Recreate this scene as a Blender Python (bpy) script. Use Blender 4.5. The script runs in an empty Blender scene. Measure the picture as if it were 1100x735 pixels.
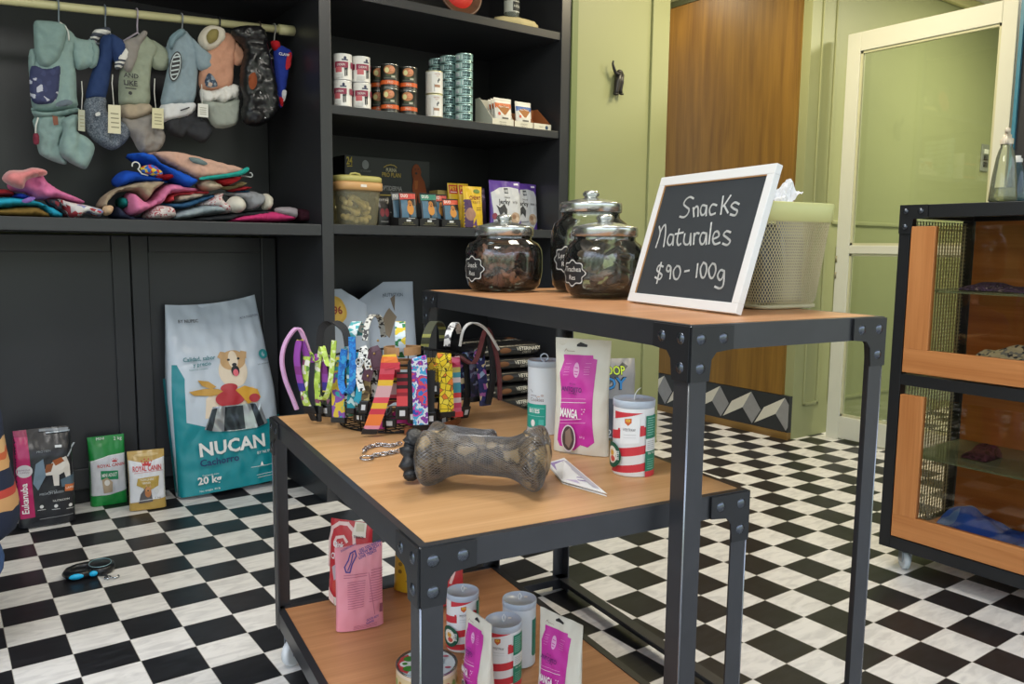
import bpy, bmesh, math, random
from mathutils import Vector, Matrix, noise
from mathutils.geometry import delaunay_2d_cdt
PI = math.pi
SC = bpy.context.scene
COL = SC.collection

# ------------------------------------------------------------------ camera
FPX, PIT, ROL, YAW = 870.4, .1168, .0111, .6248
CAM = Vector((-.8752, -3.4125, 1.1726))
_f = Vector((math.sin(YAW) * math.cos(PIT), math.cos(YAW) * math.cos(PIT), -math.sin(PIT)))
_r = Vector((math.cos(YAW), -math.sin(YAW), 0))
_u = _r.cross(_f)
FWD = _f
RGT = math.cos(ROL) * _r + math.sin(ROL) * _u
UPV = -math.sin(ROL) * _r + math.cos(ROL) * _u

def ray(px, py):
    return RGT * ((px - 550) / FPX) - UPV * ((py - 367.5) / FPX) + FWD
def atZ(px, py, z):
    d = ray(px, py); return CAM + d * ((z - CAM.z) / d.z)
def atX(px, py, x):
    d = ray(px, py); return CAM + d * ((x - CAM.x) / d.x)
def atY(px, py, y):
    d = ray(px, py); return CAM + d * ((y - CAM.y) / d.y)
def atP(px, py, p0, n):
    d = ray(px, py); return CAM + d * ((p0 - CAM).dot(n) / d.dot(n))
def mpp(p):
    """metres covered by one photo pixel at point p"""
    return (Vector(p) - CAM).dot(FWD) / FPX
def zover(py, base, px):
    """height of the photo row py on the vertical plane through base facing the viewer"""
    n = Vector((CAM.x - base[0], CAM.y - base[1], 0)).normalized()
    return atP(px, py, Vector(base), n).z
def yaw_to_cam(p, extra=0.0):
    """rotation about z that turns an object's -Y side to the viewpoint"""
    return math.atan2(CAM.y - p[1], CAM.x - p[0]) + PI / 2 + extra

# ------------------------------------------------------------------ materials
def lin(c):
    return c / 12.92 if c <= .04045 else ((c + .055) / 1.055) ** 2.4
def rgb(h):
    h = h.lstrip('#'); h = h if len(h) == 6 else ''.join(c * 2 for c in h)
    return tuple(lin(int(h[i:i + 2], 16) / 255) for i in (0, 2, 4)) + (1,)
MATS = {}
def _new(name):
    m = bpy.data.materials.new(name); m.use_nodes = True
    nt = m.node_tree
    return m, nt, nt.nodes['Principled BSDF']
def mat(h, rough=.55, metal=0., bump=0., bscale=300., spec=.5, var=0., vscale=20., coat=0., sheen=0.):
    key = (h, rough, metal, bump, bscale, spec, var, vscale, coat, sheen)
    if key in MATS: return MATS[key]
    m, nt, b = _new('surface_' + h.lstrip('#') + '_%d' % len(MATS))
    L = nt.links
    b.inputs['Base Color'].default_value = rgb(h)
    b.inputs['Roughness'].default_value = rough
    b.inputs['Metallic'].default_value = metal
    b.inputs['Specular IOR Level'].default_value = spec
    b.inputs['Coat Weight'].default_value = coat
    if sheen: b.inputs['Sheen Weight'].default_value = sheen
    if bump or var:
        tc = nt.nodes.new('ShaderNodeTexCoord')
    if var:
        n = nt.nodes.new('ShaderNodeTexNoise'); n.inputs['Scale'].default_value = vscale
        n.inputs['Detail'].default_value = 4
        L.new(tc.outputs['Object'], n.inputs['Vector'])
        mx = nt.nodes.new('ShaderNodeMix'); mx.data_type = 'RGBA'
        c = rgb(h)
        mx.inputs[6].default_value = tuple(v * (1 - var) for v in c[:3]) + (1,)
        mx.inputs[7].default_value = tuple(min(1, v * (1 + var)) for v in c[:3]) + (1,)
        L.new(n.outputs['Fac'], mx.inputs[0]); L.new(mx.outputs[2], b.inputs['Base Color'])
    if bump:
        n2 = nt.nodes.new('ShaderNodeTexNoise'); n2.inputs['Scale'].default_value = bscale
        L.new(tc.outputs['Object'], n2.inputs['Vector'])
        bp = nt.nodes.new('ShaderNodeBump'); bp.inputs['Strength'].default_value = bump
        bp.inputs['Distance'].default_value = .002
        L.new(n2.outputs['Fac'], bp.inputs['Height']); L.new(bp.outputs['Normal'], b.inputs['Normal'])
    MATS[key] = m
    return m
def cloth(h, bump=.35, bscale=420., var=.12, vscale=60.):
    return mat(h, .9, 0, bump, bscale, .15, var, vscale)
def foil(h, rough=.32, bump=.5, bscale=28.):
    """printed plastic film: glossy with soft crinkles"""
    return mat(h, rough, 0, bump, bscale, .5)
def wood(h1, h2, axis=0, rough=.42, scale=1., key=None):
    k = ('wood', h1, h2, axis, rough, scale)
    if k in MATS: return MATS[k]
    m, nt, b = _new('wood_' + h1.lstrip('#')); L = nt.links
    tc = nt.nodes.new('ShaderNodeTexCoord')
    mp = nt.nodes.new('ShaderNodeMapping')
    s = [22 * scale] * 3; s[axis] = 1.3 * scale
    mp.inputs['Scale'].default_value = s
    L.new(tc.outputs['Object'], mp.inputs['Vector'])
    n1 = nt.nodes.new('ShaderNodeTexNoise'); n1.inputs['Scale'].default_value = 1.; n1.inputs['Detail'].default_value = 6
    n1.inputs['Distortion'].default_value = .6
    L.new(mp.outputs[0], n1.inputs['Vector'])
    mp2 = nt.nodes.new('ShaderNodeMapping')
    s2 = [160 * scale] * 3; s2[axis] = 4 * scale
    mp2.inputs['Scale'].default_value = s2
    L.new(tc.outputs['Object'], mp2.inputs['Vector'])
    n2 = nt.nodes.new('ShaderNodeTexNoise'); n2.inputs['Scale'].default_value = 1.
    L.new(mp2.outputs[0], n2.inputs['Vector'])
    ad = nt.nodes.new('ShaderNodeMath'); ad.operation = 'MULTIPLY_ADD'
    ad.inputs[1].default_value = .35
    L.new(n2.outputs['Fac'], ad.inputs[0]); L.new(n1.outputs['Fac'], ad.inputs[2])
    cr = nt.nodes.new('ShaderNodeValToRGB')
    cr.color_ramp.elements[0].position = .45; cr.color_ramp.elements[0].color = rgb(h2)
    cr.color_ramp.elements[1].position = .85; cr.color_ramp.elements[1].color = rgb(h1)
    L.new(ad.outputs[0], cr.inputs[0]); L.new(cr.outputs[0], b.inputs['Base Color'])
    b.inputs['Roughness'].default_value = rough
    MATS[k] = m
    return m
def film(tint='#ffffff', clear=.9, rough=.05, gloss=1.0, key=''):
    """thin clear sheet (glass pane, plastic film): see-through, mirrors at grazing angles"""
    k = ('film', tint, clear, rough, gloss, key)
    if k in MATS: return MATS[k]
    m, nt, b = _new('clear_sheet_' + tint.lstrip('#')); L = nt.links
    nt.nodes.remove(b)
    out = nt.nodes['Material Output']
    tr = nt.nodes.new('ShaderNodeBsdfTransparent'); tr.inputs[0].default_value = rgb(tint)
    gl = nt.nodes.new('ShaderNodeBsdfGlossy'); gl.inputs['Roughness'].default_value = rough
    fr = nt.nodes.new('ShaderNodeFresnel'); fr.inputs['IOR'].default_value = 1.5
    ml = nt.nodes.new('ShaderNodeMath'); ml.operation = 'MULTIPLY_ADD'; ml.use_clamp = True
    ml.inputs[1].default_value = gloss; ml.inputs[2].default_value = 0.
    L.new(fr.outputs[0], ml.inputs[0])
    mx = nt.nodes.new('ShaderNodeMixShader')
    L.new(ml.outputs[0], mx.inputs[0]); L.new(tr.outputs[0], mx.inputs[1]); L.new(gl.outputs[0], mx.inputs[2])
    last = mx
    if clear < 1:
        df = nt.nodes.new('ShaderNodeBsdfDiffuse'); df.inputs[0].default_value = rgb(tint)
        m2 = nt.nodes.new('ShaderNodeMixShader'); m2.inputs[0].default_value = clear
        L.new(df.outputs[0], m2.inputs[1]); L.new(mx.outputs[0], m2.inputs[2]); last = m2
    L.new(last.outputs[0], out.inputs['Surface'])
    MATS[k] = m
    return m
def blotch(cols, scale=40., kind='voronoi', rough=.7, stretch=(1, 1, 1), seedv=0., hard=True, edge=None):
    """printed fabric: cells or bands of several colours"""
    k = ('blotch', tuple(cols), scale, kind, rough, tuple(stretch), seedv, edge)
    if k in MATS: return MATS[k]
    m, nt, b = _new('print_%d' % len(MATS)); L = nt.links
    tc = nt.nodes.new('ShaderNodeTexCoord'); mp = nt.nodes.new('ShaderNodeMapping')
    mp.inputs['Scale'].default_value = stretch; mp.inputs['Location'].default_value = (seedv, seedv * .7, seedv * 1.3)
    L.new(tc.outputs['Object'], mp.inputs['Vector'])
    if kind == 'voronoi':
        t = nt.nodes.new('ShaderNodeTexVoronoi'); t.inputs['Scale'].default_value = scale
        sp = nt.nodes.new('ShaderNodeSeparateColor')
        L.new(mp.outputs[0], t.inputs['Vector']); L.new(t.outputs['Color'], sp.inputs[0]); src = sp.outputs[0]
    elif kind == 'bands':
        t = nt.nodes.new('ShaderNodeTexWhiteNoise'); t.noise_dimensions = '1D'
        sx = nt.nodes.new('ShaderNodeSeparateXYZ'); L.new(mp.outputs[0], sx.inputs[0])
        a = nt.nodes.new('ShaderNodeMath'); a.operation = 'MULTIPLY'; a.inputs[1].default_value = scale
        f = nt.nodes.new('ShaderNodeMath'); f.operation = 'FLOOR'
        L.new(sx.outputs['Z'], a.inputs[0]); L.new(a.outputs[0], f.inputs[0]); L.new(f.outputs[0], t.inputs['W']); src = t.outputs['Value']
    elif kind == 'wave':
        t = nt.nodes.new('ShaderNodeTexWave'); t.inputs['Scale'].default_value = scale; t.inputs['Distortion'].default_value = 9
        t.inputs['Detail'].default_value = 1.5
        L.new(mp.outputs[0], t.inputs['Vector']); src = t.outputs['Fac']
    else:
        t = nt.nodes.new('ShaderNodeTexNoise'); t.inputs['Scale'].default_value = scale; t.inputs['Detail'].default_value = 3
        L.new(mp.outputs[0], t.inputs['Vector'])
        mr = nt.nodes.new('ShaderNodeMapRange'); mr.inputs[1].default_value = .3; mr.inputs[2].default_value = .7
        L.new(t.outputs['Fac'], mr.inputs[0]); src = mr.outputs[0]
    cr = nt.nodes.new('ShaderNodeValToRGB'); e = cr.color_ramp
    if hard: e.interpolation = 'CONSTANT'
    n = len(cols)
    e.elements[0].position = 0; e.elements[0].color = rgb(cols[0])
    e.elements[1].position = 1 / n if n > 1 else 1; e.elements[1].color = rgb(cols[1 % n])
    for i in range(2, n):
        x = e.elements.new(i / n); x.color = rgb(cols[i])
    L.new(src, cr.inputs[0]); outc = cr.outputs[0]
    if edge:
        v2 = nt.nodes.new('ShaderNodeTexVoronoi'); v2.feature = 'DISTANCE_TO_EDGE'; v2.inputs['Scale'].default_value = scale
        L.new(mp.outputs[0], v2.inputs['Vector'])
        lt = nt.nodes.new('ShaderNodeMath'); lt.operation = 'LESS_THAN'; lt.inputs[1].default_value = .045
        L.new(v2.outputs['Distance'], lt.inputs[0])
        mx = nt.nodes.new('ShaderNodeMix'); mx.data_type = 'RGBA'; mx.inputs[7].default_value = rgb(edge)
        L.new(lt.outputs[0], mx.inputs[0]); L.new(outc, mx.inputs[6]); outc = mx.outputs[2]
    L.new(outc, b.inputs['Base Color']); b.inputs['Roughness'].default_value = rough
    MATS[k] = m
    return m

# ------------------------------------------------------------------ objects
def tag(o, label=None, cat=None, group=None, kind=None):
    if label: o['label'] = label
    if cat: o['category'] = cat
    if group: o['group'] = group
    if kind: o['kind'] = kind
    return o
def thing(name, label, cat, loc=(0, 0, 0), rotz=0., group=None, rot=None):
    o = bpy.data.objects.new(name, None); COL.objects.link(o)
    o.empty_display_size = .05
    o.location = loc
    o.rotation_euler = rot if rot else (0, 0, rotz)
    return tag(o, label, cat, group)
def dup(root, loc=None, rotz=None, label=None, group=None):
    r = root.copy(); COL.objects.link(r)
    if loc is not None: r.location = loc
    if rotz is not None: r.rotation_euler = (0, 0, rotz)
    if label: r['label'] = label
    if group: r['group'] = group
    for ch in list(root.children):
        c = ch.copy(); COL.objects.link(c); c.parent = r
        for g in list(ch.children):
            d = g.copy(); COL.objects.link(d); d.parent = c
    return r

def tri_split(tris, L):
    out = []; st = list(tris)
    while st:
        a, b, c = st.pop()
        e = [(math.dist(a, b), 0), (math.dist(b, c), 1), (math.dist(c, a), 2)]
        m, k = max(e)
        if m <= L: out.append((a, b, c)); continue
        if k == 0: q = ((a[0] + b[0]) / 2, (a[1] + b[1]) / 2); st += [(a, q, c), (q, b, c)]
        elif k == 1: q = ((b[0] + c[0]) / 2, (b[1] + c[1]) / 2); st += [(a, b, q), (a, q, c)]
        else: q = ((c[0] + a[0]) / 2, (c[1] + a[1]) / 2); st += [(a, b, q), (q, b, c)]
    return out
def poly_tris(pts):
    from mathutils.geometry import tessellate_polygon
    t = tessellate_polygon([[Vector((p[0], p[1], 0)) for p in pts]])
    return [tuple((pts[i][0], pts[i][1]) for i in f) for f in t]
_TXT = {}
def text_tris(s, bold=0.):
    k = (s, bold)
    if k in _TXT: return _TXT[k]
    cu = bpy.data.curves.new('t', 'FONT'); cu.body = s; cu.size = 1.; cu.resolution_u = 2
    cu.offset = bold
    o = bpy.data.objects.new('t', cu); COL.objects.link(o)
    me = o.evaluated_get(bpy.context.evaluated_depsgraph_get()).to_mesh()
    me.calc_loop_triangles()
    vs = [(v.co.x, v.co.y) for v in me.vertices]
    tr = [tuple(vs[i] for i in t.vertices) for t in me.loop_triangles]
    bpy.data.objects.remove(o); bpy.data.curves.remove(cu)
    xs = [p[0] for p in vs] or [0]; ys = [p[1] for p in vs] or [0]
    _TXT[k] = (tr, min(xs), max(xs), min(ys), max(ys))
    return _TXT[k]

class MB:
    def __init__(s):
        s.v = []; s.f = []; s.mi = []; s.mats = []; s.sm = []
    def m(s, mt):
        if mt not in s.mats: s.mats.append(mt)
        return s.mats.index(mt)
    def add(s, vs, fs, mt, smooth=True, M=None):
        b = len(s.v)
        for p in vs:
            p = Vector(p)
            s.v.append(tuple(M @ p) if M else tuple(p))
        k = s.m(mt)
        for f in fs:
            s.f.append(tuple(b + i for i in f)); s.mi.append(k); s.sm.append(smooth)
        return s
    def bm(s, bm, mt, smooth=False, M=None):
        bm.verts.index_update()
        s.add([v.co for v in bm.verts], [[v.index for v in f.verts] for f in bm.faces], mt, smooth, M); bm.free(); return s
    def box(s, x0, x1, y0, y1, z0, z1, mt, bev=0., M=None, seg=2):
        bm = bmesh.new()
        bmesh.ops.create_cube(bm, size=1)
        for v in bm.verts:
            v.co = Vector(((x0 + x1) / 2 + v.co.x * (x1 - x0), (y0 + y1) / 2 + v.co.y * (y1 - y0), (z0 + z1) / 2 + v.co.z * (z1 - z0)))
        if bev: bmesh.ops.bevel(bm, geom=bm.edges[:], offset=bev, segments=seg, affect='EDGES', profile=.5)
        return s.bm(bm, mt, False, M)
    def lathe(s, prof, mt, n=32, M=None, smooth=True, sx=1., sy=1.):
        vs = []; fs = []
        for r, z in prof:
            for i in range(n):
                a = 2 * PI * i / n; vs.append((r * sx * math.cos(a), r * sy * math.sin(a), z))
        for j in range(len(prof) - 1):
            for i in range(n):
                a, b2 = j * n + i, j * n + (i + 1) % n
                fs.append((a, b2, b2 + n, a + n))
        return s.add(vs, fs, mt, smooth, M)
    def tube(s, path, r, mt, n=8, closed=False, M=None, caps=True):
        P = [Vector(p) for p in path]; N = len(P); vs = []; fs = []
        prev = None
        for i in range(N):
            a = P[(i - 1) % N] if (closed or i > 0) else P[i]
            b = P[(i + 1) % N] if (closed or i < N - 1) else P[i]
            t = (b - a); t = t.normalized() if t.length > 1e-9 else Vector((0, 0, 1))
            if prev is None:
                q = Vector((0, 0, 1)) if abs(t.z) < .9 else Vector((1, 0, 0))
                nx = t.cross(q).normalized()
            else:
                nx = (prev - t * prev.dot(t)); nx = nx.normalized() if nx.length > 1e-6 else t.orthogonal().normalized()
            prev = nx; ny = t.cross(nx)
            rr = r[i] if isinstance(r, (list, tuple)) else r
            for k in range(n):
                c = 2 * PI * k / n; vs.append(P[i] + nx * (rr * math.cos(c)) + ny * (rr * math.sin(c)))
        for i in range(N if closed else N - 1):
            for k in range(n):
                a, b = i * n + k, i * n + (k + 1) % n
                c = (i + 1) % N * n
                fs.append((a, b, c + (k + 1) % n, c + k))
        if caps and not closed:
            fs.append(tuple(range(n))[::-1]); fs.append(tuple((N - 1) * n + k for k in range(n)))
        return s.add(vs, fs, mt, True, M)
    def strap(s, path, w, th, mt, side=None, M=None):
        """flat strip: width direction `side` (one vector, or one per point)"""
        P = [Vector(p) for p in path]; N = len(P); vs = []; fs = []
        for i in range(N):
            a = P[max(i - 1, 0)]; b = P[min(i + 1, N - 1)]; t = (b - a).normalized()
            sd = Vector(side[i] if isinstance(side, list) else side)
            sd = (sd - t * sd.dot(t)).normalized(); nn = t.cross(sd)
            for (p, q) in ((-1, -1), (1, -1), (1, 1), (-1, 1)):
                vs.append(P[i] + sd * (p * w / 2) + nn * (q * th / 2))
        for i in range(N - 1):
            for k in range(4):
                a, b = i * 4 + k, i * 4 + (k + 1) % 4; fs.append((a, b, b + 4, a + 4))
        fs.append((0, 1, 2, 3)); fs.append(tuple((N - 1) * 4 + k for k in (3, 2, 1, 0)))
        return s.add(vs, fs, mt, False, M)
    def prism(s, poly, z0, z1, mt, M=None, smooth=False):
        n = len(poly)
        vs = [(p[0], p[1], z0) for p in poly] + [(p[0], p[1], z1) for p in poly]
        fs = [tuple(range(n))[::-1], tuple(range(n, 2 * n))] + [(i, (i + 1) % n, n + (i + 1) % n, n + i) for i in range(n)]
        return s.add(vs, fs, mt, smooth, M)
    def grid(s, fn, nu, nv, mt, M=None, closed=False, smooth=True):
        vs = [fn(i / nu, j / nv) for j in range(nv + 1) for i in range(nu + 1)]
        fs = [(j * (nu + 1) + i, j * (nu + 1) + i + 1, (j + 1) * (nu + 1) + i + 1, (j + 1) * (nu + 1) + i) for j in range(nv) for i in range(nu)]
        return s.add(vs, fs, mt, smooth, M)
    def ball(s, c, r, mt, n=16, M=None):
        R = r if isinstance(r, (tuple, list)) else (r, r, r)
        vs = []; fs = []; h = n // 2
        for j in range(h + 1):
            a = PI * j / h
            for i in range(n):
                b = 2 * PI * i / n
                vs.append((c[0] + R[0] * math.sin(a) * math.cos(b), c[1] + R[1] * math.sin(a) * math.sin(b), c[2] - R[2] * math.cos(a)))
        for j in range(h):
            for i in range(n):
                a, b = j * n + i, j * n + (i + 1) % n
                fs.append((a, b, b + n, a + n))
        return s.add(vs, fs, mt, True, M)
    def loft(s, rings, mt, M=None, caps=True):
        n = len(rings[0]); vs = [p for r in rings for p in r]; fs = []
        for j in range(len(rings) - 1):
            for i in range(n):
                a, b = j * n + i, j * n + (i + 1) % n; fs.append((a, b, b + n, a + n))
        if caps: fs.append(tuple(range(n))[::-1]); fs.append(tuple((len(rings) - 1) * n + i for i in range(n)))
        return s.add(vs, fs, mt, True, M)
    # flat print laid on a curved surface S(u, v, offset) -> point
    def decor(s, S, items, L=.02, off=.0006, step=.00025, M=None):
        o = off
        for it in items:
            k = it[0]; mt = it[-1]
            if k == 'rect':
                u0, v0, u1, v1 = it[1:5]; tr = poly_tris([(u0, v0), (u1, v0), (u1, v1), (u0, v1)])
            elif k == 'ell':
                cu, cv, ru, rv = it[1:5]; n = 28
                tr = poly_tris([(cu + ru * math.cos(2 * PI * i / n), cv + rv * math.sin(2 * PI * i / n)) for i in range(n)])
            elif k == 'poly': tr = poly_tris(it[1])
            elif k == 'line':
                pts, w = it[1], it[2]; tr = []
                for a, b in zip(pts[:-1], pts[1:]):
                    d = math.dist(a, b) or 1e-6; nx, ny = -(b[1] - a[1]) / d * w / 2, (b[0] - a[0]) / d * w / 2
                    ex, ey = (b[0] - a[0]) / d * w * .35, (b[1] - a[1]) / d * w * .35
                    A, B = (a[0] - ex, a[1] - ey), (b[0] + ex, b[1] + ey)
                    q = [(A[0] + nx, A[1] + ny), (B[0] + nx, B[1] + ny), (B[0] - nx, B[1] - ny), (A[0] - nx, A[1] - ny)]
                    tr += [(q[0], q[2], q[1]), (q[0], q[3], q[2])]
            elif k == 'text':   # ('text', str, u, v, height, align, maxw, bold, rot90, mat)
                _, t, u, v, h, al, mw, bold, rt, _m = it
                T, xa, xb, ya, yb = text_tris(t, bold)
                sc = h / .72; wd = (xb - xa) * sc; sx = sc if not mw or wd <= mw else sc * mw / wd
                wd = (xb - xa) * sx; ox = {'l': 0, 'c': -wd / 2, 'r': -wd}[al]
                tr = []
                for t3 in T:
                    q = []
                    for p in t3:
                        a, b = (p[0] - xa) * sx + ox, p[1] * sc
                        if rt: a, b = -b * math.sin(rt) + a * math.cos(rt), a * math.sin(rt) + b * math.cos(rt)
                        q.append((u + a, v + b))
                    tr.append(tuple(q))
            tr = tri_split(tr, L)
            vs = []; fs = []; ix = {}
            for t3 in tr:
                f = []
                for p in t3:
                    kk = (round(p[0], 6), round(p[1], 6))
                    if kk not in ix: ix[kk] = len(vs); vs.append(S(p[0], p[1], o))
                    f.append(ix[kk])
                if len(set(f)) == 3: fs.append(f)
            s.add(vs, fs, mt, True, M); o += step
        return s
    def build(s, name, parent=None, loc=None, rot=None, mods=None):
        me = bpy.data.meshes.new(name); me.from_pydata(s.v, [], s.f)
        for mt in s.mats: me.materials.append(mt)
        me.polygons.foreach_set('material_index', s.mi); me.polygons.foreach_set('use_smooth', s.sm)
        me.update()
        bm = bmesh.new(); bm.from_mesh(me); bmesh.ops.recalc_face_normals(bm, faces=bm.faces[:]) if not getattr(s, 'keepn', False) else None
        bm.to_mesh(me); bm.free()
        o = bpy.data.objects.new(name, me); COL.objects.link(o)
        if parent: o.parent = parent
        if loc is not None: o.location = loc
        if rot is not None: o.rotation_euler = rot
        return o
def struct(o):
    o['kind'] = 'structure'; return o
def txt(t, u, v, h, mt, al='c', mw=None, bold=0.0, rot=0): return ('text', t, u, v, h, al, mw, bold, rot, mt)

# flat-filled outline blown up into a soft body (clothes, cushions of cloth)
def smooth_poly(pts, k=4):
    n = len(pts); out = []
    for i in range(n):
        p0, p1, p2, p3 = (Vector(pts[(i + d) % n]) for d in (-1, 0, 1, 2))
        for j in range(k):
            t = j / k
            out.append(.5 * ((2 * p1) + (p2 - p0) * t + (2 * p0 - 5 * p1 + 4 * p2 - p3) * t * t + (3 * p1 - p0 - 3 * p2 + p3) * t ** 3))
    return out
def puff(mb, pts, T, R, mt, y0=0., res=.012, wr=.004, wfreq=18., seed=0., k=3, stretch=(1, 1), tilt=0., M=None):
    """pts: outline in (x, z) metres. front at -Y. T half thickness, R edge rounding."""
    B = smooth_poly([Vector((p[0], p[1])) for p in pts], k) if k > 1 else [Vector((p[0], p[1])) for p in pts]
    n = len(B)
    xs = [p.x for p in B]; zs = [p.y for p in B]
    def dist(p):
        best = 1e9
        for i in range(n):
            a, b = B[i], B[(i + 1) % n]; ab = b - a; l2 = ab.length_squared
            t = max(0, min(1, (p - a).dot(ab) / l2)) if l2 > 0 else 0
            d = (p - a - ab * t).length_squared
            if d < best: best = d
        return math.sqrt(best)
    def inside(p):
        c = False
        for i in range(n):
            a, b = B[i], B[(i + 1) % n]
            if (a.y > p.y) != (b.y > p.y) and p.x < (b.x - a.x) * (p.y - a.y) / (b.y - a.y) + a.x: c = not c
        return c
    inn = []
    x = min(xs); row = 0
    nz = int((max(zs) - min(zs)) / res) + 2; nx = int((max(xs) - min(xs)) / res) + 2
    for j in range(nz):
        for i in range(nx):
            p = Vector((min(xs) + (i + .5 * (j % 2)) * res, min(zs) + j * res))
            if inside(p):
                d = dist(p)
                if d > res * .45: inn.append(p)
    V = B + inn
    r = delaunay_2d_cdt(V, [(i, (i + 1) % n) for i in range(n)], [], 1, 1e-5)
    vs, fs = r[0], r[2]; orig = r[3]
    fv = []; bv = []; nv = len(vs)
    for i, p in enumerate(vs):
        d = dist(p); q = 1 - min(d / R, 1); h = math.sqrt(max(0, 1 - q * q)) * T
        if d < 1e-5: h = 0
        wx = p.x + .025 * noise.noise(Vector((p.x * 9, p.y * 9, seed)))
        n1 = noise.noise(Vector((wx * wfreq * stretch[0] + seed, p.y * wfreq * .55 * stretch[1], seed * 1.7)))
        n2 = noise.noise(Vector((p.x * wfreq * 1.9 * stretch[0], p.y * wfreq * 1.3 * stretch[1] + seed, 3.1 + seed)))
        n3 = noise.noise(Vector((p.x * wfreq * 3.6 + seed, p.y * wfreq * 3.6, seed)))
        w = (1.5 * n1 + 2.2 * (abs(n2) - .2) + .5 * n3) * wr * min(1, d / (R * .5) + .15)
        yy = y0 + tilt * p.y
        fv.append((p.x, yy - h + w, p.y)); bv.append((p.x, yy + h + w * .6, p.y))
    F = [tuple(f) for f in fs] + [tuple(nv + i for i in f[::-1]) for f in fs]
    # the rims of both sides coincide: weld
    mb.add(fv + bv, F, mt, True, M)
    return mb
def weld(o, d=1e-5):
    bm = bmesh.new(); bm.from_mesh(o.data); bmesh.ops.remove_doubles(bm, verts=bm.verts[:], dist=d)
    bmesh.ops.recalc_face_normals(bm, faces=bm.faces[:]); bm.to_mesh(o.data); bm.free(); return o
# ------------------------------------------------------------------ setting
def floor_mat():
    m, nt, b = _new('checker_tiles'); L = nt.links
    tc = nt.nodes.new('ShaderNodeTexCoord')
    sx = nt.nodes.new('ShaderNodeSeparateXYZ'); L.new(tc.outputs['Object'], sx.inputs[0])
    def math_(op, a, v=None, c=None):
        n = nt.nodes.new('ShaderNodeMath'); n.operation = op
        if isinstance(a, (int, float)): n.inputs[0].default_value = a
        else: L.new(a, n.inputs[0])
        if v is not None:
            if isinstance(v, (int, float)): n.inputs[1].default_value = v
            else: L.new(v, n.inputs[1])
        return n.outputs[0]
    T = .15
    ax = math_('DIVIDE', sx.outputs['X'], T); ay = math_('DIVIDE', sx.outputs['Y'], T)
    fx = math_('FLOOR', ax); fy = math_('FLOOR', ay)
    s = math_('ADD', fx, fy); par = math_('PINGPONG', s, 1.)          # 0 on even cells, 1 on odd ones
    gx = math_('PINGPONG', ax, .5); gy = math_('PINGPONG', ay, .5)     # distance to a joint
    jn = math_('LESS_THAN', math_('MINIMUM', gx, gy), .006)
    cx = nt.nodes.new('ShaderNodeCombineXYZ'); L.new(fx, cx.inputs[0]); L.new(fy, cx.inputs[1])
    wn = nt.nodes.new('ShaderNodeTexWhiteNoise'); wn.noise_dimensions = '3D'; L.new(cx.outputs[0], wn.inputs['Vector'])
    nz = nt.nodes.new('ShaderNodeTexNoise'); nz.inputs['Scale'].default_value = 26; nz.inputs['Detail'].default_value = 7; nz.inputs['Distortion'].default_value = .8
    mp = nt.nodes.new('ShaderNodeMapping'); mp.inputs['Scale'].default_value = (.45, 1.3, 1); mp.inputs['Rotation'].default_value = (0, 0, .5)
    L.new(tc.outputs['Object'], mp.inputs[0]); L.new(mp.outputs[0], nz.inputs['Vector'])
    wr = nt.nodes.new('ShaderNodeValToRGB')
    wr.color_ramp.elements[0].position = .35; wr.color_ramp.elements[0].color = rgb('#d6d4d1')
    wr.color_ramp.elements[1].position = .58; wr.color_ramp.elements[1].color = rgb('#eceae6')
    L.new(nz.outputs['Fac'], wr.inputs[0])
    br = nt.nodes.new('ShaderNodeValToRGB')
    br.color_ramp.elements[0].position = .4; br.color_ramp.elements[0].color = rgb('#1d1d20')
    br.color_ramp.elements[1].position = .75; br.color_ramp.elements[1].color = rgb('#2a2b2f')
    L.new(nz.outputs['Fac'], br.inputs[0])
    mx = nt.nodes.new('ShaderNodeMix'); mx.data_type = 'RGBA'
    L.new(par, mx.inputs[0]); L.new(wr.outputs[0], mx.inputs[6]); L.new(br.outputs[0], mx.inputs[7])
    m2 = nt.nodes.new('ShaderNodeMix'); m2.data_type = 'RGBA'; m2.inputs[7].default_value = rgb('#b9b6ae')
    L.new(jn, m2.inputs[0]); L.new(mx.outputs[2], m2.inputs[6])
    L.new(m2.outputs[2], b.inputs['Base Color'])
    b.inputs['Roughness'].default_value = .34; b.inputs['Specular IOR Level'].default_value = .35
    bp = nt.nodes.new('ShaderNodeBump'); bp.inputs['Strength'].default_value = .12; bp.inputs['Distance'].default_value = .002
    inv = math_('SUBTRACT', 1., jn); L.new(inv, bp.inputs['Height']); L.new(bp.outputs[0], b.inputs['Normal'])
    return m
mb = MB(); mb.box(-2.6, 8.2, -5.6, 1.6, -.08, 0, floor_mat()); struct(mb.build('floor'))

GREEN = mat('#969a70', .5, 0, .04, 90)
GREEN2 = mat('#7f8a58', .5, 0, .04, 90)
CREAM = mat('#d6d7cb', .45)
BLACK = mat('#2f3034', .36, 0, .05, 160, .5, .08, 6)
BLACKD = mat('#1b1b1e', .42, 0, .05, 160, .4)
OAK = wood('#8a6628', '#6c4c1b', 2, .45)
# back wall behind the shelving
mb = MB(); mb.box(-2.6, 2.66, .70, .82, 0, 2.95, GREEN); struct(mb.build('wall_back'))
# short green wall beside the bookcase, with the pilaster at its end
mb = MB(); mb.box(1.945, 2.53, 0, .70, 0, 2.95, GREEN); struct(mb.build('wall_pier'))
mb = MB(); mb.box(2.53, 2.665, -.018, .70, 0, 2.95, GREEN, .004); struct(mb.build('trim_1'))
mb = MB(); mb.box(1.945, 1.985, -.012, 0, 0, 2.95, mat('#6f7c4c', .5)); struct(mb.build('pier_shade_strip'))  # darker green strip paints in the soft shading next to the bookcase
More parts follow.
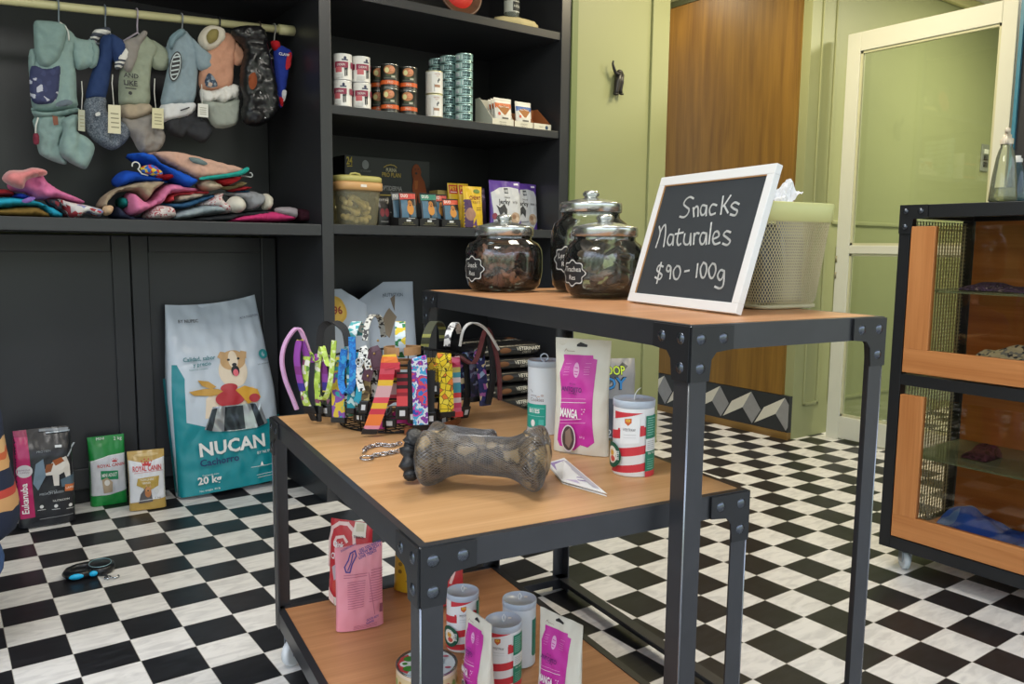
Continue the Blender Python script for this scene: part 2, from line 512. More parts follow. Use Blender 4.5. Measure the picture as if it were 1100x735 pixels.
# recess: passage wall, panelled wood wall with its lintel
mb = MB(); mb.box(2.66, 3.6, 1.3, 1.4, 0, 2.95, mat('#4f3a1a', .6)); struct(mb.build('wall_recess'))
mb = MB(); mb.box(3.43, 3.6, -.32, 1.4, 0, 2.95, GREEN); struct(mb.build('wall_right'))
mb = MB(); mb.box(3.405, 3.43, -.36, 1.3, .275, 2.82, OAK); t = mb.build('wall_oak_panelling'); struct(t)
mb = MB(); mb.box(3.398, 3.43, -.375, 1.3, 2.82, 2.86, mat('#3f4427', .5)); struct(mb.build('trim_3'))
# tiled skirting: tumbling blocks in relief colours
def cube_skirting():
    x = 3.40; mb = MB()
    dark, mid, light = mat('#2b2e31', .45), mat('#8f8f90', .4, 0, 0, 0, .5, .12, 30), mat('#d6d2c4', .4, 0, 0, 0, .5, .05, 30)
    zb, zt = .045, .272; mb.box(x, x + .03, -.42, 1.3, zb, zt, dark)
    w = .255; h = (zt - zb)
    y = -.42
    S = lambda u, v, o: (x - o - .0002, -u, v)      # u grows towards the viewer
    items = []
    k = 0
    u = .40
    def clip(poly):
        out = []
        for i in range(len(poly)):
            a, b = poly[i - 1], poly[i]
            ia, ib = a[0] <= .42, b[0] <= .42
            if ia != ib:
                t = (.42 - a[0]) / (b[0] - a[0]); out.append((.42, a[1] + t * (b[1] - a[1])))
            if ib: out.append(b)
        return out
    u0 = .135
    for k in range(-5, 3):
        c = u0 + k * w                      # apex of one block
        lt = [(c, zt - .01), (c - .60 * w, zt - .095), (c - 1. * w + .13 * w, zb + .02), (c - .25 * w, zb + .105)]
        dk = [(c, zt - .01), (c + .31 * w, zt - .115), (c + .06 * w, zb + .012), (c - .25 * w, zb + .105)]
        for p, mt in ((lt, light), (dk, mid)):
            q = clip(p)
            if len(q) > 2: items.append(('poly', q, mt))
    mb.decor(S, items, .3)
    return mb
struct(cube_skirting().build('baseboard_right'))
mb = MB(); mb.box(3.392, 3.43, -.42, 1.3, 0, .045, wood('#8a6a35', '#6d4f22', 1)); struct(mb.build('trim_4'))
# green panelled wall running on behind the glazed partition
mb = MB()
mb.box(3.43, 6.1, -.42, -.32, 0, 2.95, GREEN)
struct(mb.build('wall_panelled'))
def panel_frame(x0, x1, z0, z1, y, name):
    mb = MB(); w = .022
    for a in ((x0, x1, z0, z0 + w), (x0, x1, z1 - w, z1), (x0, x0 + w, z0, z1), (x1 - w, x1, z0, z1)):
        mb.box(a[0], a[1], y - .010, y, a[2], a[3], GREEN, .004)
    struct(mb.build(name))
panel_frame(3.53, 3.69, .20, 2.86, -.42, 'trim_5')
panel_frame(3.80, 5.35, .20, 1.20, -.42, 'trim_6')
mb = MB(); mb.box(3.74, 6.1, -.434, -.42, 1.335, 1.36, GREEN, .005); struct(mb.build('trim_7'))
panel_frame(5.55, 6.02, .20, 1.20, -.42, 'trim_8')
mb = MB(); mb.box(6.1, 6.2, -5.6, -.32, 0, 2.95, GREEN); struct(mb.build('wall_passage'))
mb = MB(); mb.box(-2.6, 6.2, -5.6, 1.4, 2.95, 3.05, mat('#e9e6d8', .8)); struct(mb.build('ceiling'))
mb = MB(); mb.box(3.43, 6.1, -.46, -.42, 2.88, 2.95, mat('#c9c48a', .6), .01); struct(mb.build('trim_9'))
mb = MB(); mb.box(-2.7, -2.6, -.9, .82, 0, 2.95, mat('#8f9b66', .6)); struct(mb.build('wall_left'))

# light switch on the far green wall
t = thing('light_switch', 'grey light switch plate with two dark rockers on the green wall behind the glazed partition', 'light switch', (5.66, -.42, 1.88))
mb = MB(); mb.box(-.055, .055, -.012, 0, -.10, .10, mat('#8d9088', .4, .3), .004); mb.build('plate', t)
for i, (z, c) in enumerate(((.045, '#d8d8cc'), (-.0, '#22241f'), (-.05, '#22241f'))):
    mb = MB(); mb.box(-.028, .028, -.022, -.010, z - .018, z + .018, mat(c, .4), .004); mb.build('rocker', t)

# glazed partition
GL = film('#f4f7f2', 1., .02, .9, 'pane')
t = thing('glazed_partition', 'tall white framed glazed screen standing on the floor before the green wall', 'glazed partition', (3.70, 0, 0))
def member(y0, y1, z0, z1, name='rail'):
    mb = MB(); mb.box(-.022, .022, y0, y1, z0, z1, CREAM, .003); return mb.build(name, t)
Y0, Y1, ZT = -1.44, -.50, 2.455
member(Y0, Y0 + .075, 0, ZT, 'stile'); member(Y1 - .085, Y1, 0, ZT, 'stile')
member(Y0 + .075, Y1 - .085, ZT - .11, ZT); member(Y0 + .075, Y1 - .085, 1.155, 1.205); member(Y0 + .075, Y1 - .085, 0.012, .15)
for z0, z1 in ((.15, 1.155), (1.205, ZT - .11)):
    mb = MB(); mb.box(-.003, .003, Y0 + .06, Y1 - .07, z0 - .01, z1 + .01, GL); p = mb.build('glass_pane', t)
    bd = MB(); w = .014
    a, b = Y0 + .075, Y1 - .085
    for q in ((a, a + w, z0, z1), (b - w, b, z0, z1), (a, b, z0, z0 + w), (a, b, z1 - w, z1)):
        bd.box(-.012, .012, q[0], q[1], q[2], q[3], mat('#c4c3a2', .45))
    bd.build('glazing_bead', p)
mb = MB()
for z in (1.02, 1.12): mb.lathe([(0, -.02), (.008, -.02), (.008, .02), (0, .02)], mat('#8f8a70', .4, .5), 12, Matrix.Translation((-.02, Y1 - .004, z)))
mb.build('hinge_pin', t)
# dark opening past the partition
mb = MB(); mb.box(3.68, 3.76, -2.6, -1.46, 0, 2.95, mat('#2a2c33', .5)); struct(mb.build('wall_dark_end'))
mb = MB(); mb.box(3.664, 3.68, -1.475, -1.458, 0, 2.95, mat('#3f7f9c', .4)); struct(mb.build('trim_10'))

# ------------------------------------------------------------------ black shelving
SH = dict(top=2.286, mid=1.782, low=1.265)
t = thing('bookcase', 'tall black open bookcase holding cans and pouches on its shelves', 'bookcase', (0, 0, 0))
def bx(name, x0, x1, y0, y1, z0, z1, m=BLACK, par=None, bev=.002):
    mb = MB(); mb.box(x0, x1, y0, y1, z0, z1, m, bev); return mb.build(name, par or t)
bx('side_panel', .549, .603, 0, .695, 0, 2.94); bx('side_panel', 1.880, 1.944, -.004, .695, 0, 2.94)
bx('plinth', .5495, .640, -.004, .10, 0, .16)
bx('back_panel', .603, 1.880, .665, .695, 0, 2.94, BLACKD)
bx('shelf', .603, 1.880, .004, .665, SH['top'] - .040, SH['top']); bx('shelf', .603, 1.880, .004, .665, SH['mid'] - .038, SH['mid'])
bx('shelf', .603, 1.880, .004, .665, SH['low'] - .043, SH['low'])
t = thing('wardrobe_unit', 'black wall unit with a clothes rail above a shelf and two panelled doors below', 'wardrobe')
bx('back_panel', -2.2, .548, .665, .695, 1.26, 2.94, BLACK); bx('shelf', -2.2, .548, .004, .665, 1.213, 1.262)
bx('top_panel', -2.2, .548, .004, .665, 2.246, 2.286); bx('side_panel', -2.24, -2.2, 0, .695, 0, 2.94)
bx('plinth', -2.2, .525, .60, .66, 0, .07, BLACKD)
def door(x0, x1):
    d = bx('door', x0, x1, .592, .612, .07, 1.205, BLACK)
    w = .075
    for q in ((x0, x0 + w, .07, 1.205), (x1 - w, x1, .07, 1.205), (x0 + w, x1 - w, .07, .07 + w + .02), (x0 + w, x1 - w, 1.205 - w, 1.205)):
        bx('door_rail' if q[1] - q[0] > .2 else 'door_stile', q[0] + .001, q[1] - .001, .578, .592, q[2], q[3], BLACK, d, .004)
door(-.735, -.128); door(-.124, .544); door(-1.345, -.739); door(-1.955, -1.349); door(-2.199, -1.959)
mb = MB()
rodm = mat('#cfcb9d', .35, 0, 0)
P0, P1 = Vector((-2.2, .28, 1.975)), Vector((.548, .28, 2.138))
mb.tube([P0, P1], .0165, rodm, 20); rod = mb.build('hanging_rod', t)
mb = MB(); d = (P1 - P0).normalized(); mb.tube([P1 - d * .075, P1 - d * .004], .0225, rodm, 20); mb.build('rod_socket', rod)
def rod_at(px):
    n = Vector((0, 1, 0)); q = atY(px, 20, .28); k = (q.x - P0.x) / (P1.x - P0.x); return P0 + (P1 - P0) * k

# ------------------------------------------------------------------ steel tables
STEEL = mat('#46474b', .36, .6, .06, 60, .5, .16, 14)
STEELD = mat('#353639', .38, .6, .06, 60, .5, .1, 14)
EDGE = mat('#8d9097', .25, .9)
BOLT = mat('#5b6069', .25, .9)
TOPW = wood('#cca172', '#b38656', 0, .38, .8)
TOPW2 = wood('#cb9468', '#b07a4e', 0, .4, .8)
def corner_plate(par, x, y, z, sx, sy):
    """L of two bolted gusset plates on the outer faces of a corner"""
    for ax in (0, 1):
        s = sx if ax == 0 else sy
        # outline in (along, down)
        P = [(0, 0), (.098, 0), (.098, -.043), (.058, -.047), (.047, -.06), (.043, -.098), (0, -.098)]
        if ax == 0:   # plate on the face looking along y, runs in x
            M = Matrix(((sx, 0, 0, x), (0, 0, sy, y), (0, 1, 0, z), (0, 0, 0, 1)))
        else:
            M = Matrix(((0, 0, sx, x), (sy, 0, 0, y), (0, 1, 0, z), (0, 0, 0, 1)))
        mb = MB(); mb.prism(P, -.004, .0, STEELD, M); pl = mb.build('gusset_plate', par)
        for (a, b) in ((.022, -.022), (.074, -.022), (.022, -.074)):
            mb = MB(); B = M @ Matrix.Translation((a, b, 0)) @ Matrix.Diagonal((1, 1, -1, 1))
            mb.lathe([(.0125, 0), (.0125, .0015), (.0105, .0045), (.006, .0068), (0, .0075)], BOLT, 16, B); mb.build('bolt', pl)
def leg(par, x, y, sx, sy, z0, z1, a=.04, th=.004):
    """angle-iron leg; outer corner at (x, y), flanges run inwards along sx, sy"""
    P = [(0, 0), (a, 0), (a, th), (th, th), (th, a), (0, a)]
    P = [(x + p[0] * sx, y + p[1] * sy) for p in P]
    mb = MB(); mb.prism(P, z0, z1, STEEL)
    # brighter arris on the outer corner
    mb.tube([(x + .0012 * sx, y + .0012 * sy, z0), (x + .0012 * sx, y + .0012 * sy, z1)], .0021, EDGE, 6)
    return mb.build('leg', par)
def rail(par, p, q, inward, z0, z1, th=.004, fl=.03, name='rail'):
    """angle rail from p to q, vertical flange outside, horizontal flange on top"""
    p, q, n = Vector(p), Vector(q), Vector(inward)
    mb = MB()
    vs = []
    for e in (p, q):
        for (i, z) in ((0, z0), (0, z1), (fl, z1), (fl, z1 - th), (th, z1 - th), (th, z0)):
            vs.append((e.x + n.x * i, e.y + n.y * i, z))
    fs = [(i, (i + 1) % 6, 6 + (i + 1) % 6, 6 + i) for i in range(6)] + [(0, 1, 2, 3, 4, 5), (11, 10, 9, 8, 7, 6)]
    mb.add(vs, fs, STEEL, False); return mb.build(name, par)
def caster(par, x, y, h, rot=0., wheel='#d9dcdf', r=None):
    r = (r or h * .36)
    M = Matrix.Translation((x, y, 0)) @ Matrix.Rotation(rot, 4, 'Z')
    mb = MB(); mb.lathe([(0, h), (.022, h), (.022, h - .006), (.014, h - .012), (.014, h - .02), (0, h - .02)], mat('#9a9ea4', .3, .8), 20, M)
    for s in (-1, 1):
        mb.box(-.018, .016, s * .016 - .0015, s * .016 + .0015, r * .9, h - .014, mat('#9a9ea4', .3, .8), 0, M)
    c = mb.build('caster', par)
    mb = MB(); W = M @ Matrix.Translation((0, 0, r + .0005)) @ Matrix.Rotation(PI / 2, 4, 'X')
    mb.lathe([(0, -.009), (r * .3, -.011), (r * .8, -.0115), (r, -.008), (r, .008), (r * .8, .0115), (r * .3, .011), (0, .009)], mat(wheel, .4), 28, W)
    mb.build('wheel', c)
    return c
def table(name, label, F, ang, W, Ln, H, zfoot, ins, topm):
    t = thing(name, label, 'table', (F[0], F[1], 0), ang)
    rh = .046
    mb = MB(); mb.box(ins, W - ins, ins, Ln - ins, H - .016, H + .0008, topm); mb.build('tabletop', t)
    rail(t, (0, 0, 0), (W, 0, 0), (0, 1, 0), H - rh, H, fl=ins + .003)
    rail(t, (0, Ln, 0), (W, Ln, 0), (0, -1, 0), H - rh, H, fl=ins + .003)
    rail(t, (0, 0.004, 0), (0, Ln - .004, 0), (1, 0, 0), H - rh, H + .0004, fl=ins + .003)
    rail(t, (W, 0.004, 0), (W, Ln - .004, 0), (-1, 0, 0), H - rh, H + .0004, fl=ins + .003)
    for (x, y, sx, sy) in ((0, 0, 1, 1), (W, 0, -1, 1), (0, Ln, 1, -1), (W, Ln, -1, -1)):
        leg(t, x - .0008 * sx, y - .0008 * sy, sx, sy, zfoot, H - .001)
        corner_plate(t, x - .0014 * sx, y - .0014 * sy, H - .002, sx, sy)
    return t
LT = dict(F=(-.274, -2.339), a=math.atan2(-.13, .991), W=.69, L=1.09, H=.704)
TT = dict(F=(.197, -2.457), a=math.atan2(-.119, .993), W=.514, L=1.192, H=1.04)
t = table('display_table', 'low table with black angle iron legs and a wooden top carrying collars and cans', LT['F'], LT['a'], LT['W'], LT['L'], LT['H'], .105, .014, TOPW)
W, Ln = LT['W'], LT['L']
zs = .155
mb = MB(); mb.box(.006, W - .006, .006, Ln - .006, zs - .014, zs, TOPW2); mb.build('lower_shelf', t)
for p, q, n in (((0, 0, 0), (W, 0, 0), (0, 1, 0)), ((0, Ln, 0), (W, Ln, 0), (0, -1, 0)), ((0, 0, 0), (0, Ln, 0), (1, 0, 0)), ((W, 0, 0), (W, Ln, 0), (-1, 0, 0))):
    rail(t, p, q, n, zs - .044, zs - .004 + .006, fl=.02, name='shelf_rail')
for x, y in ((.035, .035), (W - .035, .035), (.035, Ln - .05), (W - .035, Ln - .06)): caster(t, x, y, .112, .5 + x * 3)
t = table('nesting_table', 'tall black angle iron table with a wooden top under the jars and the chalkboard', TT['F'], TT['a'], TT['W'], TT['L'], TT['H'], 0, .012, TOPW2)
W, Ln = TT['W'], TT['L']
for p, q, n in (((0, Ln, 0), (W, Ln, 0), (0, -1, 0)), ((0, 0, 0), (0, Ln, 0), (1, 0, 0)), ((W, 0, 0), (W, Ln, 0), (-1, 0, 0))):
    rail(t, p, q, n, .012, .052, fl=.035, name='stretcher')

# ------------------------------------------------------------------ display cabinet on the far side
CB = thing('display_cabinet', 'black steel and wood display cabinet with two glazed flap doors on casters', 'cabinet', (1.95, -1.85, 0))
t = CB
D, Lc = .50, 1.25          # depth along +x, length along -y
CW = wood('#cd8a52', '#b5713c', 2, .42); CWh = wood('#cd8a52', '#b5713c', 1, .42)
BACKW = wood('#c27b40', '#a5622e', 1, .45)
zt, zb, zm0, zm1 = 1.335, .085, .695, .735
def cbx(name, x0, x1, y0, y1, z0, z1, m=STEELD, par=None, bev=.0015):
    mb = MB(); mb.box(x0, x1, y0, y1, z0, z1, m, bev); return mb.build(name, par or CB)
for x in (0, D - .04):
    for y in (-.04, -Lc): cbx('post', x, x + .04, y, y + .04, zb, zt)
for z0, z1 in ((zt - .045, zt), (zb, zb + .045), (zm0, zm1)):
    for x in (0.001, D - .041): cbx('rail', x, x + .04, -Lc + .04, -.04, z0, z1)
    for y in (-.039, -Lc + .001): cbx('rail', .04, D - .04, y, y + .038, z0, z1)
cbx('top_board', .042, D - .042, -Lc + .042, -.042, zt - .02, zt - .002, STEELD)
cbx('deck', .03, D - .03, -Lc + .03, -.03, zm1 - .018, zm1, CWh); cbx('deck', .03, D - .03, -Lc + .03, -.03, zb + .027, zb + .045, CWh)
# bolted corner plate
P = [(0, 0), (.10, 0), (.10, -.045), (.05, -.05), (.045, -.10), (0, -.10)]
M = Matrix(((0, 0, -1, -.001), (-1, 0, 0, 0), (0, 1, 0, zt), (0, 0, 0, 1)))
mb = MB(); mb.prism(P, 0, .004, STEELD, M); pl = mb.build('corner_plate', CB)
for a, b in ((.022, -.022), (.076, -.022), (.022, -.076)):
    mb = MB(); mb.lathe([(.011, 0), (.011, .003), (.008, .006), (0, .0075)], BOLT, 14, M @ Matrix.Translation((a, b, .004))); mb.build('bolt', pl)
# back and bays
for (z0, z1, op) in ((zm1, zt - .045, 0), (zb + .045, zm0, 1)):
    cbx('back_board', D - .035, D - .022, -Lc + .04, -.045, z0, z1, BACKW)
    # expanded metal on the end
    mb = MB(); a = .021; h = .028
    n0 = int((D - .06) / a) + 1; m0 = int((z1 - z0) / h) + 2
    for i in range(n0 + 1):
        for (s) in (0, 1):
            pts = []
            for j in range(2 * m0):
                zz = z0 + j * h / 2
                if zz > z1: break
                pts.append((.03 + (i + .5 + .5 * (1 if (j + s) % 2 else 0)) * a, -.018, zz))
            if pts[-1][0] < D - .02: mb.tube(pts, .0021, mat('#a09c84', .4, .5), 4)
    mb.build('mesh_panel', CB)
# flap doors: stile, wide bottom rail, pane
GLD = film('#fbf6ea', 1., .015, .8, 'flap')
for (z0, z1, hh) in ((zm1 + .008, zt - .075, .085), (zb + .05, zm0 - .034, .085)):
    dr = cbx('door', -.004, .020, -Lc + .045, -.046, z0, z0 + hh, CWh)
    cbx('door_stile', -.004, .020, -.046 - .085, -.046, z0 + hh, z1, CW, dr)
    cbx('door_stile', -.004, .020, -Lc + .045, -Lc + .13, z0 + hh, z1, CW, dr)
    cbx('glass_pane', .005, .010, -Lc + .12, -.046 - .08, z0 + hh - .01, z1, GLD, dr, 0)
# glass shelves
for z in (1.03, .43):
    cbx('glass_shelf', .05, D - .04, -Lc + .05, -.05, z, z + .007, film('#cfe3d4', .8, .05, .8, 'shelf'), None, 0)
caster(CB, .06, -.07, zb, .9, '#cfd6da', .034); caster(CB, .06, -Lc + .07, zb, .4, '#cfd6da', .034); caster(CB, D - .06, -.07, zb, .3, '#cfd6da', .034); caster(CB, D - .06, -Lc + .07, zb, .3, '#cfd6da', .034)
# ------------------------------------------------------------------ bags and cans: shared shapes
class Q:
    """maps a picture crop (quad of corners TL, TR, BR, BL) onto a face w x h"""
    def __init__(s, TL, TR, BR, BL, w, h):
        s.c = [Vector(p) for p in (TL, TR, BR, BL)]; s.w = w; s.h = h
        s.sx = w / ((Vector(TR) - Vector(TL)).length + (Vector(BR) - Vector(BL)).length) * 2
        s.sy = h / ((Vector(TL) - Vector(BL)).length + (Vector(TR) - Vector(BR)).length) * 2
    def p(s, x, y):
        TL, TR, BR, BL = s.c; a, b = .5, .5
        for _ in range(8):
            q = TL * (1 - a) * (1 - b) + TR * a * (1 - b) + BR * a * b + BL * (1 - a) * b
            da = (TR - TL) * (1 - b) + (BR - BL) * b; db = (BL - TL) * (1 - a) + (BR - TR) * a
            e = Vector((x, y)) - q; D = da.x * db.y - da.y * db.x
            a += (e.x * db.y - e.y * db.x) / D; b += (da.x * e.y - da.y * e.x) / D
        return ((a - .5) * s.w, (1 - b) * s.h)
    def poly(s, pts, m): return ('poly', [s.p(*p) for p in pts], m)
    def rect(s, x0, y0, x1, y1, m): return s.poly([(x0, y0), (x1, y0), (x1, y1), (x0, y1)], m)
    def ell(s, x, y, rx, ry, m):
        u, v = s.p(x, y); return ('ell', u, v, rx * s.sx, ry * s.sy, m)
    def text(s, t, x, y, h, m, al='c', mw=None, bold=0., rot=0.):
        u, v = s.p(x, y); return txt(t, u, v, h * s.sy, m, al, mw * s.sx if mw else None, bold, rot)
    def line(s, pts, w, m): return ('line', [s.p(*p) for p in pts], w * s.sx, m)

def bagS(w, h, d, p=3.2, taper=.55, foot=.9, pinch=.03, wr=.003, wf=14., seed=1., topf=None, neck=1., belly=0.):
    """front face of a filled bag: S(u, v, off); sign=-1 front, +1 back"""
    def T(b):
        t = 1. if b < taper else max(.02, 1 - ((b - taper) / (1 - taper)) ** 1.4)
        t *= foot + (1 - foot) * min(1, b / .25) ** .6
        return d / 2 * t * (1 + belly * math.sin(PI * min(1, b * 1.2)))
    def S(u, v, o=0., sg=-1):
        a = max(-1, min(1, 2 * u / w)); b = max(0, min(1, v / h))
        t = T(b) * max(0, 1 - abs(a) ** p) ** (1 / p)
        k = (1 - pinch * math.sin(PI * min(1, b * 1.05))) * (1 + (neck - 1) * max(0, b - .5) * 2)
        wz = wr * (noise.noise(Vector((u * wf + seed, v * wf * .7, seed * 2.1 + sg))) + .6 * noise.noise(Vector((u * wf * 2.6, v * wf * 1.8 + seed, sg * 3. + seed))))
        edge = min(1, (1 - abs(a)) * 6)
        z = v * (1 + (topf(a) if topf else 0) * b * b)
        return Vector((u * k, sg * (t + o) + wz * (.3 + .7 * edge) , z))
    return S
def bag_mesh(w, h, d, mt, items=(), back=None, nu=36, nv=36, L=None, **kw):
    S = bagS(w, h, d, **kw); mb = MB()
    f = lambda sg: (lambda s, t: S(math.sin(PI * (s - .5)) * w / 2, t * h, 0., sg))
    mb.grid(f(-1), nu, nv, mt); mb.grid(f(1), nu, nv, back or mt)
    # floor of the bag
    vs = [S(math.sin(PI * (i / nu - .5)) * w / 2, 0, 0, -1) for i in range(nu + 1)] + [S(math.sin(PI * (i / nu - .5)) * w / 2, 0, 0, 1) for i in range(nu + 1)]
    mb.add(vs, [(i, i + 1, nu + 2 + i, nu + 1 + i) for i in range(nu)], back or mt, False)
    mb.decor(S, items, L or max(.006, w / 24), off=max(.0008, kw.get('wr', .003) * .16), step=max(.00025, w * .0011))
    return mb, S
def put(o, base, rotz, lean=0., roll=0.):
    o.location = base; o.rotation_mode = 'XYZ'
    o.matrix_world = Matrix.Translation(base) @ Matrix.Rotation(rotz, 4, 'Z') @ Matrix.Rotation(-lean, 4, 'X') @ Matrix.Rotation(roll, 4, 'Y')
    lo = min((o.matrix_world @ v.co).z for v in o.data.vertices)
    o.matrix_world = Matrix.Translation((0, 0, base[2] + .0006 - lo)) @ o.matrix_world
    return o

WHITE = mat('#e9e9e6', .5); INK = mat('#1c1d22', .5)
# --- big teal and white sack
w, h, d = .50, .90, .17
TE, PW = foil('#148a95', .33), foil('#c8d2de', .30, .55, 22)
q = Q((5, 35), (318, 15), (425, 665), (48, 712), w, h)
navy, gold, fur, fur2, meat, yel, sil, sild = mat('#1c3566'), mat('#c99a45'), mat('#cda77a', .8), mat('#ead9c2', .8), mat('#b8323c', .4), mat('#e0a83a', .5), mat('#b9bec3', .2, .6), mat('#3c434a', .25, .6)
it = [q.poly([(30, 250), (44, 250), (68, 300), (74, 452), (128, 468), (245, 470), (345, 452), (402, 440), (428, 665), (48, 712)], TE),
      q.poly([(130, 440), (134, 372), (160, 345), (290, 335), (306, 400), (300, 440)], fur2),
      q.ell(222, 275, 48, 62, fur2), q.ell(222, 238, 44, 36, fur), q.ell(222, 236, 16, 32, fur2), q.poly([(180, 205), (170, 225), (190, 240), (196, 208)], fur), q.poly([(250, 205), (270, 210), (268, 235), (246, 225)], fur),
      q.ell(207, 236, 5, 4, INK), q.ell(240, 233, 5, 4, INK), q.ell(225, 254, 8, 6, INK), q.ell(228, 276, 14, 19, INK), q.ell(229, 283, 9, 13, mat('#e06a78')),
      q.poly([(80, 345), (130, 335), (170, 338), (200, 352), (150, 362), (95, 358)], gold), q.poly([(105, 305), (140, 310), (165, 330), (150, 338), (120, 325)], gold),
      q.ell(210, 372, 48, 30, meat), q.ell(205, 335, 28, 15, meat), q.poly([(225, 345), (255, 330), (300, 345), (312, 375), (268, 395), (245, 365)], yel), q.ell(290, 375, 18, 15, meat),
      q.poly([(152, 400), (305, 392), (340, 465), (300, 480), (220, 488), (160, 486), (126, 478)], sil),
      q.poly([(192, 402), (250, 399), (262, 482), (190, 486)], sild), q.poly([(275, 396), (292, 394), (328, 468), (305, 478)], sild), q.poly([(150, 408), (166, 404), (150, 484), (130, 479)], sild),
      q.text('NUCAN', 112, 571, 46, WHITE, 'l', 262, .03), q.text('Cachorro', 112, 606, 24, navy, 'l', 138, .02), q.text('BY NUPEC', 305, 574, 11, WHITE, 'l', 60),
      q.text('20 kg', 104, 668, 25, WHITE, 'l', 90, .03), q.text('Contenido neto', 118, 640, 6, WHITE, 'l'), q.text('Net weight  44 lb', 108, 694, 7, WHITE, 'l'),
      q.text('BY NUPEC', 45, 100, 12, INK, 'l', 70, .01), q.text('Calidad, sabor', 60, 240, 15, mat('#14707c'), 'l', 106, .02), q.text('y precio', 90, 257, 14, mat('#14707c'), 'l', 60, .02), q.text('Nutrición completa', 78, 272, 6, mat('#14707c'), 'l'),
      q.ell(326, 222, 17, 17, mat('#2f8f93')), q.text('6', 326, 230, 18, PW, 'c'), q.text('con probióticos', 326, 258, 6, mat('#3c5a66'), 'c'), q.text('ALTA DIGESTIÓN', 285, 90, 8, mat('#3c4a66'), 'c', 70),
      q.poly([(314, 612), (320, 598), (326, 612)], WHITE), q.line([(282, 618), (360, 610)], 1.5, WHITE), q.line([(302, 646), (372, 637)], 1.5, WHITE), q.line([(306, 655), (376, 646)], 1.5, WHITE)]
b0 = atZ(190, 541, 0); b1 = atZ(314, 521, 0)
mb, S = bag_mesh(w, h, d, PW, it, PW, nu=80, nv=90, L=.009, p=3.4, taper=.45, foot=.92, pinch=.0, wr=.011, wf=9, seed=4.2, neck=.84, topf=lambda a: -.02 * (1 - a * a) + .012 * a)
# teal wrap on the lower back and the side gusset
mb.decor(lambda u, v, o: S(u, v, o, 1), [('rect', -w * .495, .01, w * .495, h * .38, TE)], .04)
mb.decor(lambda u, v, o: Vector((-w / 2 * 1.0 - o, u, v)), [('rect', -.02, .02, .02, .55, TE)], .05)
o = mb.build('pet_food_sack')
put(o, Vector(((b0.x + b1.x) / 2, (b0.y + b1.y) / 2 + d * .5, 0)), math.atan2(b1.y - b0.y, b1.x - b0.x) + .03, .135, -.035)
tag(o, 'huge teal and white dog food sack marked 20 kg leaning on the black doors', 'dog food bag')

# --- black and pink bag
w, h, d = .205, .40, .10
q = Q((50, 112), (222, 106), (252, 495), (75, 520), w, h)
K, PK = foil('#23242a', .3, .6, 30), foil('#b01e5d', .34)
it = [q.poly([(50, 113), (90, 111), (122, 470), (78, 480), (60, 300)], PK), q.poly([(50, 113), (90, 111), (92, 138), (54, 140)], mat('#8f164b', .4)),
      q.ell(86, 278, 24, 26, mat('#c9c4c6', .4)), q.text('BIENESTAR', 86, 276, 6, mat('#6a4455'), 'c', 34), q.text('CLINICO', 86, 286, 6, mat('#6a4455'), 'c', 30),
      q.text('Eukanuba', 103, 455, 24, WHITE, 'l', 150, .02, PI / 2),
      q.poly([(152, 265), (175, 240), (210, 225), (222, 262), (228, 330), (218, 335), (205, 290), (190, 300), (192, 345), (176, 345), (170, 300), (150, 300), (134, 320), (128, 305)], mat('#d9d3cc', .6)),
      q.poly([(168, 240), (195, 228), (205, 245), (178, 262)], mat('#9b5328', .7)), q.poly([(150, 255), (172, 250), (165, 285), (145, 290)], mat('#8b5230', .7)),
      q.poly([(118, 250), (140, 230), (150, 300), (128, 360), (112, 330)], mat('#6f8394', .4)), q.line([(215, 225), (238, 180)], 5, mat('#b9c1c8')), q.poly([(195, 320), (240, 300), (242, 345), (200, 352)], mat('#54697a', .4)),
      q.rect(210, 342, 243, 370, mat('#c96f3c')), q.text('LAMB', 226, 360, 9, WHITE, 'c', 26), q.text('MEDIUM BREED', 170, 378, 9, mat('#aab1b8'), 'c', 80), q.text('ADULT', 172, 370, 7, mat('#aab1b8')),
      q.text('NUTRICION', 200, 408, 8, WHITE, 'c', 70), *[q.ell(x, 428, 6, 7, mat('#d9d9d9')) for x in (140, 184, 230)], *[q.line([(x - 12, 442), (x + 12, 440)], 2.5, mat('#b9b9b9')) for x in (140, 184, 230)],
      q.rect(175, 178, 196, 188, mat('#d5dade')), q.text('PROTEIN', 120, 205, 9, mat('#8c959d'), 'l', 52), q.line([(135, 480), (240, 465)], 2, mat('#8c8c90')), q.rect(128, 112, 218, 122, mat('#7f868f', .3)), q.line([(150, 128), (222, 124)], 5, mat('#9da8b4', .25))]
b0 = atZ(22, 571, 0); b1 = atZ(82, 561, 0)
mb, S = bag_mesh(w, h, d, K, it, K, p=4, taper=.7, foot=.95, pinch=-.02, wr=.004, wf=22, seed=2.3)
o = mb.build('pet_food_bag'); put(o, Vector(((b0.x + b1.x) / 2, (b0.y + b1.y) / 2 + .05, 0)), math.atan2(b1.y - b0.y, b1.x - b0.x) * .8, .06)
tag(o, 'black dog food bag with a pink band standing on the floor by the person', 'dog food bag')

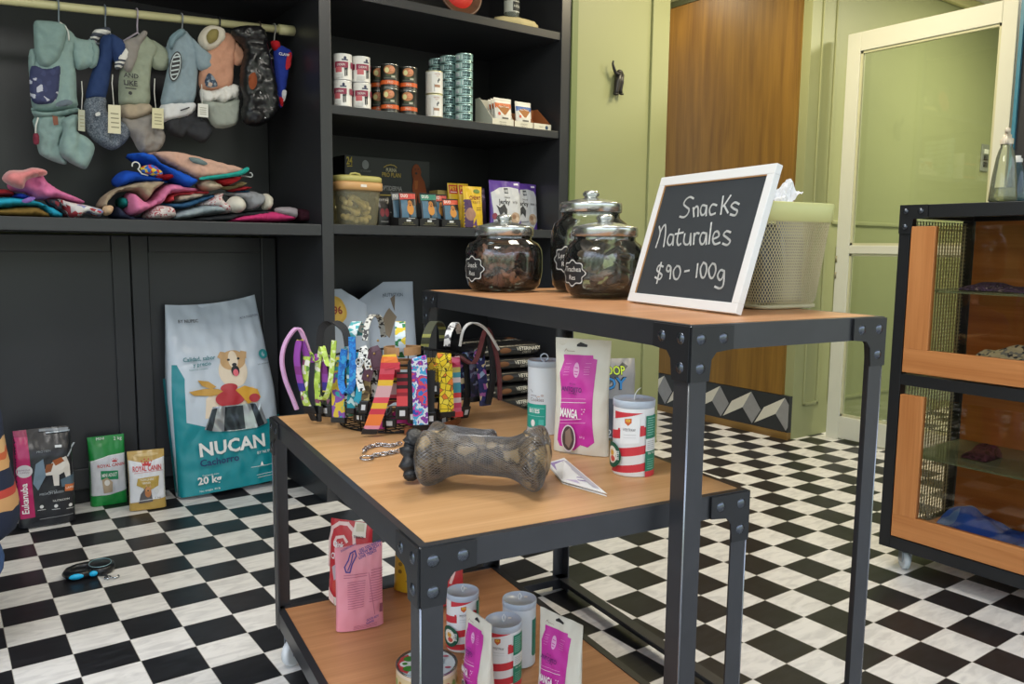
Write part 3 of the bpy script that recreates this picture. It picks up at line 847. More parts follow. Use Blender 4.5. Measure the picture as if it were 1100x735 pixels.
# --- green and white bag, gold and white bag
def crown_items(q, x, y, s, m):
    P = [(-10, 6), (-12, -2), (-7, 2), (-5, -6), (0, 1), (5, -6), (7, 2), (12, -2), (10, 6)]
    return [q.poly([(x + a * s, y + b * s) for a, b in P], m)] + [q.ell(x + a * s, y + b * s, 1.7 * s, 1.7 * s, m) for a, b in ((-12, -5), (-5, -9), (0, -4), (5, -9), (12, -5))]
w, h, d = .150, .31, .075
q = Q((206, 290), (328, 282), (330, 515), (210, 527), w, h)
GB, WB, RD = foil('#1c8a3e', .3), foil('#d9dbe2', .3), mat('#c0282c', .45)
it = [q.poly([(207, 372), (270, 352), (329, 345), (331, 470), (270, 485), (210, 490)], WB), q.line([(207, 372), (270, 352), (329, 345)], 3, mat('#e9ecec')),
      q.text('ROYAL CANIN', 232, 392, 11, RD, 'l', 92, .02), *crown_items(q, 290, 368, .8, RD), q.rect(242, 402, 300, 432, mat('#1c8a5a')), q.text('MINI ADULT', 246, 424, 12, WHITE, 'l', 50, .02),
      q.poly([(245, 432), (262, 425), (280, 440), (278, 475), (250, 480)], mat('#b9a58c', .8)), q.ell(262, 443, 9, 10, mat('#e3ded8')), q.text('MINI', 235, 300, 9, WHITE, 'l', 30), q.text('2 kg', 305, 300, 11, WHITE, 'c')]
mb, S = bag_mesh(w, h, d, GB, it, GB, p=3.5, taper=.6, foot=.92, wr=.004, wf=24, seed=7.7)
o = mb.build('pet_food_bag'); b0 = atZ(97, 544, 0); b1 = atZ(155, 535, 0)
put(o, Vector((-.268, .535, 0)), -.02, .02); tag(o, 'green topped white dog food bag behind the small gold one', 'dog food bag')
w, h, d = .150, .26, .07
q = Q((278, 356), (398, 349), (411, 532), (286, 547), w, h)
GO, WG = foil('#b8974f', .28), foil('#dcdde2', .28)
it = [q.poly([(279, 382), (335, 392), (399, 372), (408, 500), (350, 508), (285, 522)], WG), q.ell(340, 366, 40, 5, mat('#cdb277', .3)),
      *crown_items(q, 341, 392, 1.35, RD), q.text('ROYAL CANIN', 296, 419, 17, RD, 'l', 96, .025), q.line([(300, 424), (396, 413)], 1.2, RD),
      q.poly([(312, 440), (384, 430), (382, 462), (352, 478), (345, 500), (330, 470), (308, 462)], mat('#b79a4a', .35)), q.text('YORKSHIRE', 320, 448, 7, WHITE, 'l', 46), q.text('TERRIER', 326, 458, 6, WHITE, 'l', 30),
      q.poly([(322, 490), (340, 466), (356, 470), (364, 512), (316, 520)], mat('#5e5a5c', .8)), q.ell(347, 483, 11, 17, mat('#b5764a', .8)), q.ell(347, 474, 9, 8, mat('#c98f5f', .8)), q.ell(347, 478, 3, 2.5, INK), q.poly([(338, 466), (341, 454), (345, 467)], fur), q.poly([(350, 467), (355, 455), (358, 468)], fur),
      q.ell(376, 480, 8, 9, mat('#cfd0d2')), q.text('1 kg', 372, 505, 8, mat('#554422'), 'l'), q.line([(292, 515), (400, 500)], 2, WG)]
mb, S = bag_mesh(w, h, d, GO, it, GO, p=3.5, taper=.6, foot=.92, wr=.004, wf=24, seed=9.1)
b0 = atZ(131, 552, 0); b1 = atZ(190, 545, 0)
o = mb.build('pet_food_bag'); put(o, Vector(((b0.x + b1.x) / 2, (b0.y + b1.y) / 2 + .035, 0)), math.atan2(b1.y - b0.y, b1.x - b0.x) * .9, .06)
tag(o, 'small gold and white dog food bag in front of the green one', 'dog food bag')

# --- retractable leash on the floor
p = atZ(98, 617, 0); mm = mpp(p)
t = thing('retractable_leash', 'black retractable leash with bright blue grip lying on the checkered floor', 'leash', (p.x, p.y, 0), -.12)
pl = mat('#17191d', .32)
mb = MB(); mb.lathe([(0, .002), (.034, .002), (.040, .008), (.042, .016), (.040, .026), (.034, .032), (0, .033)], pl, 40, Matrix.Translation((.030, .012, 0)), sx=1.15, sy=1.35); hb = mb.build('housing', t)
mb = MB(); P = [(.030 + .036 * math.cos(a), .012 + .043 * math.sin(a), .0325) for a in [2 * PI * i / 40 for i in range(40)]]; mb.tube(P, .0016, mat('#8fb4bd', .3, .4), 6, True); mb.build('ring', hb)
mb = MB(); P = [(.0, -.034, .017), (-.035, -.040, .017), (-.064, -.034, .017), (-.078, -.006, .017), (-.070, .028, .017), (-.045, .048, .017), (-.01, .052, .017), (.012, .045, .017)]
mb.tube(smooth3 if False else P, [.014, .015, .015, .013, .012, .012, .013, .014], pl, 14); mb.build('handle', t)
mb = MB(); cy = mat('#1fb6ec', .35); mb.ball((-.046, -.050, .018), (.024, .008, .010), cy, 16); mb.ball((.006, -.046, .018), (.014, .008, .010), cy, 16); mb.build('grip', t)
mb = MB(); ch = mat('#b9c0c8', .2, .9)
mb.tube([(.03, -.045, .012), (.045, -.06, .008), (.05, -.065, .006)], .004, mat('#26282c', .7), 8)
mb.tube([(.05 + .010 * math.cos(a), -.073 + .012 * math.sin(a), .006) for a in [2 * PI * i / 20 for i in range(20)]], .0028, ch, 8, True)
mb.tube([(.058, -.078, .006), (.072, -.088, .006), (.085, -.082, .006), (.083, -.070, .006)], .003, ch, 8); mb.build('snap_hook', t)

# ------------------------------------------------------------------ bookcase: cans on the middle shelf
def can(r, h, mt, items, rim=mat('#b9bcc0', .25, .9), top=None, name='food_can', nseg=36):
    mb = MB()
    mb.lathe([(0, .0015), (r * .93, .0015), (r * .96, 0), (r, .0015), (r, .004)], rim, nseg)
    mb.lathe([(r, .004), (r * .985, .006), (r * .985, h - .006), (r, h - .004)], mt, nseg)
    mb.lathe([(r, h - .004), (r, h - .001), (r * .97, h), (r * .93, h - .003), (0, h - .003)], top or rim, nseg)
    S = lambda u, v, o: Vector(((r * .985 + o) * math.sin(u / r), -(r * .985 + o) * math.cos(u / r), v))
    mb.decor(S, items, r * .3, off=.0004)
    return mb
def stand(px, py, z, back=0.):
    p = atZ(px, py, z); d = Vector((p.x - CAM.x, p.y - CAM.y, 0)).normalized(); return p + d * back
zm = SH['mid'] + .001
def W(a, b, y, py=100): return atY(b, py, y).x - atY(a, py, y).x
def Hh(py, px, y, zb): return atY(px, py, y).z - zb
WC, MAG, MAG2 = mat('#e4e3e0', .4), mat('#8e2f4c', .4), mat('#c4636a', .4)
r, h = .0415, .113
for i, (u0, px, lay, rz) in enumerate(((0, 368, 0, -.25), (0, 388.5, 0, .05), (0, 368.5, 1, -.1), (0, 388, 1, .3))):
    it = [('rect', -.035, .052, .030, .078, MAG), ('rect', -.030, .032, .0, .055, MAG2), txt('DERM', -.004, .060, .010, WC), ('ell', .015, .094, .006, .007, mat('#2e3350')), ('rect', .0, .083, .028, .089, mat('#3a3f5c')),
          ('rect', .012, .016, .017, .044, INK), ('rect', .020, .018, .025, .047, INK), ('ell', .015, .047, .0045, .005, INK), ('ell', .023, .049, .004, .005, INK), ('rect', -.030, .008, .004, .026, mat('#cfcfcd')), ('rect', -.062, .052, -.040, .078, MAG), ('rect', -.058, .012, -.052, .045, INK), ('rect', .042, .052, .070, .078, MAG)]
    mb = can(r, h, WC, it, mat('#dedfdf', .35, .3), name='food_can')
    o = mb.build('food_can'); p = atY(px, 100, .052 + (.0 if px < 380 else -.004)); o.location = (p.x, p.y, zm + lay * (h + .0008)); o.rotation_euler = (0, 0, yaw_to_cam(p) + rz)
    tag(o, ('upper ' if lay else 'lower ') + ('white and maroon can beside the bookcase post' if px < 380 else 'white and maroon can next to the black and orange cans'), 'can', 'white and maroon cans on the middle shelf')
BK, OR = mat('#22231f', .35), mat('#d9622c', .4)
r, h = .043, .108
spots = [(418.5, 0, .06, 'in the front pair nearer the white cans'), (438.5, 0, .06, 'in the front pair nearer the pale cans')]
for px, dy, y, s in spots + [(407, 1, .15, 'in the row behind')]:
    for lay in (0, 1):
        it = [('rect', -.1, .016, .1, .034, OR), txt('PRO', -.0, .020, .010, mat('#f0d5c0')), ('ell', -.004, .080, .027, .020, mat('#b9794e', .5)), ('ell', .008, .084, .013, .011, mat('#d98f6a', .5)), ('ell', -.016, .078, .010, .012, mat('#d7d39a', .5)), ('rect', -.020, .050, .026, .060, mat('#3f4a2c')), ('rect', .004, .046, .022, .054, mat('#b9b9a8')), ('rect', -.03, .040, .03, .046, mat('#55584f'))]
        mb = can(r, h, BK, it, mat('#a9aba8', .25, .9)); o = mb.build('food_can')
        p = atY(px, 100, y); o.location = (p.x, p.y, zm + lay * (h + .0008)); o.rotation_euler = (0, 0, yaw_to_cam(p) + .1 * lay)
        tag(o, ('upper ' if lay else 'lower ') + 'black can with an orange band ' + s, 'can', 'black and orange cans on the middle shelf')
r, h = .0415, .107
for lay in (0, 1):
    it = [('rect', -.002, .030, .026, .042, mat('#a9826a')), ('rect', -.004, .010, -.002, .046, mat('#777')), txt('GASTRO', .012, .088, .006, mat('#a05a55'), 'c', .03), ('rect', .012, .052, .018, .064, mat('#555a60')), ('ell', .020, .066, .004, .006, mat('#555a60')), txt('VET', .012, .078, .006, mat('#b98a85')), ('rect', -.04, .01, -.016, .09, mat('#d3d0c9'))]
    mb = can(r, h, WC, it, mat('#cfc99a', .3, .6)); o = mb.build('food_can'); p = atY(466.5, 110, .05)
    o.location = (p.x, p.y, zm + lay * (h + .0008)); o.rotation_euler = (0, 0, yaw_to_cam(p) + .1 * lay)
    tag(o, ('upper' if lay else 'lower') + ' plain white can of two before the tall teal stacks', 'can', 'plain white cans on the middle shelf')
TL, TD = mat('#8fb5b4', .3, .3), mat('#173a40', .4)
r, h = .0435, .0395
mbT = None
for px, y, s, rz in ((498.5, .055, 'tallest front stack', 0.), (482, .14, 'middle stack', -.3), (470, .23, 'rear stack', -.35)):
    p = atY(px, 100, y)
    for k in range(8):
        if mbT is None:
            it = [('rect', -.016, .008, .034, .032, TD), ('rect', -.016, .009, -.008, .031, mat('#b8cfd0', .3)), txt('i/d', .004, .013, .015, mat('#9fc4c6'), 'c', None, .03), txt('Vet', .022, .014, .012, mat('#7fa9ac'), 'c'), ('rect', -.05, .010, -.022, .030, mat('#c2d2d2')), ('rect', -.046, .013, -.028, .016, mat('#88a')), ('rect', -.046, .020, -.030, .022, mat('#88a'))]
            mbT = can(r, h, TL, it, mat('#a9c4c4', .22, .8)); o = mbT.build('small_can'); first = o
        else: o = first.copy(); COL.objects.link(o)
        o.location = (p.x, p.y, zm + k * (h + .0006)); o.rotation_euler = (0, 0, yaw_to_cam(p) + rz + random.Random(k * 7 + px).uniform(-.12, .12))
        tag(o, 'small teal can, number %s from the shelf in the %s' % (('one', 'two', 'three', 'four', 'five', 'six', 'seven', 'eight')[k], s), 'can', 'teal cans in tall stacks on the middle shelf')
# display cartons with small pouches
def carton(name, label, px, py, y, w, d, hf, hb, col, inner, items, badge=None, rz=0., cat='carton', side=None):
    p = atY(px, py, y); t = thing(name, label, cat, (p.x, p.y, SH['mid'] + .001 if py < 200 else SH['low'] + .001), rz)
    m = mat(col, .6); mi = mat(inner, .7); th = .0025
    mb = MB(); mb.box(-w / 2, w / 2, 0, d, 0, th, m); mb.box(-w / 2, w / 2, 0, th, 0, hf, m); mb.box(-w / 2, w / 2, d - th, d, 0, hb, mi)
    for s in (-1, 1):
        P = [(0, 0), (d, 0), (d, hb), (d * .75, hb), (th, hf)]
        M = Matrix(((0, 0, 1, s * (w / 2 - th / 2)), (1, 0, 0, 0), (0, 1, 0, 0), (0, 0, 0, 1)))
        mb.prism(P, -th / 2, th / 2, side or mi, M)
    mb.decor(lambda u, v, o: Vector((u, -o, v)), items, .05)
    mb.build('tray', t)
    return t, p
gy = mat('#77736a')
T1, p1 = carton('pouch_carton', 'white display carton holding the orange pouches on the middle shelf', 540.5, 131, .05, W(529, 552, .05), .16, .036, .15, '#dedacb', '#c9c6ba', [txt('HIGHLIGHT', 0, .018, .006, gy), txt('TREATS 100 g', 0, .008, .005, gy)], side=mat('#d8d6cb', .6))
T2, p2 = carton('pouch_carton', 'white display carton holding the blue pouch on the middle shelf', 563, 135, .045, W(553, 573, .045), .16, .034, .10, '#dedacb', '#9a6a44', [txt('HIGHLIGHT', 0, .018, .006, gy), txt('TREATS 100 g', 0, .008, .005, gy)])
T3, p3 = carton('pouch_carton', 'empty display carton with brown inner wall beside the green pier', 582.8, 138, .04, W(573.5, 592, .04), .16, .034, .128, '#dedacb', '#a9683c', [txt('TREATS', -.01, .015, .006, gy), ('ell', .027, .016, .010, .010, mat('#2c4a6a'))])
PWh = foil('#dad8d2', .4)
def small_pouch(px, y, zb, col, w, h, label, group, lean=.1, art='#a9703c', rz=0., d=.03):
    q = Q((0, 0), (100, 0), (100, 140), (0, 140), w, h)
    it = [q.rect(3, 26, 97, 52, mat(col, .45)), q.rect(3, 8, 97, 11, mat('#c9c4b8')), q.ell(52, 62, 36, 24, mat(art, .7)), q.poly([(10, 45), (52, 92), (94, 45), (94, 60), (52, 112), (10, 62)], PWh), q.text('Hypo Treats', 52, 48, 9, WHITE, 'c', 70), q.rect(34, 100, 72, 108, mat('#5b5a55')), q.ell(22, 82, 7, 9, mat('#c65a4a')), q.text('220 g', 52, 124, 8, mat('#777'))]
    mb, S = bag_mesh(w, h, d, PWh, it, PWh, nu=16, nv=16, p=2.5, taper=.2, foot=.85, wr=.0016, wf=40, seed=px)
    o = mb.build('treat_pouch'); p = atY(px, 110, y); put(o, Vector((p.x, p.y, zb)), rz, lean); tag(o, label, 'pouch', group); return o
for k, (dx, dy) in enumerate(((0, .02), (-.008, .055), (-.016, .090))):
    p = p1 + Vector((dx, 0, 0))
    small_pouch(541 - k * 3.0, .055 + dy, zm + .004, '#c7622a', W(531, 552, .06) * .90, .140, ('front', 'middle', 'rearmost')[k] + ' orange banded white pouch in the display carton', 'orange pouches in a carton')
small_pouch(563, .073, zm + .004, '#1f57a4', W(554, 575, .06) * .82, .135, 'white pouch with a blue band standing in the display carton', None)

# ------------------------------------------------------------------ bookcase: lower open shelf
zl = SH['low'] + .001
# plastic tub of chew bones
p = atY(382, 240, .10); t = thing('chew_tub', 'olive plastic tub with lid, filled with pale knotted bones', 'tub', (p.x, p.y, zl), .05)
TB = film('#f0ebcf', .86, .2, .5, 'tub'); w0, w1, hh = .088, .106, .165
def rr(wx, wy, z, n=40, e=4.):
    return [Vector((wx * abs(math.cos(a)) ** (2 / e) * (1 if math.cos(a) >= 0 else -1), wy * abs(math.sin(a)) ** (2 / e) * (1 if math.sin(a) >= 0 else -1), z)) for a in [2 * PI * i / n for i in range(n)]]
mb = MB(); mb.loft([rr(w0, .065, 0), rr(w0 + .004, .069, .01), rr(w1, .078, hh)], TB, caps=False); mb.add(rr(w0, .065, .0005), [tuple(range(40))], TB); mb.build('tub_body', t)
mb = MB(); a = mat('#c79a66', .45); mb.loft([rr(w1 + .004, .082, hh - .01), rr(w1 + .010, .088, hh - .006), rr(w1 + .010, .088, hh + .026), rr(w1 + .004, .082, hh + .028)], a); mb.decor(lambda u, v, o: Vector((u, -.088 - o, v)), [('rect', -.018, hh + .004, .012, hh + .016, mat('#e6e0d6'))], .02); mb.build('collar_band', t)
mb = MB(); a = mat('#b5ad68', .45); mb.loft([rr(w1 + .002, .080, hh + .028), rr(w1 + .007, .085, hh + .031), rr(w1 + .007, .085, hh + .050), rr(w1 - .002, .076, hh + .056), rr(w1 * .6, .05, hh + .058)], a); ld = mb.build('lid', t)
mb = MB(); mb.tube([(-.03, 0, hh + .056), (-.022, 0, hh + .068), (0, 0, hh + .072), (.022, 0, hh + .068), (.03, 0, hh + .056)], .005, a, 8); mb.build('handle', ld)
rnd = random.Random(5); bone0 = None
def chew_bone():
    mb = MB(); m = mat('#bcae8c', .8, 0, .4, 120)
    for s in (-1, 1):
        for e in (-1, 1): mb.ball((s * .036, e * .012, 0), (.017, .015, .015), m, 12)
    mb.loft([[Vector((x, r * math.cos(a), r * math.sin(a))) for a in [2 * PI * i / 12 for i in range(12)]] for x, r in ((-.036, .013), (-.015, .011), (.0, .010), (.015, .011), (.036, .013))], m)
    return mb
for k, (x, y, z, rz, ry) in enumerate(((-.055, -.035, .022, .3, .2), (.0, -.035, .022, -.5, .1), (.052, -.03, .024, .9, -.3), (-.045, -.032, .062, -.6, .5), (.012, -.03, .060, .5, -.4), (.055, -.034, .066, 1.2, .2), (-.05, -.03, .105, .8, -.5), (.0, -.032, .10, -.2, .6), (.045, .02, .105, .4, .3), (-.02, .02, .03, 1.0, 0), (.035, .02, .06, -.9, .3), (-.045, .025, .09, .2, .7))):
    if bone0 is None: o = bone0 = chew_bone().build('chew_bone')
    else: o = bone0.copy(); COL.objects.link(o)
    o.location = (p.x + x * .74, p.y + y * .74, zl + z + .006); o.scale = (.86,) * 3; o.rotation_euler = (.3, ry, rz)
    tag(o, 'pale knotted chew bone inside the olive plastic tub', 'chew bone', 'chew bones in the olive tub')
# large black carton with a brown dog
w, h = W(372, 464, .42), Hh(170, 418, .42, zl)
p = atY(418, 232, .42); q = Q((163, 8), (838, 50), (838, 440), (163, 420), w, h)
GD, BR = mat('#b59a4a', .4, .4), mat('#8a4420', .7)
mb = MB(); mb.box(-w / 2, w / 2, 0, .18, 0, h, mat('#18181b', .4), .002)
it = [q.text('24', 198, 62, 42, mat('#c9b13c'), 'c', 44, .03), q.rect(180, 70, 218, 76, mat('#c9b13c')), q.ell(318, 66, 26, 26, mat('#8f9296')), q.text('VETERINARY', 318, 108, 12, mat('#9a9a9a'), 'c', 84), q.line([(460, 82), (485, 70), (515, 67), (545, 72), (562, 84)], 6, GD),
      q.text('PURINA', 520, 108, 22, mat('#c9bfa0'), 'c', 84, .02), q.text('PRO PLAN', 520, 138, 26, GD, 'c', 148, .01), q.text('OPTIDERMA', 520, 215, 26, mat('#9a9a9a'), 'c', 170, .03), q.line([(430, 240), (630, 246)], 8, GD), q.line([(440, 340), (520, 342)], 6, mat('#888')),
      q.ell(722, 98, 30, 34, BR), q.poly([(690, 80), (700, 120), (692, 150), (684, 110)], BR), q.poly([(752, 80), (762, 110), (756, 145), (744, 120)], BR), q.poly([(700, 120), (750, 120), (790, 170), (806, 230), (800, 275), (785, 270), (770, 230), (760, 250), (758, 290), (742, 290), (730, 240), (722, 300), (704, 300), (688, 200)], BR), q.ell(720, 118, 9, 7, INK), q.ell(712, 94, 4, 4, INK), q.ell(736, 94, 4, 4, INK), q.poly([(706, 160), (735, 160), (728, 210), (710, 210)], mat('#a8602e', .7))]
mb.decor(lambda u, v, o: Vector((u, -o, v)), it, .05)
o = mb.build('pet_food_carton', None, (p.x, p.y, zl)); tag(o, 'large black carton with gold lettering and a brown sitting dog', 'carton')
# dark packet between tub and trays
mb, S = bag_mesh(.075, .135, .05, foil('#1c1a1d', .3), [('ell', -.012, .06, .012, .02, mat('#7a2530')), ('ell', .014, .06, .012, .02, mat('#7a2530')), txt('DENTAL', 0, .115, .012, mat('#c9c9c9')), ('rect', -.02, .015, .02, .02, mat('#777'))], nu=14, nv=14, wr=.002, wf=30)
p = atY(411, 238, .14); o = mb.build('treat_pouch'); put(o, Vector((p.x, p.y, zl)), 0, .05); tag(o, 'dark packet with dull red shapes standing beside the olive tub', 'pouch')
KB = foil('#1d1f24', .28)
def dark_pouch(px, y, col, label, w=.094, h=.158, lean=.12, rz=0., zb=.004, wide=False):
    q = Q((0, 0), (100, 0), (100, 140), (0, 140), w, h)
    it = [q.poly([(4, 8), (96, 6), (96, 28), (4, 34)], mat(col, .4)), q.rect(8, 36, 45, 110, mat('#4a6f8a', .4)), q.rect(56, 60, 92, 108, mat('#3f6076', .4)), q.ell(58, 74, 20, 24, mat('#c98a3f', .7)), q.ell(58, 50, 13, 14, mat('#b9783a', .7)), q.ell(52, 48, 2.5, 2.5, INK), q.ell(63, 48, 2.5, 2.5, INK), q.ell(58, 57, 4, 3, INK), q.text('DUO', 30, 24, 14, WHITE, 'c', 40, .02), q.rect(40, 112, 80, 118, mat('#b9bcc0'))]
    mb, S = bag_mesh(w, h, .032, KB, it, KB, nu=14, nv=16, p=2.5, taper=.25, foot=.85, wr=.002, wf=36, seed=px)
    o = mb.build('treat_pouch'); p = atY(px, 225, y); put(o, Vector((p.x, p.y, zl + zb)), rz, lean); tag(o, label, 'pouch', 'black pouches in trays on the lower open shelf'); return o
for px, py, y, lab in ((439, 241, .05, 'red topped'), (461.5, 241, .045, 'teal topped'), (485, 241, .04, 'orange-red topped')):
    carton('pouch_tray', 'low black tray holding the %s pouch beside the brown dog carton' % lab, px, py, y, .106, .15, .036, .05, '#191a1d', '#1b1b1e', [txt('DUO DELICE', 0, .014, .006, mat('#a09a6a')), ('rect', -.012, .022, .012, .031, mat('#d5d7da')), ('line', [(-.035, .008), (.035, .008)], .0012, mat('#8a8560'))], cat='tray')
dark_pouch(439, .076, '#c4413c', 'red topped black pouch with a tan dog, nearest the tub'); dark_pouch(461.5, .072, '#1f7a6a', 'teal topped black pouch with a tan dog')
dark_pouch(485, .067, '#d0533a', 'orange-red topped black pouch nearest the yellow pouch', h=.135); dark_pouch(473, .11, '#c24b44', 'reddish black pouch peeking out between two others'); dark_pouch(431, .12, '#8b8f96', 'grey black pouch leaning behind the red topped one', rz=-.25)
# yellow pouches
YP = foil('#d9b32c', .32)
w, h = W(500, 521, .055) * 1.03, .205
q = Q((0, 0), (100, 0), (100, 190), (0, 190), w, h)
it = [q.poly([(0, 62), (34, 62), (44, 120), (40, 190), (0, 190)], mat('#4a2c5a', .4)), q.ell(28, 130, 24, 30, mat('#a07a6a', .7)), q.text('CHEWY', 60, 62, 18, mat('#8a3a1c'), 'c', 60, .03), q.text('TREATS', 60, 80, 12, mat('#8a5a1c'), 'c', 60), q.ell(70, 22, 16, 10, mat('#5f7a2a')), q.poly([(40, 180), (60, 186), (56, 150)], mat('#5a3a74')), q.line([(60, 100), (86, 98)], 3, mat('#8a6a1c')), q.line([(58, 110), (84, 108)], 3, mat('#8a6a1c'))]
mb, S = bag_mesh(w, h, .045, YP, it, YP, p=2.5, taper=.3, wr=.003, wf=30, seed=3); o = mb.build('treat_pouch'); p = atY(508, 235, .055); put(o, Vector((p.x, p.y, zl)), .05, .05); tag(o, 'yellow and purple pouch between the black pouches and the purple ones', 'pouch')
for px, y, s in ((487, .28, 'nearer the trays'), (498, .27, 'nearer the purple pouches')):
    q = Q((0, 0), (100, 0), (100, 260), (0, 260), .065, .235)
    it = [q.rect(8, 10, 92, 62, mat('#b8302a')), q.text('PET', 50, 40, 22, YP, 'c', None, .03), q.line([(20, 52), (80, 52)], 5, WHITE), q.ell(50, 150, 30, 40, mat('#b9783a'))]
    mb, S = bag_mesh(.065, .235, .04, YP, it, YP, nu=12, nv=14, p=2.5, wr=.002, wf=30, seed=px); o = mb.build('treat_pouch'); p = atY(px, 225, y); put(o, Vector((p.x, p.y, zl)), 0, .04); tag(o, 'slim yellow pouch with a red head, at the back ' + s, 'pouch', 'slim yellow pouches at the back')
p = atY(479, 230, .33); mb = MB(); mb.box(-.05, .05, 0, .1, 0, .20, mat('#a89558', .7), .002); mb.decor(lambda u, v, o: Vector((u, -o, v)), [('rect', -.045, .13, .045, .15, mat('#8f7a40')), txt('SNACK', 0, .155, .016, mat('#6b5a2c'))], .05); o = mb.build('snack_carton', None, (p.x, p.y, zl)); tag(o, 'plain tan carton standing at the back behind the small trays', 'carton')
mb, S = bag_mesh(.11, .215, .05, foil('#3c2a55', .3), [txt('DENTAL', 0, .16, .02, mat('#8f7fae'))], wr=.003, wf=30, seed=8); p = atY(513, 230, .22); o = mb.build('treat_pouch'); put(o, Vector((p.x, p.y, zl)), .1, .05); tag(o, 'dark purple pouch at the back behind the yellow and purple one', 'pouch')
# purple and white jerky pouches
def jerky(px, y, label, rz, w=.205, h=.245):
    q = Q((778, 155), (942, 165), (930, 400), (790, 385), w, h); PU, G1 = foil('#5a3a96', .3), foil('#c9cbd2', .28)
    it = [q.poly([(785, 215), (830, 192), (880, 190), (925, 200), (938, 240), (930, 350), (900, 392), (800, 375)], G1), q.rect(905, 172, 930, 182, mat('#e3dff0')), q.rect(850, 195, 872, 222, mat('#3a3f4c')), q.text('Hill', 861, 216, 14, G1, 'c', 18, .03), q.text('Natural', 862, 246, 9, INK, 'c', 34), q.text('Jerky', 818, 271, 24, INK, 'l', 66, .02), q.text('strips', 888, 271, 14, INK, 'l', 26),
          q.poly([(806, 275), (822, 290), (845, 272), (856, 300), (852, 335), (838, 312), (824, 330), (816, 305)], mat('#33353c')), q.ell(895, 345, 24, 28, mat('#b9a08a', .8)), q.ell(888, 338, 10, 12, mat('#96745c', .8)), q.ell(905, 352, 9, 11, mat('#d3bda6', .8)), q.ell(800, 330, 10, 16, mat('#8a3a4c')), q.rect(800, 352, 870, 358, mat('#8a8c96'))]
    mb, S = bag_mesh(w, h, .05, PU, it, PU, p=2.6, taper=.3, wr=.004, wf=24, seed=px); o = mb.build('treat_pouch'); p = atY(px, 240, y); put(o, Vector((p.x, p.y, zl)), rz, .05); tag(o, label, 'pouch', 'purple and white jerky pouches'); return o
jerky(543, .075, 'purple and white jerky pouch in front, beside the yellow one', .05); jerky(562.5, .152, 'purple and white jerky pouch half hidden behind its twin', .15)
# ------------------------------------------------------------------ top shelf
zt_ = SH['top'] + .001
p = atY(495, 5, .10); t = thing('wooden_dish', 'round wooden dish with a red centre propped on the top shelf', 'dish', (p.x, p.y, zt_ + .001))
M = Matrix.Translation((0, 0, .112)) @ Matrix.Rotation(-PI / 2 + .15, 4, 'X') @ Matrix.Rotation(PI, 4, 'X')
M = Matrix.Translation((0, .02, .127)) @ Matrix.Rotation(PI / 2 - .18, 4, 'X')
mb = MB(); mb.lathe([(0, -.012), (.085, -.012), (.122, .004), (.128, .012), (.125, .018), (.114, .016), (.090, .004), (.082, .001)], wood('#6b4630', '#4d2f20', 0), 48, M); mb.build('rim', t)
mb = MB(); mb.lathe([(0, .0015), (.083, .0015), (.083, -.004)], mat('#d8342c', .4), 40, M); mb.build('dish_centre', t)
p = atY(553, 18, .10)
t = thing('stone_block', 'cream stone block with a broken edge on the top shelf', 'stone', (p.x, p.y, zt_))
mb = MB(); rn = random.Random(2); n = 22
R0 = [(.138 * math.cos(2 * PI * i / n) * rn.uniform(.85, 1.1), .07 * math.sin(2 * PI * i / n) * rn.uniform(.85, 1.1)) for i in range(n)]
mb.loft([[Vector((x * s, y * s, z + (rn.uniform(-.004, .004) if 0 < k < 4 else 0))) for x, y in R0] for k, (s, z) in enumerate(((.96, 0), (1.02, .008), (1.0, .026), (.93, .038), (.80, .042)))], mat('#cdbf92', .8, 0, .5, 60, .3, .12, 30)); mb.build('rock', t)
t = thing('spice_jar', 'glass jar with a printed label standing on the cream stone block', 'jar', (p.x - .02, p.y, zt_ + .0425), .3)
mb = MB(); gl = film('#e6ece8', .9, .04, 1., 'jar'); mb.lathe([(0, .002), (.036, .002), (.039, .006), (.039, .10), (.030, .118), (.030, .13)], gl, 32); mb.build('glass_body', t)
mb = MB(); mb.lathe([(.0396, .03), (.0396, .085)], mat('#bfc3bb', .5), 32); mb.decor(lambda u, v, o: Vector(((.0397 + o) * math.sin(u / .0397), -(.0397 + o) * math.cos(u / .0397), v)), [('rect', -.03, .035, .03, .08, mat('#272a2c')), txt('HERBS', 0, .052, .013, mat('#d5d8cf'))], .008); mb.build('paper_label', t)
mb = MB(); mb.lathe([(0, .128), (.033, .128), (.034, .132), (.034, .148), (.031, .151), (0, .151)], mat('#26282a', .35), 32); mb.build('lid', t)
# ------------------------------------------------------------------ sacks and bags in the lower opening
BG = foil('#a9b4c4', .3, .5, 20)
def tall_sack(px, y, w, h, d, label, items, rz, lean, seed, neck=.95, mt=BG, topf=None):
    mb, S = bag_mesh(w, h, d, mt, items, mt, nu=24, nv=34, p=3.2, taper=.5, wr=.012, wf=9, seed=seed, neck=neck, topf=topf); o = mb.build('pet_food_sack'); p = atY(px, 330, y)
    put(o, Vector((p.x, p.y, .001)), rz, lean); tag(o, label, 'dog food bag'); return o
ytop = atY(430, 306, .40).z
tall_sack(416, .40, .36, ytop + .02, .15, 'pale grey sack with a torn pointed top behind the collar basket', [('poly', [(-.06, ytop - .2), (.02, ytop - .12), (.06, ytop - .17), (.0, ytop - .28)], mat('#857868', .7)), ('poly', [(.03, ytop - .07), (.06, ytop - .05), (.05, ytop - .14)], mat('#7a6d60', .7)), txt('NUTRITION', .05, ytop - .06, .02, mat('#55606e'), 'c', .12)], -.05, .05, 5.5, topf=lambda a: -.11 * max(0, -a) ** 1.0 - .01)
y2 = atY(362, 314, .30).z
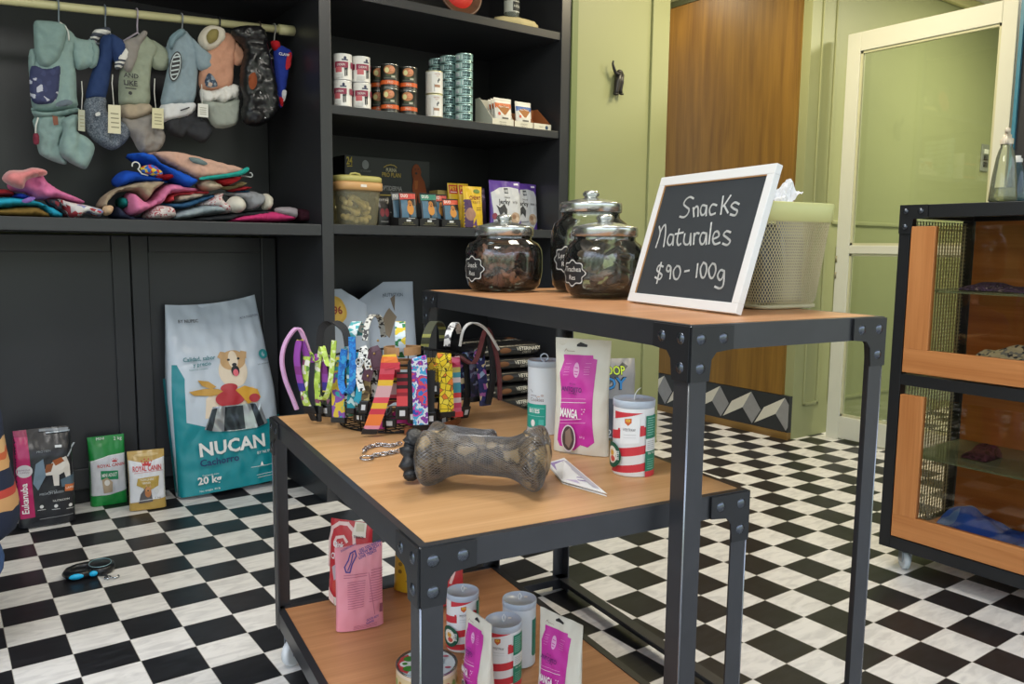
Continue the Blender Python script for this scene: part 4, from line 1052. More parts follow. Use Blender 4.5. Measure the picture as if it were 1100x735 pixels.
tall_sack(372, .28, .30, y2 + .01, .13, 'grey sack with a yellow price seal beside the bookcase post', [('ell', -.055, y2 - .095, .075, .072, mat('#c9a23c', .4)), ('ell', -.055, y2 - .095, .060, .058, mat('#d3ad4a', .4)), txt('1996', -.055, y2 - .112, .038, mat('#8a2c1c'), 'c', .10, .03)], .05, .06, 6.1, topf=lambda a: -.09 * max(0, a))
# stack of black bags
KB2 = foil('#1b1a1c', .3, .7, 26); rn = random.Random(11)
stack_z = 0
ztop = atY(560, 366, .10).z; nb = 9; th = ztop / nb * .995
for k in range(nb):
    w, h = .42, .34
    q = Q((0, 0), (100, 0), (100, 60), (0, 60), w, h)
    it = []
    mb = MB(); rnx = rn.uniform(-.02, .02)
    def SS(s, t_, sg=1):
        a = math.sin(PI * (s - .5)); b = math.sin(PI * (t_ - .5))
        e = max(0, 1 - abs(a) ** 12) ** .4 * max(0, 1 - abs(b) ** 12) ** .4
        return Vector((a * w / 2, b * h / 2, th / 2 + sg * th / 2 * e * .93 + sg * .003 * noise.noise(Vector((a * 5 + k, b * 5, k * 2.2))) * e))
    mb.grid(lambda s, t_: SS(s, t_, 1), 20, 16, KB2); mb.grid(lambda s, t_: SS(s, t_, -1), 20, 16, KB2)
    Sf = lambda u, v, o: Vector((u, -h / 2 - .001 - o + .16 * abs(v / th - .5) ** 2.2, v))
    mb.decor(Sf, [txt('VETERINARY', .05, th * .46, th * .26, mat('#c4bfb2'), 'l', .15, .02), txt('DIETS', .09, th * .2, th * .2, mat('#9a968c'), 'l', .1, .02), ('ell', -.02, th * .5, .035, th * .2, mat('#6b4324', .7)), ('line', [(-.2, th * .4), (-.1, th * .55)], .008, mat('#8f8a80'))], .03, .004)
    Stp = lambda u, v, o: SS(.5 + math.asin(max(-1, min(1, 2 * u / w))) / PI, .5 + math.asin(max(-1, min(1, 2 * v / h))) / PI, 1) + Vector((0, 0, o))
    mb.decor(Stp, [txt('VETERINARY DIETS', -.02, -.04, .05, mat('#b9b5a8'), 'c', .36, .02), ('ell', .15, .06, .04, .03, mat('#7a4c2a'))], .03)
    o = mb.build('pet_food_bag'); pc = atY(560, 400, .22); o.location = (1.62 + rnx, pc.y + rn.uniform(-.012, .012), k * th + .001); o.rotation_euler = (0, 0, rn.uniform(-.08, .08))
    tag(o, 'black dog food bag lying flat, %s from the floor in the stack' % ('first', 'second', 'third', 'fourth', 'fifth', 'sixth', 'seventh', 'eighth', 'ninth')[k], 'dog food bag', 'black bags stacked in the bookcase')
# litter bag by the green pier
p = atY(662, 470, -.12); hz = atY(655, 386, -.12).z
w = .19; q = Q((366, 345), (580, 350), (585, 640), (366, 640), w, .30)
mb = MB()
G2, GR = foil('#8d8d93', .3), mat('#b9d23a', .4)
it = [('poly', [(-w * .45, hz - .16), (w * .25, hz - .04), (w * .1, hz - .02), (-w * .45, hz - .1)], foil('#4f5157', .3)), txt('OOP', -w * .15, hz - .085, .048, INK, 'c', .115, .06), txt('OOP', -w * .15, hz - .085, .048, GR, 'c', .112, .02), txt('DY', -w * .14, hz - .165, .066, INK, 'c', .125, .06), txt('DY', -w * .14, hz - .165, .066, mat('#2f7fc4', .4), 'c', .122, .02), ('rect', -w * .42, .05, w * .42, hz - .22, foil('#3c4150', .3)), txt('20 kg', 0, .12, .05, mat('#b9bcc4'))]
mb, S = bag_mesh(w, hz, .10, G2, it, G2, p=4, taper=.85, wr=.006, wf=14, seed=3.3); o = mb.build('cat_litter_bag'); put(o, Vector((p.x, p.y, 0)), yaw_to_cam(p) * .6); tag(o, 'grey bag with green and blue lettering standing on the floor by the green pier', 'cat litter bag')
# ------------------------------------------------------------------ little garments on the rail
def cropper(ox, oy, s):
    return lambda pts: [(ox + x / s, oy + y / s) for x, y in pts]
CA, CBx = cropper(0, 0, 3.675), cropper(150, 0, 3.675)
YG = .26
def hanger(px, pytop, cols, label, wid=.13):
    r = rod_at(px); t = thing('clothes_hanger', label, 'hanger', (r.x, r.y, r.z))
    m = mat(cols, .35)
    mb = MB(); R = .0225
    P = [(R * math.cos(a), 0, R * math.sin(a)) for a in [math.radians(q) for q in range(200, -65, -15)]]
    P = [(0, -p[0], p[2]) for p in P]
    P = [(0, y, z) for (_, y, z) in P]
    P += [(0, -.004, -.035), (0, 0, -.05), (0, 0, -.075)]
    mb.tube(P, .0032, m, 8); mb.build('hook', t)
    mb = MB(); mb.tube([(-wid / 2, 0, -.125), (-wid / 2 + .01, 0, -.115), (0, 0, -.072), (wid / 2 - .01, 0, -.115), (wid / 2, 0, -.125), (wid / 2 - .01, 0, -.130), (-wid / 2 + .01, 0, -.130)], .0042, m, 8, True); mb.build('shoulder_bar', t)
    return t
class Garment:
    def __init__(s, name, label, cat, crop, px, y=YG, group=None):
        s.c = crop; s.y = y; r = rod_at(px)
        s.o = Vector((r.x, y, r.z)); s.t = thing(name, label, cat, s.o, 0, group); s.k = px * .37
    def loc(s, pts):
        out = []
        for px, py in s.c(pts):
            p = atY(px, py, s.y); out.append((p.x - s.o.x, p.z - s.o.z))
        return out
    def part(s, name, pts, m, T=.03, R=.035, dy=0., wr=.004, par=None, k=3, wf=18., st=(1, 1), res=.011):
        mb = MB(); s.k += 1.3; puff(mb, s.loc(pts), T * .8, R * .62, m, dy, .0095, wr * 1.5, wf, s.k, k, st); o = mb.build(name, par or s.t); weld(o); return o
    def flat(s, name, pts, m, dy, par=None):
        mb = MB(); P = s.loc(pts); n = len(P)
        mb.prism([(p[0], p[1]) for p in P], -.0006, .0006, m, Matrix(((1, 0, 0, 0), (0, 0, 1, dy), (0, 1, 0, 0), (0, 0, 0, 1)))); return mb.build(name, par or s.t)
    def tag_(s, cord, rect, dy, col='#d5cfb2'):
        x0, y0, x1, y1 = rect
        mb = MB(); m = mat(col, .6); P = s.loc([(x0, y0), (x1, y0 + 3), (x1 + 1, y1), (x0 - 1, y1 - 4)])
        M = Matrix(((1, 0, 0, 0), (0, 0, 1, dy), (0, 1, 0, 0), (0, 0, 0, 1))); mb.prism(P, -.0008, .0008, m, M)
        q = Q(*[(a, b) for a, b in ((x0, y0), (x1, y0), (x1, y1), (x0, y1))], abs(P[1][0] - P[0][0]), abs(P[0][1] - P[3][1]))
        ink = mat('#8b866c', .6); u0 = (P[0][0] + P[1][0]) / 2
        mb.decor(lambda u, v, o: Vector((u0 + u, dy - .0008 - o, P[3][1] + v)), [('rect', -q.w * .35, q.h * (.2 + .16 * i), q.w * .3, q.h * (.24 + .16 * i), ink) for i in range(4)], .05)
        o = mb.build('price_tag', s.t)
        mb = MB(); c = s.loc(cord); mb.tube([(a, dy, b) for a, b in c], .0018, mat('#d9d9d2', .6), 6); mb.build('tag_cord', o)
        return o
TEAL, TEAL2 = cloth('#88a09e'), cloth('#7f9795')
# 1 hooded suit
hanger(63, 25, '#7d8a94', 'grey hanger carrying the large teal hooded suit')
g = Garment('dog_jumpsuit', 'teal hooded dog suit with a dark patterned pocket hanging from the rail', 'dog clothes', CA, 63)
g.part('torso', [(116, 205), (112, 262), (118, 330), (126, 420), (150, 440), (215, 440), (302, 425), (303, 380), (300, 290), (292, 220), (300, 150), (262, 112), (235, 102), (150, 180)], TEAL, .055, .06)
g.part('hood', [(130, 96), (165, 91), (235, 100), (258, 120), (250, 180), (226, 240), (190, 270), (150, 266), (133, 220), (128, 150)], TEAL2, .032, .03, -.045, .005)
g.part('sleeve', [(262, 114), (300, 150), (345, 160), (372, 162), (380, 195), (374, 255), (350, 268), (305, 278), (285, 240), (278, 180)], TEAL, .032, .035, -.01, .006)
g.part('sleeve_cuff', [(352, 158), (386, 186), (390, 215), (380, 262), (352, 270), (356, 220)], TEAL2, .030, .022, -.012)
g.part('sleeve', [(114, 205), (130, 200), (146, 240), (134, 275), (112, 264)], TEAL, .03, .025, -.02)
g.part('pocket', [(120, 268), (180, 280), (229, 265), (231, 310), (216, 400), (160, 418), (122, 405), (112, 340)], blotch(['#343a5e', '#343a5e', '#343a5e', '#3c4268', '#343a5e', '#b9bccb'], 62, 'voronoi', .85), .022, .02, -.042, .003)
g.part('hem', [(124, 424), (150, 440), (215, 440), (303, 424), (304, 444), (215, 466), (150, 468), (128, 450)], TEAL2, .056, .022, 0)
g.part('trouser_leg', [(136, 462), (250, 455), (264, 500), (236, 570), (266, 640), (240, 647), (166, 616), (148, 582), (140, 520)], TEAL, .042, .04, .005, .007)
g.part('trouser_leg', [(240, 478), (302, 455), (300, 520), (340, 545), (370, 586), (345, 656), (320, 668), (245, 626), (229, 576), (245, 520)], TEAL, .042, .045, -.025, .007)
g.part('pocket_patch', [(215, 415), (250, 400), (278, 408), (270, 422), (222, 428)], cloth('#6a7580'), .012, .012, -.052)
g.flat('leather_patch', [(200, 462), (222, 466), (224, 498), (206, 500)], mat('#7a4632', .6), -.046)
mb = MB(); mb.tube([(a, -.055, b) for a, b in g.loc([(228, 100), (252, 118), (262, 140), (264, 170)])], .003, mat('#d5d8d4', .7), 6); mb.tube([(a, -.05, b) for a, b in g.loc([(145, 470), (136, 500), (134, 540)])], .003, mat('#d5d8d4', .7), 6); mb.build('drawstring', g.t)
g.part('toggle', [(126, 535), (146, 535), (148, 572), (128, 572)], cloth('#7a3444'), .008, .008, -.05)
g.tag_([(313, 330), (316, 380), (313, 440)], (300, 440, 325, 526), -.06, '#a9ab98')
# 2 navy and tweed
hanger(112.8, 20, '#6f7a85', 'slim grey hanger carrying the navy and tweed suit')
g = Garment('dog_suit', 'navy and grey tweed dog suit with striped cuffs and a cream price tag', 'dog clothes', CA, 112.8, .27)
NV = cloth('#2e4069'); TW = blotch(['#4d5562', '#6f7884', '#5d6672', '#7d8590'], 260, 'voronoi', .95); STR = blotch(['#d9d8d4', '#3c4250', '#d9d8d4', '#4a505c'], 130, 'bands', .9)
g.part('sleeve', [(356, 152), (375, 116), (430, 105), (438, 128), (402, 145), (372, 172)], STR, .022, .02, .01)
g.part('torso', [(402, 145), (440, 138), (472, 180), (445, 250), (418, 385), (385, 394), (340, 390), (346, 340), (370, 260), (390, 190)], NV, .045, .045)
g.part('sleeve', [(436, 138), (500, 183), (490, 220), (458, 266), (442, 235), (428, 180)], NV, .032, .03, -.025)
g.part('sleeve_cuff', [(500, 184), (507, 215), (482, 266), (455, 282), (446, 265), (456, 230), (480, 196)], STR, .026, .02, -.035, .002)
g.part('trousers', [(340, 388), (416, 384), (422, 440), (480, 480), (516, 502), (510, 540), (480, 576), (440, 593), (390, 571), (346, 526), (330, 460)], TW, .045, .05, 0, .008)
g.part('label_patch', [(370, 452), (386, 448), (388, 460), (372, 464)], cloth('#d5d5d2'), .005, .006, -.045)
g.tag_([(432, 305), (430, 340), (437, 425)], (415, 422, 463, 536), -.068)
# 3 sage
hanger(147, 22, '#a99fae', 'mauve grey hanger carrying the sage green suit')
g = Garment('dog_suit', 'sage green dog shirt and grey trousers with dark printed letters', 'dog clothes', CA, 147, .27)
SG, GY = cloth('#939b8a'), cloth('#8d8884')
g.part('torso', [(562, 134), (604, 165), (625, 200), (600, 255), (592, 330), (589, 412), (530, 422), (480, 416), (468, 400), (470, 300), (490, 205), (540, 142)], SG, .045, .045)
g.part('sleeve', [(590, 158), (640, 180), (662, 205), (663, 271), (612, 274), (592, 240)], SG, .03, .03, .0)
g.part('hood', [(476, 172), (530, 152), (560, 128), (574, 142), (545, 190), (532, 240), (506, 292), (480, 272), (486, 215)], GY, .022, .025, -.038)
g.part('hem', [(480, 414), (589, 410), (592, 450), (530, 472), (482, 466)], cloth('#a89a86'), .045, .03)
g.part('trousers', [(482, 464), (530, 470), (592, 448), (620, 480), (653, 536), (630, 591), (570, 607), (545, 592), (520, 546), (486, 502)], GY, .045, .045, 0, .008)
P = g.loc([(478, 300)])[0]; mb = MB(); mb.decor(lambda u, v, o: Vector((P[0] + u, -.0505 - o, P[1] + v)), [txt('AND', .0, -.012, .018, INK, 'l', None, .02), txt('LIKE', .0, -.042, .020, INK, 'l', .05, .03), ('rect', .004, -.056, .045, -.052, INK), ('ell', .022, -.072, .007, .007, INK)], .03)
mb.build('printed_letters', g.t)
g.tag_([(600, 318), (598, 370), (604, 432)], (590, 432, 634, 515), -.05, '#cfc9a4')
# 4 pale blue
hanger(195, 20, '#8a8f96', 'grey hanger carrying the pale blue shirt')
g = Garment('dog_suit', 'pale blue dog shirt with an oval badge above dark trousers', 'dog clothes', CBx, 195, .27)
PB = cloth('#8b9ca6')
g.part('torso', [(157, 119), (186, 126), (215, 170), (232, 230), (228, 300), (213, 406), (150, 416), (85, 416), (95, 340), (110, 260), (105, 190), (118, 150)], PB, .045, .045)
g.part('sleeve', [(195, 150), (240, 190), (290, 234), (276, 276), (240, 283), (220, 270), (204, 220)], PB, .03, .03, -.02)
g.part('hood', [(108, 156), (155, 120), (172, 140), (134, 168), (114, 208)], cloth('#79909a'), .02, .02, -.04)
q = g.loc([(130, 270)])[0]; mb = MB()
S_ = lambda u, v, o: Vector((q[0] + u * .98 + v * .18, -.0475 - o, q[1] + v))
mb.decor(S_, [('ell', 0, 0, .024, .062, INK), ('ell', 0, 0, .020, .056, mat('#b5c0c4')), ('ell', 0, 0, .017, .05, INK)] + [('line', [(-.012, .035 - .018 * i), (.012, .043 - .018 * i)], .006, mat('#b5c0c4')) for i in range(5)], .03); mb.build('badge', g.t)
g.part('hem', [(85, 414), (213, 404), (209, 450), (150, 469), (82, 481)], cloth('#d5d6d8'), .042, .03)
g.part('trousers', [(100, 478), (180, 456), (214, 434), (250, 470), (289, 511), (270, 551), (240, 563), (190, 532), (165, 545), (112, 522)], cloth('#38393d'), .045, .04, .005, .008)
mb = MB(); mb.tube([(a, -.047, b) for a, b in g.loc([(150, 442), (185, 430)])], .003, INK, 6); mb.build('pocket_line', g.t)
g.tag_([(232, 340), (234, 380), (234, 416)], (218, 415, 257, 470), -.05, '#dcdcd6')
# 5 coral
hanger(234.8, 18, '#23242a', 'black hanger carrying the coral dress')
g = Garment('dog_dress', 'coral dog dress with a white fringe and a grey knitted skirt', 'dog clothes', CBx, 234.8, .27)
CO, CRM = cloth('#c4927a'), cloth('#cfc7b8')
g.part('bodice', [(330, 128), (382, 160), (372, 250), (364, 336), (310, 357), (240, 352), (235, 280), (250, 210), (290, 188)], CO, .045, .045)
g.part('collar', [(225, 166), (240, 125), (275, 104), (326, 117), (332, 160), (292, 197), (255, 202)], CRM, .035, .03, -.02)
g.part('collar_lining', [(250, 152), (270, 126), (297, 130), (292, 165), (262, 182)], cloth('#8c8050'), .012, .015, -.052)
g.part('sleeve', [(364, 158), (405, 200), (412, 246), (380, 261), (362, 236)], CO, .03, .028, -.01)
g.part('lace_fringe', [(240, 350), (280, 358), (365, 330), (390, 350), (385, 372), (391, 396), (360, 392), (330, 412), (300, 398), (270, 410), (243, 396)], cloth('#dedcd8', .8, 90), .05, .02, 0, .008, wf=60)
g.part('skirt', [(246, 396), (330, 405), (389, 388), (391, 440), (380, 492), (300, 506), (256, 440)], blotch(['#8a9088', '#a9aea6', '#9aa098'], 190, 'wave', .95, (1, 1, 2)), .048, .035)
g.part('round_patch', [(246, 325), (262, 295), (285, 315), (296, 345), (268, 352), (250, 345)], blotch(['#5a6a80', '#8f9aa6', '#39485c', '#c9b0a0'], 70, 'voronoi', .8), .008, .01, -.043)
# 6 black puffer
hanger(278, 18, '#4a3f38', 'dark hanger carrying the black quilted coat')
g = Garment('dog_coat', 'shiny black quilted dog coat with small metal snaps', 'dog clothes', CBx, 278, .205)
g.part('coat_body', [(360, 116), (420, 100), (480, 110), (500, 150), (511, 220), (530, 300), (546, 400), (535, 450), (480, 496), (420, 491), (400, 450), (410, 400), (396, 330), (400, 260), (412, 210), (405, 180), (375, 150)], mat('#17171a', .3, 0, .3, 60), .065, .05, 0, .006, wf=20, st=(.8, 2.4))
g.part('coat_patch', [(412, 310), (436, 296), (444, 335), (430, 362), (414, 352)], cloth('#8a4a30'), .01, .01, -.066)
mb = MB()
for a, b in g.loc([(456, 240), (458, 376), (476, 472)]): mb.ball((a, -.066, b), (.004, .002, .004), mat('#c9cbce', .2, .9), 10)
mb.build('snaps', g.t)
# 7 blue and red
hanger(294, 25, '#9a9a94', 'pale grey hanger carrying the blue and red jersey at the rail end', .09)
g = Garment('dog_jersey', 'small blue and red dog jersey at the end of the rail', 'dog clothes', CBx, 294, .262)
g.part('jersey_body', [(546, 178), (582, 190), (602, 214), (592, 262), (577, 350), (562, 422), (546, 402), (536, 300), (528, 200)], cloth('#2c3f9c'), .03, .025)
g.part('shoulder', [(514, 166), (546, 164), (552, 190), (528, 202)], cloth('#b5222c'), .026, .015, -.01)
g.part('stripe', [(576, 218), (592, 214), (588, 262), (572, 280), (568, 262)], cloth('#c8323c'), .008, .008, -.027)
g.part('lower_panel', [(556, 362), (574, 362), (566, 400), (556, 398)], cloth('#d5d7dc'), .012, .01, -.022)
g.part('lower_panel', [(545, 385), (560, 395), (556, 424), (546, 410)], cloth('#b5222c'), .012, .01, -.024)
P = g.loc([(540, 222)])[0]; mb = MB(); mb.decor(lambda u, v, o: Vector((P[0] + u, -.0325 - o, P[1] + v)), [txt('CLAW', 0, 0, .012, WHITE, 'l', None, .02)], .03); mb.build('printed_letters', g.t)

# ------------------------------------------------------------------ folded clothes on the shelf
zs_ = SH['low'] - .003
YPp = .14
CL, CR = cropper(0, 160, 6.111), cropper(100, 150, 4.783)
_pk = [0]
def folded(name, label, crop, pts, m, T=.12, R=.03, front=.13, wr=.006, cat='folded clothes', group=None, extra=(), k=3, wf=24.):
    P = [atY(px, py, front) for px, py in crop(pts)]
    P = [(p.x, max(p.z, zs_ + .0008)) for p in P]
    cx = sum(p[0] for p in P) / len(P); cz = min(p[1] for p in P)
    _pk[0] += 1.7; t = None
    mb = MB(); puff(mb, [(a - cx, b - cz) for a, b in P], T, R * .62, m, 0, .0095, wr * 1.3, wf, _pk[0], k)
    if cz < zs_ + .02: mb.v = [(a, b, max(c, 0)) for a, b, c in mb.v]
    o = mb.build(name, None, (cx, front + T, cz)); weld(o); tag(o, label, cat, group)
    for nm, pp, mm, T2, R2, dy in extra:
        P2 = [atY(px, py, front) for px, py in crop(pp)]
        mb = MB(); _pk[0] += 1.1; puff(mb, [(p.x - cx, p.z - cz) for p in P2], T2, R2, mm, -T + T2 * .2 + dy, .0105, .004, 24., _pk[0], 3); e = mb.build(nm, o); weld(e)
    return o
GL_, GR_ = 'folded clothes in the small pile', 'folded clothes in the big pile'
folded('folded_trousers', 'olive brown folded garment at the bottom of the small pile', CL, [(-60, 385), (0, 384), (120, 374), (240, 370), (305, 395), (348, 452), (0, 455), (-60, 455)], cloth('#7d6434'), .13, .04, .12, group=GL_)
folded('folded_jacket', 'bright cyan garment with a purple patch in the small pile', CL, [(-60, 315), (0, 309), (120, 309), (260, 334), (372, 384), (442, 432), (400, 455), (340, 440), (290, 382), (150, 374), (0, 388), (-60, 388)], cloth('#2fa3c4'), .12, .03, .13, group=GL_, extra=[('patch', [(140, 342), (200, 314), (232, 326), (182, 356)], cloth('#8a6bb5'), .012, .012, -.006)])
folded('folded_jacket', 'dark red garment showing at the edge of the small pile', CL, [(-60, 255), (0, 256), (72, 260), (145, 302), (0, 306), (-60, 306)], cloth('#a02a30'), .11, .03, .15, group=GL_)
folded('folded_shirt', 'royal blue sliver of cloth under the pink garment', CL, [(70, 300), (150, 282), (255, 326), (180, 330), (110, 318)], cloth('#2c45b0'), .1, .02, .15, group=GL_)
folded('folded_shirt', 'dark printed cloth between the cyan and the pink garment', CL, [(305, 322), (395, 328), (432, 390), (472, 446), (430, 440), (330, 360)], blotch(['#26303c', '#3a3f4a', '#7a2c34', '#20262e'], 70, 'voronoi', .9), .09, .025, .15, group=GL_)
folded('folded_coat', 'pink garment with fluffy coral collar topping the small pile', CL, [(60, 232), (100, 152), (200, 132), (290, 150), (322, 205), (420, 265), (582, 338), (520, 352), (400, 322), (260, 330), (180, 282), (100, 272)], cloth('#d878a8', .3, 200), .10, .04, .13, .010, group=GL_,
       extra=[('fur_collar', [(14, 185), (60, 143), (150, 140), (215, 123), (297, 140), (302, 172), (215, 190), (170, 215), (150, 262), (90, 252), (26, 218)], mat('#dd8688', .95, 0, 1., 120, .1, .18, 50, 0, .6), .07, .03, -.02)])
folded('folded_pyjamas', 'white cloth with red and blue figures spilling from the small pile', CL, [(395, 322), (480, 345), (560, 358), (662, 384), (694, 400), (684, 442), (640, 446), (590, 425), (520, 455), (470, 445), (430, 390)], blotch(['#d5d2d2', '#c9c4c6', '#b03a44', '#dcdada', '#8a93c4', '#a53a42'], 48, 'voronoi', .9), .08, .03, .11, .009, group=GL_)
folded('soft_toy_sock', 'small beige cloth bundle beside the white printed cloth', CL, [(690, 378), (735, 368), (758, 384), (742, 424), (704, 438), (684, 415)], cloth('#c7a98a'), .04, .03, .10)
# big pile, bottom to top
folded('folded_shirt', 'dark navy cloth at the bottom of the big pile', CR, [(135, 335), (200, 385), (290, 395), (372, 408), (372, 425), (135, 425)], cloth('#2a3046'), .13, .03, .15, group=GR_)
folded('folded_jacket', 'black quilted cloth along the bottom of the big pile', CR, [(360, 408), (520, 398), (800, 368), (932, 358), (934, 388), (760, 404), (700, 425), (360, 425)], cloth('#2e2f33'), .14, .03, .12, group=GR_)
folded('folded_blanket', 'hot pink and grey cloth lying under the end of the big pile', CR, [(715, 408), (800, 384), (900, 362), (960, 366), (1052, 384), (1042, 420), (760, 424)], cloth('#c73a72'), .12, .03, .11, group=GR_, extra=[('grey_corner', [(955, 349), (1056, 350), (1056, 402), (1030, 404), (960, 380)], cloth('#9a9298'), .05, .02, .03)])
folded('folded_shirt', 'dark maroon cloth beside the black divider panel', CR, [(1062, 358), (1105, 352), (1132, 360), (1132, 420), (1062, 420)], cloth('#3a1c28'), .10, .03, .14, group=GR_)
folded('folded_shirt', 'small teal cloth bit under the beige sweater', CR, [(150, 296), (192, 294), (194, 350), (150, 340)], cloth('#1f7a7a'), .1, .03, .16, group=GR_)
folded('folded_pyjamas', 'white pyjama with small red pattern near the bottom of the big pile', CR, [(288, 388), (340, 332), (430, 342), (444, 396), (400, 414), (310, 412)], blotch(['#cfc4c4', '#c9bcbc', '#a8444e', '#d5cccc'], 170, 'voronoi', .9), .12, .04, .115, .008, group=GR_)
folded('folded_shirt', 'light grey sleeve lying across the front of the big pile', CR, [(438, 378), (560, 338), (662, 332), (705, 372), (600, 386), (520, 404), (440, 408)], cloth('#93a0a8'), .10, .035, .11, .006, group=GR_)
folded('folded_pyjamas', 'pink and white patterned cloth below the cream ball of cloth', CR, [(560, 336), (640, 280), (692, 268), (684, 300), (725, 330), (740, 372), (690, 380), (640, 352)], blotch(['#d0c4c4', '#b0505a', '#d5cccc', '#c9bcbc'], 150, 'voronoi', .9), .11, .035, .125, group=GR_)
folded('rolled_sock', 'rolled cream cloth ball on the front of the big pile', CR, [(698, 332), (725, 294), (770, 290), (800, 318), (800, 352), (770, 376), (722, 368)], cloth('#d2cec4'), .05, .05, .11, .003, group=GR_)
folded('folded_hoodie', 'grey fleece garment at the end of the big pile', CR, [(690, 270), (760, 266), (850, 258), (902, 288), (890, 340), (822, 368), (795, 325), (745, 288)], cloth('#8f9196'), .11, .04, .125, .008, group=GR_)
folded('rolled_sock', 'fuzzy cream cloth end beside the grey fleece', CR, [(886, 284), (922, 278), (942, 318), (928, 356), (888, 354)], cloth('#cfc9ba', .9, 160), .05, .04, .12, group=GR_)
folded('folded_shirt', 'dark teal blue garment across the middle of the big pile', CR, [(358, 324), (470, 320), (600, 284), (822, 252), (824, 272), (700, 276), (605, 312), (505, 352), (420, 348)], cloth('#31587c'), .13, .03, .12, group=GR_)
folded('folded_shirt', 'cream cloth folded between the red one and the teal blue one', CR, [(440, 292), (480, 274), (610, 270), (560, 302), (455, 322)], cloth('#b0a090'), .12, .03, .135, group=GR_)
folded('folded_shirt', 'thin red cloth across the middle of the big pile', CR, [(392, 312), (430, 272), (625, 258), (610, 278), (445, 292), (432, 322)], cloth('#c0444c'), .12, .025, .128, group=GR_)
folded('folded_coat', 'pink garment bulging from the side of the big pile', CR, [(188, 300), (220, 262), (300, 318), (360, 250), (420, 218), (500, 232), (610, 258), (425, 278), (385, 322), (330, 348), (255, 386), (200, 384)], cloth('#d67ba4'), .13, .045, .115, .008, group=GR_)
folded('folded_sweater', 'beige knitted sweater hanging over the side of the big pile', CR, [(48, 342), (70, 290), (130, 248), (230, 212), (330, 203), (394, 214), (335, 262), (302, 312), (270, 292), (230, 262), (150, 268), (102, 312), (86, 350)], cloth('#a3927c', .8, 200), .12, .035, .12, .008, group=GR_)
folded('folded_shirt', 'bright blue bundle at the side of the big pile', CR, [(133, 205), (148, 170), (200, 148), (290, 168), (365, 190), (424, 212), (330, 218), (235, 218), (160, 238)], cloth('#1f4fb8'), .12, .035, .13, group=GR_, extra=[('printed_front', [(240, 146), (300, 130), (352, 165), (345, 186), (270, 178)], blotch(['#2a66c4', '#2a66c4', '#d9b93a', '#c7423a'], 70, 'voronoi', .85), .02, .02, -.012)])
folded('folded_shirt', 'small red folded cloth beside the blue printed one', CR, [(352, 180), (415, 166), (430, 196), (368, 200)], cloth('#b3262e'), .10, .02, .135, group=GR_)
folded('folded_socks', 'pair of beige folded socks under the blue sleeve', CR, [(563, 222), (610, 198), (662, 220), (694, 240), (640, 258), (590, 256)], cloth('#c4b09a'), .09, .03, .12, group=GR_)
folded('folded_shirt', 'red folded cloth under the pink beige shirt', CR, [(640, 206), (760, 183), (792, 190), (742, 228), (690, 233)], cloth('#bb2c34'), .12, .03, .13, group=GR_)
folded('folded_shirt', 'olive beige cloth edge below the red one', CR, [(690, 236), (742, 230), (804, 208), (808, 232), (745, 252), (700, 250)], cloth('#8f8560'), .11, .025, .135, group=GR_)
folded('folded_shirt', 'second red cloth edge near the end of the big pile', CR, [(738, 248), (822, 234), (820, 256), (745, 264)], cloth('#a82c34'), .11, .02, .135, group=GR_)
folded('folded_jacket', 'bright blue garment with a long sleeve below the pink beige shirt', CR, [(210, 60), (310, 60), (365, 110), (450, 148), (530, 186), (562, 206), (516, 247), (450, 216), (380, 164), (330, 132), (240, 92)], cloth('#1f56c0'), .13, .03, .115, group=GR_)
folded('folded_shirt', 'pink beige shirt with teal trim lying on top of the big pile', CR, [(308, 60), (380, 48), (480, 58), (600, 88), (770, 133), (794, 150), (770, 172), (720, 188), (560, 203), (500, 182), (430, 142), (370, 112), (320, 82)], cloth('#c6a090'), .13, .03, .11, group=GR_, extra=[('trim_band', [(556, 192), (650, 180), (740, 164), (786, 142), (798, 158), (742, 188), (560, 207)], cloth('#2a9a92'), .02, .012, -.012), ('printed_motif', [(490, 92), (545, 98), (585, 122), (570, 132), (510, 118)], cloth('#6d7d80'), .012, .01, -.008)])
# loose hangers lying in the pile
t = thing('clothes_hanger', 'white hanger hook poking out of the blue bundle', 'hanger', atY(146, 178, .11)); mb = MB(); mb.tube([(.014 * math.cos(a), 0, .014 * math.sin(a)) for a in [math.radians(q) for q in range(200, -70, -20)]] + [(.02, .0, -.03), (.045, .01, -.035)], .0028, mat('#d5d6d2', .4), 8); mb.build('hook', t)
t = thing('clothes_hanger', 'clear hanger hook at the end below the pink beige shirt', 'hanger', atY(269, 188, .12)); mb = MB(); mb.tube([(-.03, .03, -.004), (-.008, 0, -.008)] + [(.009 * math.cos(a), 0, .009 * math.sin(a)) for a in [math.radians(q) for q in range(-110, 140, 25)]], .0026, mat('#aeb4b6', .3), 8); mb.build('hook', t)
